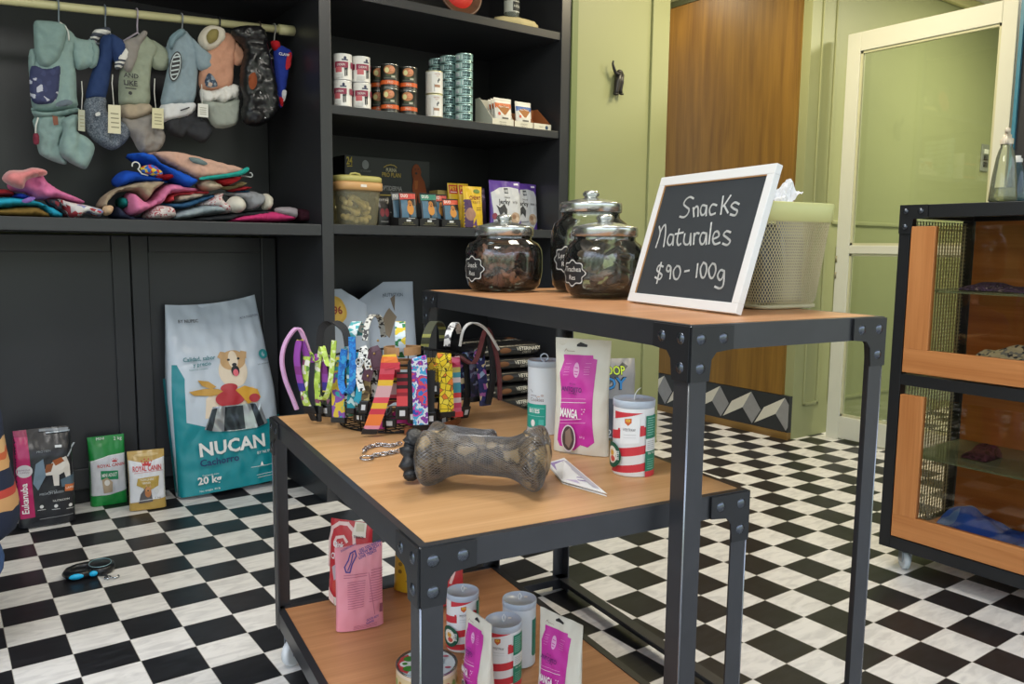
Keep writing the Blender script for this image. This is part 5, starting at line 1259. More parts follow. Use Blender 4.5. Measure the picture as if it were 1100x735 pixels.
# ------------------------------------------------------------------ low table: wire basket with collars
ZT = LT['H'] + .0012
b0 = atZ(427, 466, ZT); vd = Vector((b0.x - CAM.x, b0.y - CAM.y, 0)).normalized()
RB, RT, HB = .150, .168, .175
BC = b0 + vd * RB
t = thing('wire_basket', 'round black wire basket hung all round with dog collars on the low table', 'basket', BC)
wire = mat('#141416', .35, .5)
def ring(r, z, th=.0022, n=56): return [(r * math.cos(2 * PI * i / n), r * math.sin(2 * PI * i / n), z) for i in range(n)]
mb = MB(); mb.tube(ring(RT, HB), .0032, wire, 8, True); mb.build('rim', t)
for z in (.003, .045, .09, .135):
    mb = MB(); mb.tube(ring(RB + (RT - RB) * (z / HB) ** .6, z), .0022, wire, 8, True); mb.build('hoop', t)
for k in range(14):
    a = 2 * PI * k / 14; mb = MB()
    mb.tube([((RB + (RT - RB) * (z / HB) ** .6) * math.cos(a), (RB + (RT - RB) * (z / HB) ** .6) * math.sin(a), z) for z in (.003, .03, .07, .12, HB)], .0019, wire, 6); mb.build('upright', t)
mb = MB()
for k in range(-5, 6):
    x = k * .026; l = math.sqrt(max(0, RB ** 2 - x * x)); mb.tube([(x, -l, .0035), (x, l, .0035)], .0014, wire, 6); mb.tube([(-l, x, .0045), (l, x, .0045)], .0014, wire, 6)
mb.build('floor_mesh', t)
def cyl(px, py, R):
    """point where the sight line meets the upright cylinder of radius R round the basket"""
    d = ray(px, py); o = CAM - BC
    a = d.x ** 2 + d.y ** 2; b = 2 * (o.x * d.x + o.y * d.y); c = o.x ** 2 + o.y ** 2 - R * R
    D = b * b - 4 * a * c
    if D < 0: D = 0
    q = CAM + d * ((-b - math.sqrt(D)) / (2 * a)); return q - BC
GC = 'dog collars on the wire basket'
BKL = mat('#141518', .3)
def spline(P, n=6):
    P = [Vector(p) for p in P]; out = []
    for i in range(len(P) - 1):
        p0, p1, p2, p3 = P[max(i - 1, 0)], P[i], P[i + 1], P[min(i + 2, len(P) - 1)]
        for j in range(n):
            u = j / n; out.append(.5 * ((2 * p1) + (p2 - p0) * u + (2 * p0 - 5 * p1 + 4 * p2 - p3) * u * u + (3 * p1 - p0 - 3 * p2 + p3) * u ** 3))
    return out + [P[-1]]
def collar(label, pts, w, m, off=.014, th=.0032, inside=.09, end=None, endm=None, holes=None, ring_=None, name='dog_collar', cat='dog collar', extra_in=True):
    P = [cyl(px, py, RT + off) for px, py in pts]
    zmin = {'clip': .048, 'buckle': .036, 'cap': .016}.get(end, .008)
    P = [Vector((q.x, q.y, max(q.z, zmin))) for q in P]
    path = []
    if extra_in:
        d = Vector((P[0].x, P[0].y, 0)).normalized(); top = Vector((P[0].x, P[0].y, 0)) * (RT / (RT + off)); zt = max(P[0].z, HB + .004)
        path = [top - d * .016 + Vector((0, 0, HB - inside)), top - d * .012 + Vector((0, 0, HB - .02)), top + Vector((0, 0, HB + .0065))]
        P[0] = Vector((P[0].x, P[0].y, min(P[0].z, HB - .006)))
    path = spline(path + P, 6)
    t = thing(name, label, cat, BC, 0, GC)
    scr = Vector((-vd.y, vd.x, 0)) * -1
    side = []
    for q in path:
        tg = Vector((-q.y, q.x, 0)).normalized()
        if tg.dot(scr) < 0: tg = -tg
        side.append((tg * .35 + scr * .65).normalized())
    w *= 1.22; mb = MB(); mb.strap(path, w, th, m, side); mb.build('strap', t)
    e = path[-1]; d = Vector((e.x, e.y, 0)).normalized(); sd = side[-1]; dn = (path[-1] - path[-4]).normalized()
    M = Matrix((( sd.x, d.x, dn.x, e.x), (sd.y, d.y, dn.y, e.y), (sd.z, d.z, dn.z, e.z), (0, 0, 0, 1)))
    if end == 'cap':
        mb = MB(); mb.box(-w * .54, w * .54, -.004, .004, -.004, .010, endm or BKL, .001, M); mb.build('end_cap', t)
    if end == 'buckle':
        mb = MB(); mb.box(-w * .62, w * .62, -.004, .005, -.004, .030, BKL, .003, M); mb.box(-w * .25, w * .25, .004, .0055, .006, .020, mat('#c9ccd0', .4), 0, M); mb.build('buckle', t)
    if end == 'clip':
        mb = MB(); mb.box(-w * .6, w * .6, -.006, .006, -.002, .022, BKL, .003, M); mb.box(-w * .3, w * .3, -.005, .005, .020, .042, BKL, .003, M); mb.build('clip', t)
    if ring_:
        q = cyl(*ring_, RT + off + .005); d = Vector((q.x, q.y, 0)).normalized(); s2 = Vector((-d.y, d.x, 0))
        mb = MB(); mb.tube([q + s2 * (.0105 * math.cos(a)) + Vector((0, 0, .0105 * math.sin(a))) + d * .003 for a in [2 * PI * i / 20 for i in range(20)]], .0018, mat('#c9ccd0', .2, .9), 8, True); mb.build('ring', t)
    if holes:
        mb = MB()
        for h in holes:
            q = cyl(*h, RT + off + .0025); mb.ball(q, (.0035, .0035, .0035), mat('#a58a5a', .3, .8), 8)
        mb.build('stud', t)
    return t
PK_, LIME = cloth('#c79ac0'), blotch(['#b6cf5a', '#c3da74', '#aac44c', '#d9e3b0'], 130, 'voronoi', .8)
GEY = blotch(['#a9c450', '#b8d060', '#5f8a3a', '#e0dccf', '#8a4a6a', '#a9c450', '#c3cfa0'], 95, 'voronoi', .8)
collar('pink purple cord leash looping out farthest at the side of the basket', [(336, 350), (322, 354), (309, 364), (303, 384), (306, 406), (314, 427), (319, 440)], .0085, PK_, .034, .006, .06, name='dog_leash', cat='leash')
collar('rainbow strap hanging behind the pink cord leash', [(332, 356), (323, 366), (319, 383), (321, 402), (325, 420)], .015, blotch(['#3a2f8a', '#2a5fae', '#3f9fb0', '#8a3f9a', '#c9b84a', '#7a2f7a'], 45, 'bands', .8), .02)
collar('green strap with eye pattern hanging low beside the rainbow strap', [(336, 358), (331, 380), (328, 402), (327, 425), (331, 444)], .017, GEY, .021, end='clip')
collar('second green eye patterned strap with black clip, next to the lime loop', [(343, 360), (342, 385), (341, 412), (342, 442)], .013, GEY, .018, end='clip')
collar('lime green loop collar with thin straps', [(352, 356), (346, 372), (342, 395), (340, 414), (343, 427), (349, 428), (354, 415), (357, 392), (359, 366)], .0105, LIME, .028, .004)
collar('tie-dye yellow and teal wide strap behind the lime loop', [(362, 360), (362, 385), (363, 420), (364, 450)], .028, blotch(['#2a9aa0', '#7a4a9a', '#c9b03a', '#3fa09a', '#d3c04a'], 22, 'noise', .8, (1, 1, 1), 2.), .006, end='cap')
collar('bright blue loop collar with narrow straps', [(368, 358), (370, 376), (367, 398), (367, 414), (372, 422), (378, 414), (379, 392), (378, 362)], .014, blotch(['#1f6fc0', '#2380cc', '#1c62b0', '#2f93c8'], 60, 'noise', .7), .02, .004)
collar('teal loop collar hanging behind the bright blue loop', [(384, 358), (387, 380), (388, 405), (386, 425), (383, 432)], .016, mat('#2a9ab8', .7), .008)
collar('black and white patterned collar with a metal ring', [(396, 358), (391, 374), (387, 392), (386, 408), (389, 420)], .013, blotch(['#e0e0dc', '#1c1c1f', '#e0e0dc', '#d0d0cc'], 210, 'voronoi', .6), .018, ring_=(387, 389))
collar('purple brown leather collar with brass studs', [(407, 358), (403, 375), (398, 392), (393, 409)], .019, mat('#4c2c3c', .45, 0, .2, 200), .016, holes=[(406, 366), (402, 380), (398, 394), (395, 404)])
STRP = blotch(['#c23a4a', '#d98a9a', '#cf8a3a', '#c24a5a', '#d9b03a', '#c9a0a4', '#b8283a', '#e07a3a', '#cf4a5a'], 70, 'bands', .85)
collar('long red and orange striped strap reaching the table top', [(421, 358), (418, 385), (414, 412), (407, 438), (398, 466)], .029, STRP, .022, end='cap')
collar('wide blue and purple swirl patterned strap', [(451, 358), (450, 385), (451, 420), (452, 458)], .030, blotch(['#2a4fae', '#b83a9a', '#3f9fd0', '#d0d6e0', '#7a3a9a', '#d0485a', '#2f6fc0'], 30, 'noise', .8, (1, 1, 1), 4.), .018, end='cap')
collar('dark mustard strap with ducks, hanging behind the bright yellow one', [(464, 362), (464, 385), (465, 412)], .020, blotch(['#9a7f1c', '#a88a20', '#8a6a1a'], 75, 'voronoi', .8, edge='#3a2a10'), .004, end='buckle')
collar('bright yellow strap printed with ducklings', [(475, 357), (477, 382), (479, 412), (480, 444)], .030, blotch(['#e3c82a', '#e8d040', '#ddbf22', '#e3c82a', '#d9782a', '#e8d448'], 70, 'voronoi', .75, edge='#4a4018'), .018, end='cap')
collar('pink strap with plaid patches beside the yellow one', [(487, 358), (489, 385), (490, 415), (491, 444)], .020, blotch(['#d04a70', '#d9a8b8', '#c9c070', '#e0d0d4', '#4a9ab0', '#d86a8a', '#e04a50'], 75, 'bands', .8), .014, end='cap', endm=mat('#d8404a', .5))
collar('plain black strap between the pink plaid and the navy one', [(499, 360), (501, 388), (503, 420), (500, 446)], .017, mat('#16171b', .6), .012, end='buckle')
collar('navy strap printed with pale planets and flowers', [(512, 354), (515, 378), (518, 406), (521, 432)], .022, blotch(['#232a5a', '#2a2f66', '#1c2350', '#d9c9a0', '#2c3370', '#a05a9a', '#232a5a', '#8fa8c8'], 85, 'voronoi', .8), .024, end='cap', endm=mat('#23264a', .6))
collar('black rope leash bulging out behind the navy strap', [(514, 352), (523, 362), (529, 384), (529, 410), (524, 434)], .014, mat('#17181c', .7), .034, .007, name='dog_leash', cat='leash')
collar('brown red cord leash looping out farthest by the navy strap', [(510, 348), (522, 354), (531, 372), (536, 400), (537, 430)], .009, mat('#5a2a2e', .6), .046, .006, name='dog_leash', cat='leash')
collar('brown patterned strap hanging between the teal and the leather collars', [(392, 360), (395, 385), (394, 412), (392, 432)], .016, blotch(['#6b5a3c', '#8f7b52', '#4a3c2a', '#b0a070'], 90, 'voronoi', .8), .004, end='buckle')
collar('short red plaid strap with a black buckle, between the striped and the swirl straps', [(432, 400), (432, 415), (432, 438)], .022, blotch(['#b8323c', '#8a2430', '#d04a50', '#2a1c20'], 110, 'bands', .8), .006, end='buckle', extra_in=False)
collar('black nylon strap with a white labelled buckle beside the swirl strap', [(443, 362), (442, 390), (441, 420), (442, 442)], .015, mat('#1a1b1f', .7), .004, end='buckle')
collar('black strap with a buckle hanging between the swirl and the duck straps', [(463, 398), (462, 420), (462, 444)], .018, mat('#1b1c20', .7), .010, end='buckle', extra_in=False)
collar('dark navy speckled strap behind the plain black one', [(505, 358), (507, 380), (509, 405), (510, 428)], .020, blotch(['#1c2038', '#23284a', '#3a2c4a', '#1a1d2c', '#6a6f8a'], 110, 'voronoi', .8), .008, end='cap')
collar('mauve and green speckled strap hanging behind the eye patterned ones', [(349, 362), (350, 385), (350, 410), (351, 436)], .020, blotch(['#4a5a3c', '#8a5a7a', '#6b7a4a', '#2f3a2c'], 80, 'voronoi', .8), .004, end='buckle')
collar('teal strap with pale spots hanging beside the bright blue loop', [(376, 364), (376, 390), (377, 418), (377, 440)], .016, blotch(['#1f8a9a', '#2a9aaa', '#c0d8d8', '#1a7a8a'], 100, 'voronoi', .8), .004, end='cap')
def back_strap(label, pts, w, m, R=None, z=None, name='dog_collar'):
    """strap arching over the rim top, seen edge up; pts on the plane through the basket's front rim"""
    n = Vector((CAM.x - BC.x, CAM.y - BC.y, 0)).normalized(); P = []
    for k, (px, py, dd) in enumerate(pts): P.append(atP(px, py, Vector((BC.x, BC.y, 0)) + n * dd, n) - BC)
    path = spline(P, 6); t = thing(name, label, 'dog collar', BC, 0, GC)
    mb = MB(); mb.strap(path, w, .0035, m, Vector((n.y * -1, n.x, 0)) * 1.0); mb.build('strap', t); return t
back_strap('black webbing strap arching over the rim above the tie-dye one', [(343, 372, .10), (346, 352, .11), (358, 346, .12), (370, 354, .14), (374, 372, .15)], .018, mat('#1c1c1f', .7))
back_strap('pale teal patterned strap lying over the rim near the bright blue loop', [(374, 380, .12), (378, 358, .13), (384, 346, .08), (388, 360, .02)], .024, blotch(['#c9d3d6', '#4aa0a8', '#d9e0e0'], 90, 'voronoi', .8))
back_strap('chain patterned grey loop standing above the rim', [(392, 366, .13), (394, 350, .11), (400, 339, .07), (408, 342, .02), (412, 362, -.02)], .014, blotch(['#c4c4be', '#3a3a3c', '#c4c4be'], 160, 'voronoi', .6))
back_strap('pale blue strap with a pineapple print over the rim', [(430, 384, .10), (430, 362, .11), (430, 346, .05), (431, 362, -.02)], .026, blotch(['#c4d3dc', '#c9d6de', '#d0b83a', '#2f7a4a', '#c4d3dc', '#ccd8e0'], 70, 'voronoi', .8))
back_strap('olive and charcoal striped strap crossing the rim', [(456, 372, .14), (459, 358, .14), (466, 346, .06), (474, 350, -.04), (476, 366, -.06)], .020, blotch(['#3c4030', '#8a8a4a', '#3c4030', '#34382c'], 120, 'bands', .8))
back_strap('white strap crossing the rim above the pink plaid strap', [(480, 372, .13), (482, 358, .13), (489, 347, .05), (494, 358, -.02)], .016, blotch(['#cfd0d2', '#5a5a60', '#d9dadc'], 100, 'voronoi', .7))
back_strap('grey white cord leash arching above the navy strap', [(494, 372, .10), (498, 354, .10), (508, 347, .08), (522, 354, .06), (536, 376, .04)], .007, mat('#b4b4b2', .6), name='dog_leash')
# contents seen through the wires
rn = random.Random(4)
for k, (px, py, col, lab) in enumerate(((434, 378, '#b58a5e', 'tan leather strap rolled inside the basket, upper one'), (430, 393, '#a87a4c', 'tan leather strap rolled inside the basket, lower one'))):
    q = cyl(px, py, RT - .03); d = Vector((q.x, q.y, 0)).normalized(); s = Vector((-d.y, d.x, 0))
    t = thing('dog_collar', lab, 'dog collar', BC, 0, GC); mb = MB(); mb.strap([q + s * (.045 * math.sin(a)) - d * (.03 * (1 - math.cos(a))) for a in [PI * 2 * i / 24 for i in range(24)]], .020, .004, mat(col, .5), Vector((0, 0, 1))); mb.build('strap', t)
for k, (px, py, col, lab) in enumerate(((420, 452, '#c23a8a', 'bright pink strap lying at the basket bottom'), (395, 446, '#5a5c5e', 'grey chain collar heap at the basket bottom'), (466, 450, '#2a2b2f', 'black collar lying at the basket bottom'), (376, 440, '#3f8a6a', 'green patterned collar lying low in the basket'), (440, 430, '#8a3a44', 'dark red collar lying inside the basket'), (402, 425, '#8f7a4a', 'brown mottled collar lying inside the basket'))):
    q = cyl(px, py, RB - .03); d = Vector((q.x, q.y, 0)).normalized(); s = Vector((-d.y, d.x, 0)); c = q - d * .02
    t = thing('dog_collar', lab, 'dog collar', BC, 0, GC); mb = MB()
    mm = blotch([col, '#8f8f90', col, '#2a2a2c'], 90, 'voronoi', .6) if k in (1, 3, 5) else mat(col, .7)
    mb.strap([Vector((c.x, c.y, max(c.z, .02) + .008 * math.sin(3 * a + k))) + s * (.05 * math.sin(a)) + d * (.045 * math.cos(a)) for a in [2 * PI * i / 28 for i in range(28)]], .018, .004, mm, Vector((0, 0, 1))); st_ = mb.build('strap', t)
    e = Vector((c.x, c.y, max(c.z, .02))) + d * .047
    M = Matrix(((s.x, d.x, 0, e.x), (s.y, d.y, 0, e.y), (0, 0, 1, e.z), (0, 0, 0, 1)))
    mb = MB(); mb.box(-.018, .018, -.004, .005, -.012, .012, BKL, .003, M); mb.box(-.008, .008, .0045, .006, -.006, .006, mat('#d5d7da', .4), 0, M); mb.build('buckle', t)
t = thing('leather_strap', 'brown leather strap curling on the table round the basket', 'dog collar', BC)
mb = MB(); n0 = math.atan2(-vd.y, -vd.x)
mb.strap([((RB + .018) * math.cos(a), (RB + .018) * math.sin(a), .010) for a in [n0 + .1 + 1.5 * i / 20 for i in range(21)]], .018, .004, mat('#7a4524', .5, 0, .2, 150), Vector((0, 0, 1))); mb.build('strap', t)

# ------------------------------------------------------------------ netted bones
def bone_r(s, th, L, kn, sh):
    """s in -1..1 along the bone, th round it -> local point"""
    e = abs(s); bul = math.exp(-((e - .78) / .26) ** 2)
    ry = sh + (kn - sh) * bul; rz = sh * .96 + (kn * .72 - sh * .96) * bul
    cap = max(0, 1 - max(0, (e - .80) / .20) ** 2.2) ** .5
    ry *= cap; rz *= cap
    y, z = ry * math.cos(th), rz * math.sin(th)
    notch = .020 * bul * max(0, 1 - (y / (kn * .45)) ** 2) * (1 if e > .7 else .3)
    x = s * L / 2 - math.copysign(notch * (e > .6), s)
    z += .004 * noise.noise(Vector((x * 22, y * 22, z * 22 + kn * 50))) ; z *= 1 - .16 * bul * max(0, 1 - (y / (kn * .5)) ** 2)
    return Vector((x, y, z))
def bone(name, label, loc, rotz, L, kn, sh, cols, netc, knots=True):
    t = thing(name, label, 'dog chew', loc, rotz); n = 30
    zc = kn * .72
    f = lambda s, th: bone_r(s, th, L, kn, sh) + Vector((0, 0, zc))
    S_ = [math.sin(PI / 2 * (-1 + 2 * i / 48)) for i in range(49)]; S_[0], S_[-1] = -.9999, .9999
    bm_ = blotch(cols, 26, 'noise', .42, (1, 1, 1), kn * 30, False)
    mb = MB(); mb.loft([[f(s, 2 * PI * k / n) for k in range(n)] for s in S_], bm_); mb.build('bone_body', t)
    mb = MB(); m = mat(netc, .3, .7)
    for dr in (-1, 1):
        for k in range(60):
            pts = []
            for i in range(65):
                s = -.97 + 1.94 * i / 64; th = 2 * PI * k / 60 + dr * s * 1.5
                p = f(s, th); c = Vector((p.x, 0, zc)); v = (p - c); pts.append(c + v * 1.0 + (v.normalized() * .0012 if v.length > 1e-6 else v))
            mb.tube(pts, .00042, m, 3, caps=False)
    mb.build('net', t)
    if knots:
        rn = random.Random(3); mb = MB(); k2 = mat('#2a2b2e', .45, .2, .8, 200)
        P = [f(-.97, 0) * 0 + Vector((-L / 2 - .004, .01, zc + .03)), Vector((-L / 2 - .016, .018, zc + .012)), Vector((-L / 2 - .020, .005, zc - .012)), Vector((-L / 2 - .012, -.004, .016))]
        mb.tube(spline(P, 5), [.016 + .006 * math.sin(i * 1.7) for i in range(16)], k2, 10); mb.ball((-L / 2 - .016, .015, zc + .008), (.017, .014, .015), k2, 12); mb.ball((-L / 2 - .012, -.006, .017), (.016, .014, .013), k2, 12); mb.build('net_knot', t)
    return t
pL, pR = atZ(440, 527, ZT), atZ(590, 536, ZT)
mid = (pL + pR) / 2; ax = (pR - pL).normalized(); ang = math.atan2(ax.y, ax.x)
bdir = Vector((-ax.y, ax.x, 0))
bone('netted_bone', 'large bone wrapped in silver netting lying on the low table', (mid + bdir * .052) + Vector((0, 0, .0005)), ang, .268, .086, .038, ['#1f1b18', '#54473a', '#7a6850', '#3f352d', '#a08a68'], '#86878a')
p = atZ(496, 486, ZT); bone('netted_bone', 'smaller dark netted chew lying behind the large netted bone', p + Vector((.012, .02, .0005)), ang - .25, .17, .036, .026, ['#1f1d1c', '#3a3530', '#55493e', '#2c2825'], '#8f9094', False)
# chain lead
t = thing('chain_lead', 'silver chain lead with an end ring lying beside the netted bone', 'chain', (0, 0, 0))
CHN = mat('#b9bcc2', .18, .95)
def chain(pts, name):
    P = spline([atZ(px, py, ZT) + Vector((0, 0, .005)) for px, py in pts], 12); d = 0; mb = MB(); k = 0
    acc = 0; last = P[0]
    for a, b in zip(P[:-1], P[1:]):
        acc += (b - a).length
        if acc > .0085:
            acc = 0; tx = (b - a).normalized(); up = Vector((0, 0, 1)); sd = tx.cross(up); A = math.radians(35 + 90 * (k % 2)); nn = sd * math.cos(A) + up * math.sin(A); k += 1
            mb.tube([b + tx * (.0085 * math.cos(q)) + nn * (.0048 * math.sin(q)) for q in [2 * PI * i / 12 for i in range(12)]], .0016, CHN, 6, True)
    mb.build(name, t)
chain([(432, 478), (420, 481), (408, 480), (395, 483), (391, 487)], 'chain_strand'); chain([(432, 486), (418, 489), (405, 491), (398, 493)], 'chain_strand')
c = atZ(394, 494, ZT) + Vector((0, 0, .004)); mb = MB(); mb.tube([c + Vector((.014 * math.cos(a), .014 * math.sin(a), .001 * math.sin(a))) for a in [2 * PI * i / 24 for i in range(24)]], .002, CHN, 8, True); mb.build('end_ring', t)
# leaflet
A = [atZ(px, py, ZT) for px, py in ((588, 500), (606, 503), (652, 534), (604, 520))]
LFT = .0008
t = thing('folded_leaflet', 'white folded leaflet with lilac print poking out from under the netted bone', 'leaflet', (0, 0, 0))
def sheet(P, name, items, m, th=.0006):
    P = [Vector(p) for p in P]; n = (P[1] - P[0]).cross(P[3] - P[0]).normalized()
    if n.z < 0: n = -n
    mb = MB(); mb.add([p - n * th for p in P] + [p + n * th for p in P], [(3, 2, 1, 0), (4, 5, 6, 7), (0, 1, 5, 4), (1, 2, 6, 5), (2, 3, 7, 6), (3, 0, 4, 7)], m, False)
    S = lambda u, v, o: P[0] * (1 - u) * (1 - v) + P[1] * u * (1 - v) + P[2] * u * v + P[3] * (1 - u) * v + n * (th + o)
    mb.decor(S, items, .5, off=.0004); return mb.build(name, t)
LIL = mat('#9a86b4', .6)
sheet([p + Vector((0, 0, .0012)) for p in A], 'lower_leaf', [], WHITE)
up_ = [A[0] + Vector((0, 0, .003)), A[1] + Vector((0, 0, .020)), A[2] + Vector((0, 0, .004)), A[3] + Vector((0, 0, .003))]
sheet([p + Vector((0, 0, .002)) for p in up_], 'upper_leaf', [('poly', [(.12, .05), (.9, .05), (.9, .45), (.12, .55)], LIL), ('poly', [(.15, .62), (.5, .60), (.5, .88), (.15, .86)], mat('#c4b6d2')), ('line', [(.55, .65), (.85, .62)], .03, LIL), ('line', [(.55, .75), (.85, .72)], .03, LIL), ('poly', [(.7, .1), (.95, .1), (.95, .9), (.8, .9)], mat('#b9b4bc'))], WHITE)
# ------------------------------------------------------------------ tall paper cans
LIDB = film('#dfe8f2', .55, .25, .6, 'lid')
def paper_can(name, label, px, py, z, items, body='#e6e6e6', r=.041, h=.150, rz=0., pull='strip', lidc=LIDB, group=None):
    p = atZ(px, py, z); d = Vector((p.x - CAM.x, p.y - CAM.y, 0)).normalized(); p = p + d * r
    t = thing(name, label, 'can', (p.x, p.y, z), yaw_to_cam(p) + rz, group)
    mb = MB(); m = mat(body, .42)
    mb.lathe([(0, .001), (r * .96, .001), (r * .98, 0), (r, .002), (r, h - .012)], m, 48)
    S = lambda u, v, o: Vector(((r + o) * math.sin(u / r), -(r + o) * math.cos(u / r), v))
    mb.decor(S, items, .010, off=.0003, step=.00015); mb.build('can_body', t)
    mb = MB(); m2 = mat('#b4bfcc', .3); mb.lathe([(r * 1.0, h - .016), (r * 1.025, h - .015), (r * 1.03, h - .002), (r * 1.01, h), (r * .97, h - .001), (r * .95, h - .004), (0, h - .004)], m2, 48)
    mb.decor(lambda u, v, o: Vector((u, v, h - .004 + o)), [('rect', .010, .012, .018, .020, WHITE)], .05, off=.0006); l = mb.build('lid', t)
    mb = MB()
    if pull == 'ring':
        mb.tube([(.009 * math.cos(a), 0, h + .006 + .009 * math.sin(a)) for a in [2 * PI * i / 20 for i in range(20)]], .0018, mat('#c9d3e0', .3), 8, True); mb.tube([(0, -.012, h - .004), (0, 0, h - .003)], .003, mat('#c9d3e0', .3), 8)
    elif pull == 'strip': mb.strap(spline([(0, 0, h - .005), (.001, 0, h + .006), (.006, 0, h + .016), (.013, 0, h + .022)], 4), .004, .0012, WHITE, Vector((.3, 1, 0)))
    else: mb.tube([(0, 0, h - .005), (-.003, 0, h + .006), (.001, 0, h + .013), (.005, 0, h + .006), (.002, 0, h - .004)], .0011, WHITE, 6)
    mb.build('pull_tab', l)
    return t
RS, GS = mat('#c8333e', .42), mat('#1f7f63', .42)
def stripes(r=.041, h=.150, kind=0):
    it = []; H = h - .016
    def band(v0, v1, u0=-.075, u1=.036, sl=.16):
        return ('poly', [(u0, max(.002, v0 + sl * u0)), (u1, max(.002, v0 + sl * u1)), (u1, min(H, v1 + sl * u1)), (u0, min(H, v1 + sl * u0))], RS)
    for v in (.008, .045, .083): it.append(band(v, v + .018))
    it += [('poly', [(-.045, H), (-.045, H - .016), (.02, H), ], RS)]
    it += [('poly', [(-.028, .066), (.013, .072), (.013, H - .008), (-.028, H - .018)], mat('#e6e6e6', .42)), ('rect', .014, .092, .022, .108, RS), ('rect', -.034, .082, -.029, .10, RS),
           ('poly', [(-.018, H - .013), (-.004, H - .011), (-.004, H - .020), (-.011, H - .027), (-.018, H - .021)], mat('#c9622a')), ('ell', -.011, H - .016, .0045, .003, mat('#d9b03a')), txt('WESTPAW', -.009, .096, .006, mat('#4a4a50'), 'c', .026), ('line', [(-.02, .088), (.005, .089)], .0008, mat('#b5b5b5')), ('line', [(-.02, .082), (.005, .083)], .0008, mat('#c5c5c5'))]
    gx0, gx1 = .026, .068
    it += [('rect', gx0, .080, gx1, H - .006, GS), ('rect', gx0, .012, gx1, .054, GS), ('rect', gx0, .054, gx1, .080, mat('#dfe2e0', .42)), ('rect', gx0, .0, gx1, .012, RS)]
    it += [('line', [(gx0 + .003, .088 + .005 * i), (gx0 + .020 + .004 * (i % 2), .088 + .005 * i)], .0012, mat('#9fd0c0')) for i in range(8)]
    it += [('line', [(gx0 + .003, .059 + .004 * i), (gx0 + .022, .059 + .004 * i)], .0009, mat('#9a9a9a')) for i in range(5)]
    it += [txt('SIN TRIGO', gx0 + .004, .048, .0045, WHITE, 'l', .024)] + [('line', [(gx0 + .003, .018 + .005 * i), (gx0 + .019, .018 + .005 * i)], .0010, mat('#8fc4b2')) for i in range(5)]
    # round badge towards the other side
    c = -.046
    it += [('ell', c, .042, .024, .027, mat('#16543f')), ('ell', c, .042, .015, .018, mat('#e6dfd0')), ('ell', c, .046, .006, .007, mat('#d9a03a')), ('ell', c + .003, .034, .007, .006, mat('#d0584a')), txt('BITES', c + .0195, .034, .006, WHITE, 'l', .02, .02, PI / 2)]
    return it
paper_can('treat_can', 'red and white striped can with green panel standing on the low table', 679, 513, ZT, stripes(), h=.158, r=.0425)
TG = mat('#1f9a8a', .42)
def teal_items(H=.134, back=False):
    it = [('poly', [(-.060, .078), (.006, .078), (.006, .026), (.0, .020), (-.026, .020), (-.030, .016), (-.060, .016)], TG), txt('BITES', -.026, .056, .010, WHITE, 'c', .034, .03), ('line', [(-.05, .068), (.002, .068)], .001, mat('#9fd8d0')), ('line', [(-.05, .048), (.002, .048)], .001, mat('#9fd8d0')), ('ell', -.028, .030, .006, .009, WHITE), ('rect', -.012, .026, .001, .040, mat('#4ab5a8')),
          ('line', [(-.035, .10), (-.02, .10), (-.018, .094)], .0014, mat('#8a7a7a')), ('line', [(-.016, .098), (-.010, .098)], .0014, mat('#c98a4a')), txt('Cookies', -.018, .086, .009, mat('#7a6a6a'), 'c', .036), ('ell', -.004, .101, .004, .003, mat('#b9b0b0')), ('line', [(-.036, .114), (-.03, .108)], .0012, mat('#777')),
          ('poly', [(.040, .030), (.046, .024), (.078, .024), (.078, .118), (.040, .118)], mat('#12705f', .42))]
    return it
paper_can('treat_can', 'white can with teal label and ring pull standing beside the pink pouch', 583.5, 468, ZT, teal_items(), '#d5dbe2', h=.186, r=.041, pull='ring')
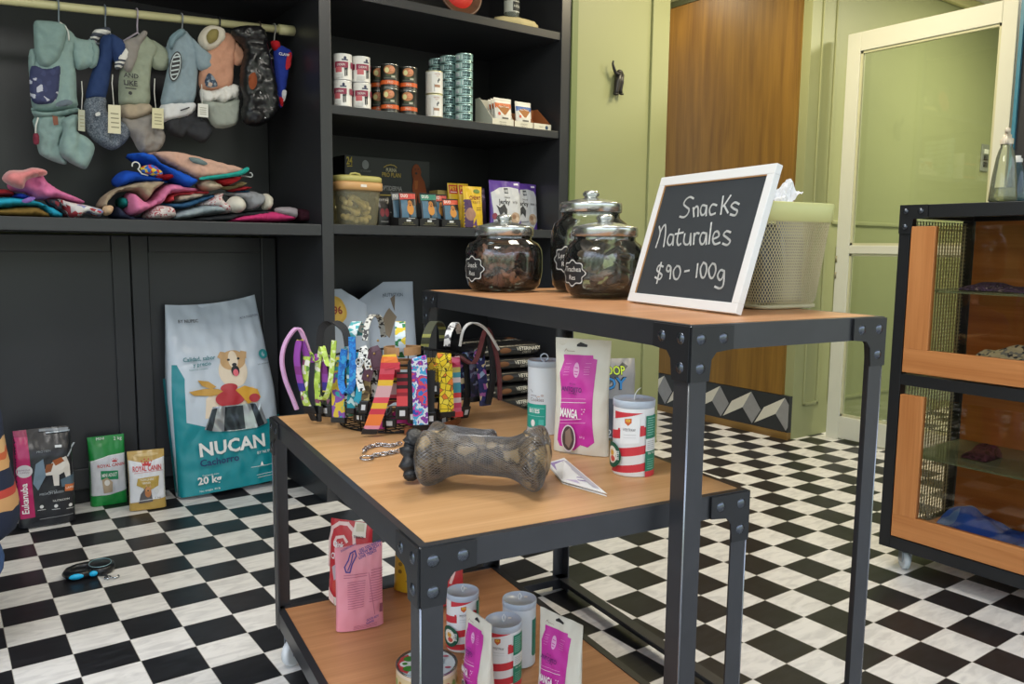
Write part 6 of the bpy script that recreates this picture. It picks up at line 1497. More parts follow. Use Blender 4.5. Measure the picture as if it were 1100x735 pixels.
# ------------------------------------------------------------------ pink and cream pouches
CRM_, MG = foil('#d6d2c4', .35), mat('#c2309c', .38)
def pink_pouch(label, base, rz, lean, w=.118, h=.245, group='pink and cream pouches'):
    q = Q((225, 8), (538, 50), (500, 705), (243, 590), w, h)
    it = [q.poly([(278, 100), (442, 122), (444, 140), (466, 148), (452, 330), (446, 470), (452, 605), (420, 622), (385, 600), (355, 622), (310, 590), (282, 575), (268, 540), (276, 440), (275, 320), (262, 190), (282, 130)], MG),
          q.poly([(350, 55), (372, 44), (388, 52), (410, 62), (408, 74), (350, 66)], INK), q.line([(282, 84), (290, 72), (300, 84), (340, 90)], 2, mat('#8a6a5a')),
          q.ell(355, 190, 17, 40, mat('#e0a8d0')), q.line([(346, 175), (364, 180)], 4, MG), q.line([(344, 195), (364, 200)], 4, MG), q.line([(348, 210), (362, 214)], 4, MG),
          *[q.line([(x, y), (x + 28, y + 4)], 2, mat('#dc8cc8')) for x, y in ((288, 165), (286, 175), (288, 190), (284, 205), (402, 180), (398, 192), (402, 205), (400, 218), (296, 148), (410, 160))],
          q.text('SIN SAL', 340, 264, 9, mat('#4a2060'), 'c', 50), q.text('ANTOJITO', 336, 300, 26, mat('#55226a'), 'c', 118, .02), q.text('NATURAL', 345, 316, 9, mat('#4a2060'), 'c', 56),
          q.line([(280, 326), (418, 352)], 2, mat('#e0a8d0')), q.line([(276, 345), (420, 372)], 2.4, WHITE), q.text('MANGA', 282, 416, 46, WHITE, 'l', 104, .03), q.line([(280, 436), (396, 456)], 3, mat('#e6c0da')), q.line([(270, 450), (418, 482)], 2, mat('#e0a8d0')), *[q.ell(x, y, 3, 3, WHITE) for x, y in ((400, 405), (410, 420), (400, 430), (414, 408))],
          q.ell(332, 545, 40, 74, mat('#d9cfd3')), q.ell(332, 545, 34, 67, mat('#4a3c3a', .5)), q.poly([(318, 505), (340, 490), (352, 560), (336, 600), (318, 570)], mat('#8a7466', .5)), q.text('60 g', 400, 562, 12, mat('#f0c0e4'), 'c', 40), q.line([(292, 612), (398, 650)], 2, mat('#9a9a94'))]
    mb, S = bag_mesh(w, h, .046, CRM_, it, CRM_, p=2.3, taper=.15, foot=.75, pinch=.05, wr=.004, wf=20, seed=h * 31 + rz)
    o = mb.build('treat_pouch'); put(o, base, rz, lean); tag(o, label, 'pouch', group); return o
B0, B1 = atZ(599, 482, ZT), atZ(649, 496, ZT)
pink_pouch('large cream and magenta pouch standing on the low table between the two cans', (B0 + B1) / 2 + Vector((.012, .012, 0)), yaw_to_cam(B0) - .42, .0, w=.135, h=.262)

# ------------------------------------------------------------------ lower shelf of the low table
ZL = .1562 + .0008
def quad_pouch(label, BL, BR, h, items_fn, m, rz_add=0, lean=.05, d=.05, name='treat_pouch', seed=1., w=None, back=0., **kw):
    a, b = atZ(*BL, ZL), atZ(*BR, ZL); w = w or (b - a).length
    rz = math.atan2(b.y - a.y, b.x - a.x) + rz_add
    mb, S = bag_mesh(w, h, d, m, items_fn(w, h), m, p=2.6, taper=.2, foot=.85, wr=.003, wf=24, seed=seed, **kw)
    o = mb.build(name); n = Vector((-math.sin(rz), math.cos(rz), 0)); put(o, (a + b) / 2 + n * (d / 2 + back), rz, lean); tag(o, label, 'pouch'); return o
REDF, PKF, YEF = foil('#c03038', .32), foil('#dd8f9c', .36), foil('#d9b02a', .34)
def red_items(w, h):
    q = Q((55, 55), (300, 92), (250, 560), (75, 520), w, h); wl = mat('#e8c4bc', .45)
    return [q.line([(62, 330), (58, 180), (70, 110), (110, 85), (160, 90), (195, 130), (200, 200)], 16, wl), q.line([(105, 230), (90, 190), (100, 165), (140, 160), (160, 190)], 13, wl), q.text('Oink', 84, 215, 34, WHITE, 'l', 60, .02), q.text('Chicks', 80, 280, 34, WHITE, 'l', 64, .02),
            q.poly([(202, 78), (268, 88), (262, 170), (188, 158)], mat('#e6dcc9')), q.rect(208, 90, 255, 135, mat('#cfc4a8')), q.text('TREATS', 195, 168, 14, INK, 'l', 60, .02), q.poly([(90, 330), (140, 290), (180, 330), (175, 420), (110, 420)], mat('#b9a8b0', .4)), q.ell(130, 440, 34, 44, mat('#c2463c', .5)), q.poly([(78, 445), (110, 500), (112, 545), (84, 515)], mat('#e8c4bc')), q.poly([(110, 500), (165, 520), (160, 560), (115, 550)], mat('#d5c9bc'))]
quad_pouch('red pouch with white swirls standing behind the pink one on the lower shelf', (349, 649), (394, 657), .232, red_items, REDF, .0, .06, .05, seed=2.2, back=.0)
def pink_items(w, h):
    q = Q((85, 225), (342, 150), (372, 652), (180, 685), w, h); pu, pk = mat('#4a3a8a'), mat('#b0607a')
    it = [q.text('DID YOU KNOW', 222, 226, 17, pu, 'l', 112, .02, .28), q.text('HOW MUCH I', 222, 246, 17, pu, 'l', 112, .02, .28), q.text('LOVE TREATS', 222, 268, 17, pu, 'l', 92, .02, .28), q.text('INGREDIENTS', 122, 240, 11, pu, 'l', 80, .0, .32)]
    it += [q.line([(196, 222), (205, 250), (186, 300), (180, 345), (160, 346), (150, 320), (165, 280), (172, 240), (196, 222)], 6, pu), q.line([(186, 240), (180, 290), (168, 335)], 5, pu)]
    it += [q.line([(152 + i, 366 + 14 * i), (268, 340 + 14 * i)] if i < 2 else [(170 + 2 * i, 376 + 13 * i), (262, 356 + 13 * i)], 3, pk) for i in range(14)]
    it += [q.line([(286, 318 + 15 * i), (352, 302 + 15 * i)], 3, pk) for i in range(13)] + [q.line([(272, 330), (318, 572)], 3, pk), q.text('GOOD BOY', 285, 612, 13, pu, 'l', 64, .02, .2), q.text('SHARE', 285, 630, 12, pu, 'l', 60, .02, .2)]
    it += [q.line([(235, 655 - 8 * i), (330, 636 - 8 * i)], 2.5, pk) for i in range(3)] + [q.rect(338, 510, 354, 560, mat('#8a4a5a'))]
    return it
quad_pouch('pale pink pouch with purple print standing in front of the red one', (368, 680), (410, 675), .225, pink_items, PKF, .15, .02, .05, seed=4.1, w=.128)
def yel_items(w, h):
    return [txt('CHEESE', 0, h * .86, .018, INK, 'c', w * .7, .02), ('ell', w * .12, h * .55, w * .2, .05, mat('#c9a27a')), ('ell', w * .14, h * .40, w * .25, .035, mat('#b98a5a')), ('poly', [(-w * .2, h * .7), (w * .1, h * .72), (w * .05, h * .78)], mat('#2a4a7a'))] + [('ell', -w * .28, h * (.2 + .07 * i), .007, .006, mat('#8a6a1c')) for i in range(4)] + [('line', [(-w * .1, h * .12), (w * .3, h * .10)], .003, mat('#8a6a1c'))]
quad_pouch('yellow pouch standing on the lower shelf behind the front table leg', (421, 635), (460, 644), .31, yel_items, YEF, .1, .05, .05, seed=5.3)
def red2_items(w, h):
    q = Q((0, 0), (100, 0), (100, 170), (0, 170), w, h); wl = mat('#e8c4bc', .45)
    return [q.text('SNACKERS', 96, 36, 22, WHITE, 'r', 92, .03), q.line([(30, 170), (40, 110), (70, 74), (100, 66)], 9, wl), q.line([(60, 130), (74, 108), (100, 98)], 8, wl), q.poly([(0, 60), (34, 66), (40, 120), (20, 150), (0, 150)], mat('#b87a78', .4)), q.ell(20, 100, 12, 20, mat('#d8b0a8', .5))]
quad_pouch('red pouch with cut off lettering behind the front striped can', (463, 657), (497, 650), .285, red2_items, REDF, .0, .04, .05, seed=6.3, w=.12)
GCAN = 'paper cans on the lower shelf'
paper_can('treat_can', 'striped can on the lower shelf next to the table leg', 496.5, 702, ZL, stripes(), rz=.35, pull='loop', group=GCAN, r=.0405, h=.148)
paper_can('treat_can', 'plain white can with a teal back label on the lower shelf', 557, 719, ZL, teal_items()[-1:], '#cfd6dc', rz=-.1, pull='loop', group=GCAN, r=.041, h=.162)
paper_can('treat_can', 'striped can on the lower shelf in front of the plain white can', 540, 741, ZL, stripes(), rz=-.05, pull='loop', group=GCAN, r=.042, h=.150)
pink_pouch('magenta pouch seen edge on beside the front striped can', atZ(512, 757, ZL) + Vector((.012, .012, 0)), yaw_to_cam(atZ(510, 757, ZL)) - 1.0, .0, w=.105, h=.20)
pink_pouch('magenta pouch standing alone near the shelf edge on the lower shelf', atZ(607, 772, ZL) + Vector((.0, .02, 0)), yaw_to_cam(atZ(607, 772, ZL)) - .72, .0, w=.125, h=.225)
# round tin
p = atZ(458.5, 757, ZL); rT, hT = .070, .062; d = Vector((p.x - CAM.x, p.y - CAM.y, 0)).normalized(); p = p + d * rT
t = thing('grass_tin', 'round low tin with green and red lid on the lower shelf by the leg', 'tin', (p.x, p.y, ZL), yaw_to_cam(p))
mb = MB(); mb.lathe([(0, .001), (rT * .98, .001), (rT, .003), (rT, hT - .004)], mat('#d9c9b4', .45), 48)
Sb = lambda u, v, o: Vector(((rT + o) * math.sin(u / rT), -(rT + o) * math.cos(u / rT), v))
mb.decor(Sb, [('rect', -.1, .008, .1, .05, mat('#cdb98f', .5))] + [('ell', -.09 + .02 * i, .03, .006, .009, mat(('#7a9a4a', '#b0803a', '#d9d3c0', '#c25a4a')[i % 4])) for i in range(10)] + [txt('CAT GRASS', 0, .036, .009, INK, 'c')], .012); mb.build('tin_body', t)
mb = MB(); mb.lathe([(rT, hT - .004), (rT * 1.015, hT - .003), (rT * 1.015, hT), (rT * .99, hT + .001), (rT * .955, hT - .003), (0, hT - .003)], mat('#9aa0a6', .2, .9), 48)
St = lambda u, v, o: Vector((u, v, hT - .003 + o))
gl_ = mat('#3f8a34', .5)
mb.decor(St, [('ell', 0, 0, rT * .93, rT * .93, mat('#d3e3e6', .4)), ('poly', [(-.067, 0), (-.060, .030), (-.044, .044), (-.036, .020), (-.036, -.020), (-.044, -.044), (-.060, -.030)], mat('#c8434a')), ('ell', -.046, 0, .016, .014, WHITE), ('ell', -.040, .022, .014, .012, gl_), ('ell', -.040, -.022, .014, .012, gl_), ('ell', -.050, 0, .006, .006, gl_), ('rect', -.030, -.010, -.014, .010, mat('#c8434a')), txt('CATGRASS', .024, .046, .013, INK, 'l', .092, .03, -PI / 2), txt('organic', .038, .014, .006, mat('#6a8a9a'), 'l', .03, 0, -PI / 2), ('ell', .044, .026, .007, .005, mat('#b05a6a')), ('ell', .048, -.026, .007, .005, mat('#b05a6a')), ('line', [(.034, .02), (.034, -.02)], .002, mat('#7a9a9a'))], .03, off=.0004)
mb.build('lid', t)
# ------------------------------------------------------------------ tall table: jars
ZH = TT['H'] + .0012
JG = film('#fafcfa', .994, .03, 1.3, 'jar2'); ALU = mat('#c4c6c4', .22, .9)
def jar(label, px, y, wpx, hr, conts, stick_u, text, seed, lidk=.76):
    q = atY(px, 300, y); r = wpx / 2 * mpp(q) * .985
    t = thing('glass_jar', label, 'jar', (q.x, q.y, ZH), yaw_to_cam(q), 'snack jars on the tall table')
    H = 2 * r * hr; rn_ = r * lidk * .93
    prof = [(0, .004), (r * .70, .003), (r * .82, .006), (r * .93, .02), (r * .985, .045), (r, H * .35), (r, H * .62), (r * .975, H * .74), (r * .90, H * .84), (rn_ * 1.02, H * .90), (rn_, H * .93), (rn_, H * 1.0)]
    mb = MB(); mb.lathe(prof, JG, 56)
    inn = [(max(0, a - .004), max(b, .012)) for a, b in prof]
    mb.lathe(inn, JG, 56); mb.build('glass_body', t)
    mb = MB(); lr = r * lidk; z0 = H * .97
    mb.lathe([(lr * .97, z0), (lr, z0 + .002), (lr, z0 + r * .20), (lr * .985, z0 + r * .235), (lr * .93, z0 + r * .25), (lr * .6, z0 + r * .31), (lr * .42, z0 + r * .34), (lr * .24, z0 + r * .36), (lr * .2, z0 + r * .39), (lr * .26, z0 + r * .43), (lr * .27, z0 + r * .48), (lr * .2, z0 + r * .54), (0, z0 + r * .56)], ALU, 56); mb.build('lid', t)
    # scalloped chalk sticker
    mb = MB(); S = lambda u, v, o: Vector(((r + .0008 + o) * math.sin(u / r), -(r + .0008 + o) * math.cos(u / r), v))
    c, cz, ws, hs = stick_u * r, H * .40, r * .42, r * .30
    P = [(c + ws * math.cos(a) * (1 + .10 * math.cos(8 * a)), cz + hs * math.sin(a) * (1 + .10 * math.cos(8 * a)) * 1.1) for a in [2 * PI * i / 64 for i in range(64)]]
    P2 = [(c + (p[0] - c) * .93, cz + (p[1] - cz) * .91) for p in P]
    P3 = [(c + (p[0] - c) * .88, cz + (p[1] - cz) * .84) for p in P]
    mb.decor(S, [('poly', P, mat('#1e1f22', .6)), ('poly', P2, mat('#dcdcd8', .6)), ('poly', P3, mat('#1e1f22', .6)), txt(text[0], c, cz + hs * .12, hs * .42, mat('#dcdcd8'), 'c', ws * 1.45), txt(text[1], c, cz - hs * .55, hs * .40, mat('#dcdcd8'), 'c', ws * 1.4)], .012, off=.0002, step=.00012)
    mb.build('chalk_sticker', t)
    # dried chews filling the jar
    rn = random.Random(seed); first = None
    R = r * .76; n, cols, kind = conts
    for k in range(n):
        a = rn.uniform(0, 2 * PI); rr_ = R * math.sqrt(rn.uniform(.15, 1)) * .82; z = .022 + (H * .74 - .02) * (k / n)
        if kind == 'strip':
            L_ = rn.uniform(.05, .085); P = []
            b = rn.uniform(0, 2 * PI); cx, cy = rr_ * math.cos(a), rr_ * math.sin(a)
            for i in range(7):
                u = (i / 6 - .5) * L_
                x, y_, zz = cx + u * math.cos(b) + .008 * math.sin(i * 1.7 + k), cy + u * math.sin(b) + .008 * math.cos(i * 1.3), z + u * rn.uniform(-.3, .9) + .006 * math.sin(i * 2.1 + k)
                m_ = math.hypot(x, y_)
                if m_ > R: x, y_ = x * R / m_, y_ * R / m_
                P.append((x, y_, min(max(zz, .018), H * .80)))
            P = [q_ + q for q_ in [Vector((0, 0, 0))] for q in map(Vector, P)]
            mb = MB(); mb.tube(spline(P, 3), [rn.uniform(.0045, .009) for _ in range(19)], mat(cols[k % len(cols)], .6, 0, .5, 120, .4, .3, 60), 7)
        else:
            mb = MB(); x, y_ = rr_ * math.cos(a), rr_ * math.sin(a)
            if kind == 'slab':
                M = Matrix.Translation((x * .85, y_ * .85, z + .01)) @ Matrix.Rotation(rn.uniform(0, PI), 4, 'Z') @ Matrix.Rotation(rn.uniform(-.9, .9), 4, 'X') @ Matrix.Rotation(rn.uniform(-.9, .9), 4, 'Y')
                mb.ball((0, 0, 0), (rn.uniform(.018, .032), rn.uniform(.012, .02), .006), mat(cols[k % len(cols)], .6, 0, .6, 90, .4, .3, 60), 12, M)
            else:
                mb.ball((x, y_, z), (.013, .013, .012), mat(cols[k % len(cols)], .7, 0, .4, 90, .4, .2, 60), 10)
        o = mb.build('dried_chew', None, (q.x, q.y, ZH), (0, 0, yaw_to_cam(q)))
        tag(o, 'dried chew inside ' + label.split(' standing')[0], 'dog chew', 'dried chews in ' + label.split(' standing')[0])
    return t
DK = ['#5a3430', '#744239', '#3f2624', '#86574a', '#966450']
jar('glass jar of dark chews standing at the near end of the tall table', 541, -1.425, 84, .73, (34, DK, 'strip'), -.92, ('Snack', 'Res'), 3)
jar('tall glass jar of pale treats standing behind the other jars', 633, -1.565, 86, 1.02, (40, ['#8a6a44', '#a5835a', '#6b5038', '#5a4634'], 'slab'), -.62, ('Lengua', 'Res'), 5, .78)
jar('glass jar of dark slabs standing next to the chalkboard', 648.5, -1.80, 87, .78, (34, ['#4a4442', '#645650', '#3a3434', '#7a6658'], 'slab'), -.86, ('Trachea', 'Res'), 8, .82)

# ------------------------------------------------------------------ chalkboard
BL_, BR_ = atZ(672, 325, ZH), atZ(788, 339.5, ZH)
ew = (BR_ - BL_); w = ew.length; ex = ew.normalized(); nb_ = Vector((-ex.y, ex.x, 0)); lean = math.radians(16.5); h = .312
t = thing('chalkboard', 'white framed chalkboard sign with snack prices leaning on the tall table', 'sign', (BL_ + BR_) / 2 + nb_ * .012)
t.matrix_world = Matrix.Translation((BL_ + BR_) / 2 + nb_ * .004 + Vector((0, 0, .0046))) @ Matrix.Rotation(math.atan2(ex.y, ex.x), 4, 'Z') @ Matrix.Rotation(-lean, 4, 'X')
WF = mat('#e9e9e9', .45); fr = .0215
mb = MB(); mb.box(-w / 2 + fr * .6, w / 2 - fr * .6, .004, .010, fr * .6, h - fr * .6, mat('#3a3e42', .85, 0, .05, 200, .3, .10, 14)); slate = mb
for nm, q in (('frame_rail', (-w / 2, w / 2, 0, fr)), ('frame_rail', (-w / 2, w / 2, h - fr, h)), ('frame_stile', (-w / 2, -w / 2 + fr, fr, h - fr)), ('frame_stile', (w / 2 - fr, w / 2, fr, h - fr))):
    mb = MB(); mb.box(q[0], q[1], 0, .016, q[2], q[3], WF, .0012); mb.build(nm, t)
mb = MB(); mb.box(-w / 2 + fr, -w / 2 + fr + .003, .0015, .004, fr, h - fr, mat('#b58a5a', .6)); mb.box(-w / 2 + fr, w / 2 - fr, .0015, .004, h - fr - .002, h - fr, mat('#b58a5a', .6)); mb.build('inner_lip', t)
mb = MB(); mb.box(-.012, .012, .016, .0185, .10, h * .96, WF, 0, Matrix.Translation((0, .0, 0)) @ Matrix.Rotation(0, 4, 'X')); mb.build('back_strut', t)
# chalk strokes traced letter by letter (crop 660,170 scale 4.2)
q = Q((198, 97), (718, 38), (540, 710), (52, 655), w, h)
CH = mat('#d3d5d4', .95, 0, .6, 400)
strokes = [
 [(362, 190), (345, 183), (325, 195), (316, 215), (328, 228), (342, 240), (335, 262), (318, 275), (298, 272)],          # S
 [(362, 232), (366, 272)], [(363, 245), (374, 228), (384, 232), (385, 270)],                                               # n
 [(424, 225), (404, 222), (396, 245), (402, 265), (416, 258), (424, 225), (422, 268)],                                      # a
 [(468, 222), (450, 218), (437, 240), (442, 264), (462, 258)],                                                            # c
 [(496, 182), (486, 262)], [(528, 178), (500, 222), (490, 226)], [(500, 222), (516, 256)],                                 # K
 [(562, 218), (545, 210), (530, 225), (540, 238), (554, 248), (545, 268), (526, 264)],                                     # s
 [(196, 318), (202, 350), (184, 412)], [(203, 345), (216, 318), (228, 312), (230, 350), (224, 408)],                        # N
 [(272, 358), (252, 355), (242, 385), (252, 402), (266, 390), (272, 358), (270, 402)],                                      # a
 [(298, 330), (290, 380), (296, 402), (308, 396)], [(280, 352), (318, 345)],                                               # t
 [(326, 352), (322, 385), (332, 400), (348, 392), (354, 350), (354, 402)],                                                  # u
 [(370, 350), (368, 398)], [(370, 365), (380, 348), (392, 350)],                                                           # r
 [(424, 350), (406, 348), (396, 375), (402, 398), (416, 390), (425, 350), (424, 398)],                                      # a
 [(446, 302), (436, 396)],                                                                                               # l
 [(455, 375), (478, 362), (474, 342), (460, 346), (452, 375), (460, 398), (482, 392)],                                      # e
 [(526, 345), (510, 340), (498, 356), (512, 370), (524, 385), (512, 402), (494, 396)],                                      # s
 [(226, 500), (206, 495), (196, 515), (210, 528), (222, 540), (210, 558), (188, 548)], [(216, 482), (198, 575)],            # $
 [(262, 500), (250, 495), (244, 515), (256, 522), (265, 505), (262, 555)],                                                 # 9
 [(292, 498), (278, 520), (282, 552), (298, 556), (310, 528), (305, 502), (292, 498)],                                      # 0
 [(330, 522), (350, 518)],                                                                                               # -
 [(388, 488), (382, 548)],                                                                                               # 1
 [(412, 482), (400, 510), (404, 545), (416, 548), (426, 518), (424, 490), (412, 482)],                                      # 0
 [(450, 486), (436, 512), (440, 546), (452, 550), (464, 520), (462, 492), (450, 486)],                                      # 0
 [(498, 520), (484, 516), (472, 540), (480, 560), (492, 548), (499, 522), (494, 580), (480, 598), (460, 590)],              # g
]
items = []
for s in strokes:
    P = [Vector(p) for p in s]
    P2 = [(p.x, p.y) for p in spline([Vector((a, b, 0)) for a, b in s], 4)]
    items.append(q.line(P2, 6.0, CH))
slate.decor(lambda u, v, o: Vector((u, .004 - o, v)), items, .05, off=.0005, step=.00003); slate.build('slate', t)
# ------------------------------------------------------------------ perforated basket
c0 = Vector((.699, -2.240, ZH)); ang = TT['a']
t = thing('perforated_basket', 'cream perforated basket with a lime rim holding wrapped packets on the tall table', 'basket', c0, ang)
LIMEM, CRB = mat('#cfcf8e', .4), mat('#b9b08e', .42)
w0, d0, w1, d1, hB = .088, .067, .112, .087, .235
def lev(k, z, e=5., n=96):
    return rr(w0 + (w1 - w0) * k, d0 + (d1 - d0) * k, z, n, e)
zt0, zt1 = .006, hB - .040
rows, n = 30, 104
V = []
ex_ = 6.
def wall_pt(i, j):
    a = 2 * PI * (i + .5 * (j % 2)) / n; k = j / rows
    wx, wy = w0 + (w1 - w0) * (.12 + .88 * k), d0 + (d1 - d0) * (.12 + .88 * k)
    if k < .08: wx -= .006 * (1 - k / .08); wy -= .006 * (1 - k / .08)
    # even spacing round a rounded rectangle: use the direction's superellipse radius
    c, s = math.cos(a), math.sin(a); rad = (abs(c / wx) ** ex_ + abs(s / wy) ** ex_) ** (-1 / ex_)
    return Vector((rad * c, rad * s, zt0 + (zt1 - zt0) * k))
mb = MB()
th = .0011
vs, fs = [], []
def bar(p, q):
    t_ = (q - p); L_ = t_.length
    if L_ < 1e-6: return
    t_ /= L_; o_ = Vector((p.x, p.y, 0)).normalized(); s_ = t_.cross(o_).normalized()
    b = len(vs); ww = .00085
    for e in (p, q):
        for (x_, y_) in ((-1, -1), (1, -1), (1, 1), (-1, 1)): vs.append(e + s_ * (x_ * ww) + o_ * (y_ * .0006))
    for k in range(4): fs.append((b + k, b + (k + 1) % 4, b + 4 + (k + 1) % 4, b + 4 + k))
for j in range(rows):
    for i in range(n):
        p = wall_pt(i, j)
        if j % 2 == 0: A_, B_ = wall_pt(i, j + 1), wall_pt(i - 1, j + 1)
        else: A_, B_ = wall_pt(i + 1, j + 1), wall_pt(i, j + 1)
        bar(p, A_); bar(p, B_)
mb.add(vs, fs, CRB, False); mb.build('mesh_wall', t)
mb = MB(); mb.loft([rr(w0 - .004, d0 - .004, 0, 64, 6), rr(w0 + .004, d0 + .004, .003, 64, 6), rr(w0 + .004, d0 + .004, .009, 64, 6), rr(w0 - .002, d0 - .002, .0095, 64, 6)], CRB); mb.build('base', t)
mb = MB(); mb.loft([rr(w1 - .001, d1 - .001, hB - .042, 72, 6), rr(w1 + .004, d1 + .004, hB - .040, 72, 6), rr(w1 + .007, d1 + .007, hB - .002, 72, 6), rr(w1 + .005, d1 + .005, hB, 72, 6), rr(w1 + .001, d1 + .001, hB - .001, 72, 6), rr(w1 - .001, d1 - .001, hB - .04, 72, 6)], LIMEM, caps=False); mb.build('rim', t)
MX = Matrix.Translation(c0) @ Matrix.Rotation(ang, 4, 'Z')
PLB = film('#c9cdd2', .55, .12, 1., 'bagfilm')
def packet(x, y, z, w, h, d, m, rz, lean, lab, seed, items=()):
    mb, S = bag_mesh(w, h, d, m, items, m, nu=22, nv=26, p=2.5, taper=.5, wr=.006, wf=22, seed=seed); o = mb.build('treat_packet'); put(o, MX @ Vector((x, y, z)), ang + rz, lean); tag(o, lab, 'packet'); return o
packet(-.028, -.028, .012, .075, .165, .04, foil('#55585f', .2, .8, 40), .1, .05, 'dark grey plastic packet inside the perforated basket', 1.2)
packet(.036, -.022, .012, .07, .19, .036, foil('#8a8c96', .18, .8, 40), -.2, .02, 'pale plastic packet inside the perforated basket', 2.7, [('rect', -.02, .04, .03, .15, mat('#4c4a66', .4))])
packet(.0, .030, .012, .11, .18, .036, foil('#3c3634', .25, .7, 40), .0, .0, 'brown black packet at the back of the perforated basket', 3.9)
mb = MB(); rn = random.Random(9)
def crumple(s, t_):
    x, y = (s - .5) * .075, (t_ - .5) * .06
    return Vector((x, y, .5 * x + .020 * noise.noise(Vector((x * 45, y * 45, 2.))) + .014 * abs(noise.noise(Vector((x * 90, y * 80, 5.))))))
mb.grid(crumple, 18, 16, mat('#dfe1e6', .6), smooth=False); o = mb.build('crumpled_paper'); o.matrix_world = MX @ Matrix.Translation((.01, -.01, hB + .012)) @ Matrix.Rotation(.5, 4, 'X') @ Matrix.Rotation(-.3, 4, 'Y'); tag(o, 'crumpled white paper sticking out of the perforated basket top', 'paper')
mb = MB(); mb.tube([(0, 0, 0), (.004, 0, .02), (.002, .004, .035), (.012, 0, .045)], [.008, .010, .009, .005], mat('#8a5a34', .6, 0, .6, 100), 8); o = mb.build('dried_chew'); o.matrix_world = MX @ Matrix.Translation((-.045, -.03, hB - .018)); tag(o, 'brown dried chew poking out of the perforated basket beside the paper', 'dog chew')

# ------------------------------------------------------------------ display cabinet contents and bottles
CBL = CB.location
def cabp(px, py, z): return atZ(px, py, z)
def bottle(px, label, body, capc, h, r, pump=True):
    z = 1.335 + .0012; q = atX(px, 212, 2.02 if pump else 2.11); t = thing('spray_bottle', label, 'bottle', (q.x, q.y, z), .4)
    g = film(body, .9, .04, 1.3, 'bottle')
    mb = MB(); mb.lathe([(0, .002), (r * .9, .002), (r, .006), (r * .98, .02), (r * .86, h * .35), (r * .66, h * .62), (r * .52, h * .72), (r * .42, h * .76), (r * .42, h * .82)], g, 32); mb.build('bottle_body', t)
    mb = MB(); mb.lathe([(0, .004), (r * .86, .004), (r * .9, .02), (r * .86, h * .20), (0, h * .20)], film('#dfe0c0', .75, .05, 1., 'liquid'), 32); mb.build('liquid', t)
    mb = MB(); c = mat(capc, .35); mb.lathe([(r * .46, h * .80), (r * .46, h * .87), (r * .3, h * .89), (r * .3, h * .93), (0, h * .93)], c, 24)
    if pump: mb.tube([(0, 0, h * .93), (0, 0, h * .97), (-r * .5, 0, h * .985), (-r * .95, 0, h * .965)], r * .2, c, 10); mb.tube([(-r * .3, 0, h * .90), (-r * .55, 0, h * .80)], r * .1, c, 8)
    mb.build('spray_head', t); return t
bottle(1077, 'clear tapered spray bottle standing on the display cabinet', '#e9ecd9', '#d9cdb8', .235, .042)
bottle(1090, 'pale blue bottle standing beside the clear spray bottle', '#8fb9cc', '#e2e2e2', .17, .032, False)
def cloth_on(px0, px1, py, z, dep, hgt, m, label, seed, xoff=.16):
    a, b = atX(px0, py, CBL.x + xoff), atX(px1, py, CBL.x + xoff); L_ = abs(a.y - b.y); yc = (a.y + b.y) / 2; yc = max(yc, CBL.y - 1.25 + L_ / 2 + .06)
    mb = MB()
    def S(s, t_, sg=1):
        u, v = (s - .5) * L_, (t_ - .5) * dep; e = (max(0, 1 - abs(2 * s - 1) ** 4) * max(0, 1 - abs(2 * t_ - 1) ** 4)) ** .4
        n_ = noise.noise(Vector((u * 8 + seed, v * 9, seed))) + .22 * noise.noise(Vector((u * 22, v * 22 + seed, seed)))
        return Vector((v, u, max(0, hgt * e * (.55 + .6 * n_)) + .002)) if sg > 0 else Vector((v, u, .0005))
    mb.grid(lambda s, t_: S(s, t_, 1), 44, 26, m); mb.grid(lambda s, t_: S(s, t_, -1), 44, 26, m)
    o = mb.build('bandana', None, (CBL.x + xoff, yc, z)); tag(o, label, 'bandana'); return o
zd1, zd0 = .735 + .001, .13 + .001
cloth_on(1034, 1120, 380, zd1, .26, .125, blotch(['#cfc9c0', '#3a3f58', '#d5d0c8', '#8a8fa0', '#c9c3ba'], 90, 'voronoi', .9), 'grey and navy patterned cloth lying in the upper cabinet', 2., .20)
cloth_on(1040, 1125, 300, 1.038, .16, .035, blotch(['#3a2c55', '#5a4a7a', '#2c2340', '#8a8296'], 60, 'noise', .9), 'dark purple cloth lying on the upper glass shelf', 4., .2)
cloth_on(1002, 1120, 548, zd0, .30, .115, blotch(['#1f50d8', '#2a60e8', '#1844c0', '#5f8cf0'], 16, 'voronoi', .85), 'bright blue checked cloth lying in the lower cabinet', 6., .20)
cloth_on(1042, 1070, 474, .438, .13, .06, blotch(['#3a1c2c', '#55304a', '#2a1622'], 60, 'noise', .9), 'dark maroon cloth on the lower glass shelf', 8., .22)
# ------------------------------------------------------------------ cat hook on the green wall
p = atY(661, 88, 0.0); t = thing('cat_hook', 'small black cat shaped wall hook on the green pier', 'hook', (p.x, -.008, p.z))
s = mpp(p) / 6.13 * 1.1; mb = MB(); m = mat('#1f1c1c', .4)
K = lambda pts, y: [((x - 445) * s, y, -(yy - 540) * s) for x, yy in pts]
mb.ball(K([(455, 510)], -.016)[0], (.030 * 1.0, .016, .036), m, 18)
mb.tube(K([(452, 490), (440, 545), (430, 600), (424, 618)], -.018), [.020, .020, .015, .014], m, 12); mb.tube(K([(465, 500), (466, 550), (464, 590), (470, 610)], -.014), [.020, .017, .012, .012], m, 12)
mb.ball(K([(424, 618)], -.022)[0], (.018, .014, .007), m, 12); mb.ball(K([(472, 612)], -.018)[0], (.014, .012, .006), m, 12); mb.build('cat_body', t)
mb = MB(); mb.tube(spline([Vector(p_) for p_ in K([(440, 505), (415, 498), (398, 475), (388, 450), (392, 432)], -.026)], 5), [.011 - .0003 * i for i in range(21)], m, 10); mb.build('tail', t)
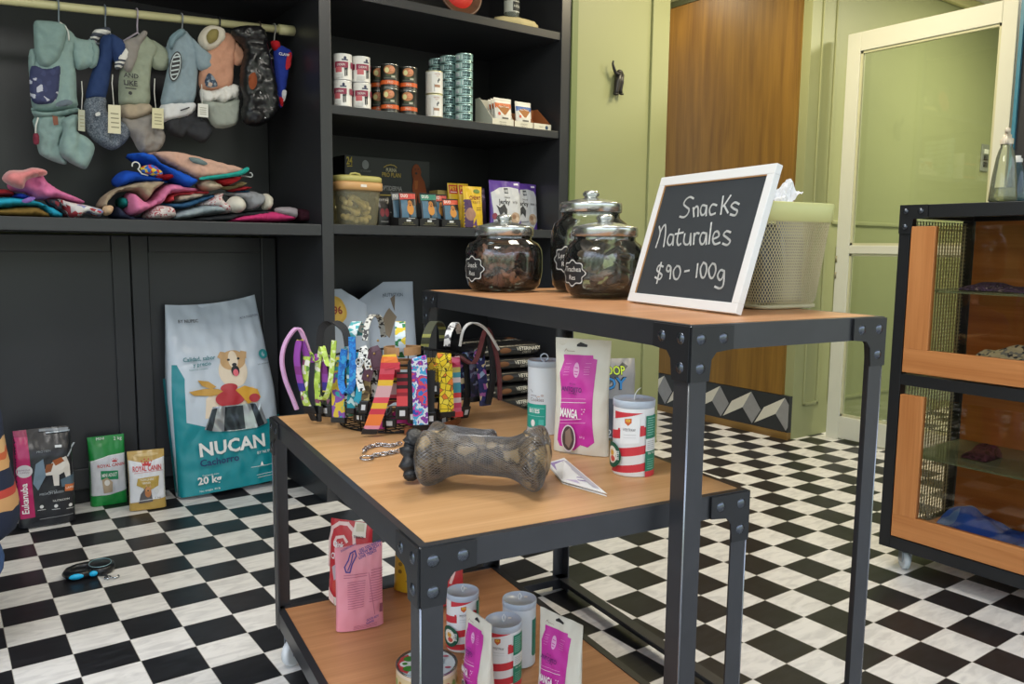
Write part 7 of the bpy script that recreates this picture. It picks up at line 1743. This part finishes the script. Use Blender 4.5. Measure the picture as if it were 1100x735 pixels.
# ------------------------------------------------------------------ person crouching at the edge of the picture
PO = Vector((-.8245, -.8595, 0)); Fd = Vector((-.811, .585, 0)); Sd = Vector((.585, .811, 0))
def pj(f, s, z): return PO + Fd * f + Sd * s + Vector((0, 0, z))
def skinned(name, nodes, edges, m, parent, sub=2, root=0):
    me = bpy.data.meshes.new(name); me.from_pydata([n[0] for n in nodes], edges, []); me.update()
    o = bpy.data.objects.new(name, me); COL.objects.link(o)
    if parent: o.parent = parent; o.matrix_parent_inverse = parent.matrix_world.inverted()
    md = o.modifiers.new('skin', 'SKIN'); md.use_smooth_shade = True; md.branch_smoothing = .6
    if not me.skin_vertices: me.skin_vertices.new()
    for i, n in enumerate(nodes):
        r = n[1]; me.skin_vertices[0].data[i].radius = r if isinstance(r, tuple) else (r, r)
        me.skin_vertices[0].data[i].use_root = i == root
    s2 = o.modifiers.new('sub', 'SUBSURF'); s2.levels = sub; s2.render_levels = sub
    # bake to a plain mesh
    dg = bpy.context.evaluated_depsgraph_get(); ev = o.evaluated_get(dg); nm = bpy.data.meshes.new_from_object(ev)
    o.modifiers.clear(); o.data = nm; nm.materials.clear(); nm.materials.append(m)
    for p in nm.polygons: p.use_smooth = True
    return o
SKN = mat('#b98567', .5, 0, .1, 200)
pt = thing('person', 'person in a navy and orange striped sweater and jeans crouching at the floor edge', 'person', PO)
bpy.context.view_layer.update()
N = []; E_ = []
def node(p, r): N.append((p, r)); return len(N) - 1
def chain_(ids):
    for a, b in zip(ids[:-1], ids[1:]): E_.append((a, b))
pel = node(pj(.03, 0, .32), .06); wst = node(pj(.03, 0, .43), .07); chs = node(pj(.06, 0, .61), .10); nk0 = node(pj(.115, 0, .79), .055); nk1 = node(pj(.145, 0, .85), .05); hd0 = node(pj(.19, 0, .915), .072); hd1 = node(pj(.21, 0, .985), .088); hd2 = node(pj(.21, 0, 1.055), .062)
chain_([pel, wst, chs, nk0, nk1, hd0, hd1, hd2])
for sg in (-1, 1):
    h = node(pj(.05, sg * .09, .28), .05); k = node(pj(.43, sg * .15, .45), .058); c = node(pj(.24, sg * .14, .24), .050); an = node(pj(.10, sg * .13, .09), .036); ft = node(pj(.20, sg * .135, .045), .034); to = node(pj(.30, sg * .14, .032), .026)
    chain_([pel, h, k, c, an, ft, to])
    sh = node(pj(.085, sg * .165, .725), .05); el = node(pj(.27, sg * .22, .53), .038); wr_ = node(pj(.50, sg * .10, .48), .027); pm = node(pj(.555, sg * .085, .478), (.034, .018))
    chain_([chs, sh, el, wr_, pm])
    for i, (dy, ln) in enumerate(((-.027, .062), (-.009, .074), (.009, .078), (.026, .068))):
        a = node(pj(.585, sg * (.085 + dy), .470), .0095); b = node(pj(.585 + ln * .5, sg * (.084 + dy), .452), .0088); d = node(pj(.585 + ln * .75, sg * (.083 + dy), .425), .0078); chain_([pm, a, b, d])
    a = node(pj(.54, sg * (.085 - .040), .466), .011); b = node(pj(.57, sg * (.085 - .056), .446), .0095); d = node(pj(.59, sg * (.085 - .058), .425), .0085); chain_([wr_, a, b, d])
bd_ = skinned('body', N, E_, SKN, pt)
# face
H = pj(.21, 0, .995)
def on_head(f, s, z, r, m, nm, sc=(1, 1, 1)):
    mb = MB(); mb.ball((0, 0, 0), tuple(r * q for q in sc), m, 14); o = mb.build(nm, pt); o.matrix_parent_inverse = pt.matrix_world.inverted(); o.location = H + Fd * f + Sd * s + Vector((0, 0, z)); o.rotation_euler = (0, 0, math.atan2(Fd.y, Fd.x)); return o
for sg in (-1, 1):
    on_head(.080, sg * .032, .0, .012, mat('#efe9e2', .3), 'eye'); on_head(.0885, sg * .032, -.001, .006, mat('#2a1c14', .3), 'iris'); on_head(-.005, sg * .090, -.012, .022, SKN, 'ear', (.7, .35, 1.2)); on_head(.082, sg * .033, .022, .018, mat('#2c1e16', .8), 'eyebrow', (.4, 1, .22))
on_head(.096, 0, -.024, .017, SKN, 'nose', (1, .8, 1.2)); on_head(.080, 0, -.060, .022, mat('#9c5a50', .5), 'mouth', (.5, 1, .28))
HAIR = mat('#2a1d16', .75, 0, .8, 260)
n2 = [(pj(.175, 0, .94), .070), (pj(.192, 0, 1.005), .097), (pj(.200, 0, 1.050), .066), (pj(.13, 0, .89), .05)]
skinned('hair', n2, [(0, 1), (1, 2), (0, 3)], HAIR, pt)
# clothes
m, nt, b = _new('striped_knit'); L_ = nt.links
tc = nt.nodes.new('ShaderNodeTexCoord'); sx = nt.nodes.new('ShaderNodeSeparateXYZ'); nz = nt.nodes.new('ShaderNodeTexNoise'); nz.inputs['Scale'].default_value = 9
L_.new(tc.outputs['Object'], sx.inputs[0]); L_.new(tc.outputs['Object'], nz.inputs['Vector'])
ma = nt.nodes.new('ShaderNodeMath'); ma.operation = 'MULTIPLY_ADD'; ma.inputs[1].default_value = .035; L_.new(nz.outputs['Fac'], ma.inputs[0]); L_.new(sx.outputs['Z'], ma.inputs[2])
mr = nt.nodes.new('ShaderNodeMapRange'); mr.inputs[1].default_value = .27; mr.inputs[2].default_value = .86; L_.new(ma.outputs[0], mr.inputs[0])
cr = nt.nodes.new('ShaderNodeValToRGB'); cr.color_ramp.interpolation = 'CONSTANT'; e = cr.color_ramp
stops = [(0, '#1d2740'), (.10, '#d0b48c'), (.16, '#c06a3c'), (.20, '#1d2740'), (.34, '#c79a6a'), (.40, '#b8443a'), (.43, '#1d2740'), (.52, '#cda06c'), (.57, '#c0603a'), (.60, '#cda878'), (.65, '#1d2740')]
e.elements[0].position, e.elements[0].color = 0, rgb(stops[0][1]); e.elements[1].position, e.elements[1].color = stops[1][0], rgb(stops[1][1])
for p_, c_ in stops[2:]: x = e.elements.new(p_); x.color = rgb(c_)
L_.new(mr.outputs[0], cr.inputs[0]); L_.new(cr.outputs[0], b.inputs['Base Color']); b.inputs['Roughness'].default_value = .9
N = []; E_ = []
a0 = node(pj(.0, 0, .34), (.145, .135)); a1 = node(pj(.01, 0, .46), (.155, .135)); a2 = node(pj(.03, 0, .61), (.165, .14)); a3 = node(pj(.07, 0, .735), (.135, .105)); a4 = node(pj(.115, 0, .805), .065); chain_([a0, a1, a2, a3, a4])
for sg in (-1, 1):
    s1 = node(pj(.085, sg * .155, .725), .075); s2_ = node(pj(.17, sg * .20, .63), .060); s3 = node(pj(.27, sg * .22, .53), .055); s4 = node(pj(.39, sg * .16, .50), .047); s5 = node(pj(.485, sg * .108, .48), .038); chain_([a3, s1, s2_, s3, s4, s5])
sw = skinned('sweater', N, E_, m, pt, root=0)
N = []; E_ = []
DEN = mat('#4a6390', .85, 0, .3, 500, .2, .15, 40)
p0_ = node(pj(.0, 0, .34), (.125, .115)); p1_ = node(pj(-.01, 0, .27), (.125, .105)); chain_([p0_, p1_])
for sg in (-1, 1):
    h = node(pj(.03, sg * .105, .258), .100); q1 = node(pj(.24, sg * .13, .37), .088); k = node(pj(.425, sg * .15, .45), .072); c = node(pj(.25, sg * .14, .245), .066); an = node(pj(.11, sg * .13, .115), .052); chain_([p1_, h, q1, k, c, an])
skinned('jeans', N, E_, DEN, pt)
for sg in (-1, 1):
    N = []; E_ = []
    a = node(pj(.07, sg * .13, .052), .046); b2 = node(pj(.18, sg * .135, .050), .046); c = node(pj(.31, sg * .14, .040), .038); chain_([a, b2, c]); skinned('shoe', N, E_, mat('#d9d9d6', .6), pt)
EXPOSURE = 0.12
WORLD = 3.0
DAY = (.93, .97, 1.0)
LAMPS = [
    ('ceiling_light', (-.9, -2.2, 2.93), .6, 30, (1, .97, .92)),
    ('ceiling_light', (1.0, -1.6, 2.93), .6, 24, (1, .95, .86)),
    ('ceiling_light', (2.7, -.9, 2.93), .5, 30, (1, .86, .58)),
    ('ceiling_light', (4.7, -1.6, 2.93), .5, 60, (1, .93, .74)),
    ('ceiling_light', (3.0, .5, 2.93), .3, 6, (1, .84, .6)),
]
# ------------------------------------------------------------------ camera and light
cd = bpy.data.cameras.new('camera'); co = bpy.data.objects.new('camera', cd); COL.objects.link(co)
cd.sensor_width = 36; cd.lens = FPX * 36 / 1100; cd.clip_start = .02
Rm = Matrix((RGT, UPV, -FWD)).transposed().to_4x4(); Rm.translation = CAM
co.matrix_world = Rm; SC.camera = co
SC.view_settings.view_transform = 'Standard'; SC.view_settings.look = 'None'
SC.view_settings.exposure = EXPOSURE; SC.view_settings.gamma = 1; SC.view_settings.use_curve_mapping = False
w = bpy.data.worlds.new('world'); SC.world = w; w.use_nodes = True
nt = w.node_tree; L = nt.links; bg = nt.nodes['Background']
tc = nt.nodes.new('ShaderNodeTexCoord'); sx = nt.nodes.new('ShaderNodeSeparateXYZ'); L.new(tc.outputs['Generated'], sx.inputs[0])
cr = nt.nodes.new('ShaderNodeValToRGB'); L.new(sx.outputs['Z'], cr.inputs[0])
mr = nt.nodes.new('ShaderNodeMapRange'); mr.inputs[1].default_value = -1; mr.inputs[2].default_value = 1; L.new(sx.outputs['Z'], mr.inputs[0]); L.new(mr.outputs[0], cr.inputs[0])
e = cr.color_ramp
e.elements[0].position = .46; e.elements[0].color = rgb('#9a9a94')
e.elements[1].position = .64; e.elements[1].color = rgb('#dce8ff')
a = e.elements.new(.52); a.color = rgb('#8b9a80'); a = e.elements.new(.58); a.color = rgb('#c9d6cc')
nz = nt.nodes.new('ShaderNodeTexNoise'); nz.inputs['Scale'].default_value = 9; nz.inputs['Detail'].default_value = 5
L.new(tc.outputs['Generated'], nz.inputs['Vector'])
mv = nt.nodes.new('ShaderNodeMapRange'); mv.inputs[1].default_value = .35; mv.inputs[2].default_value = .65; mv.inputs[3].default_value = .45; mv.inputs[4].default_value = 1.25
L.new(nz.outputs['Fac'], mv.inputs[0])
mx = nt.nodes.new('ShaderNodeMix'); mx.data_type = 'RGBA'; mx.blend_type = 'MULTIPLY'; mx.inputs[0].default_value = 1
L.new(cr.outputs[0], mx.inputs[6])
cm = nt.nodes.new('ShaderNodeCombineColor')
for i in range(3): L.new(mv.outputs[0], cm.inputs[i])
L.new(cm.outputs[0], mx.inputs[7]); L.new(mx.outputs[2], bg.inputs['Color']); bg.inputs['Strength'].default_value = WORLD
def lamp(name, loc, size, power, col, spread=None, rot=(0, 0, 0), sy=None):
    l = bpy.data.lights.new(name, 'AREA'); l.energy = power; l.size = size; l.color = col
    if sy: l.shape = 'RECTANGLE'; l.size_y = sy
    o = bpy.data.objects.new(name, l); COL.objects.link(o); o.location = loc; o.rotation_euler = rot; return o
for args in LAMPS: lamp(*args)
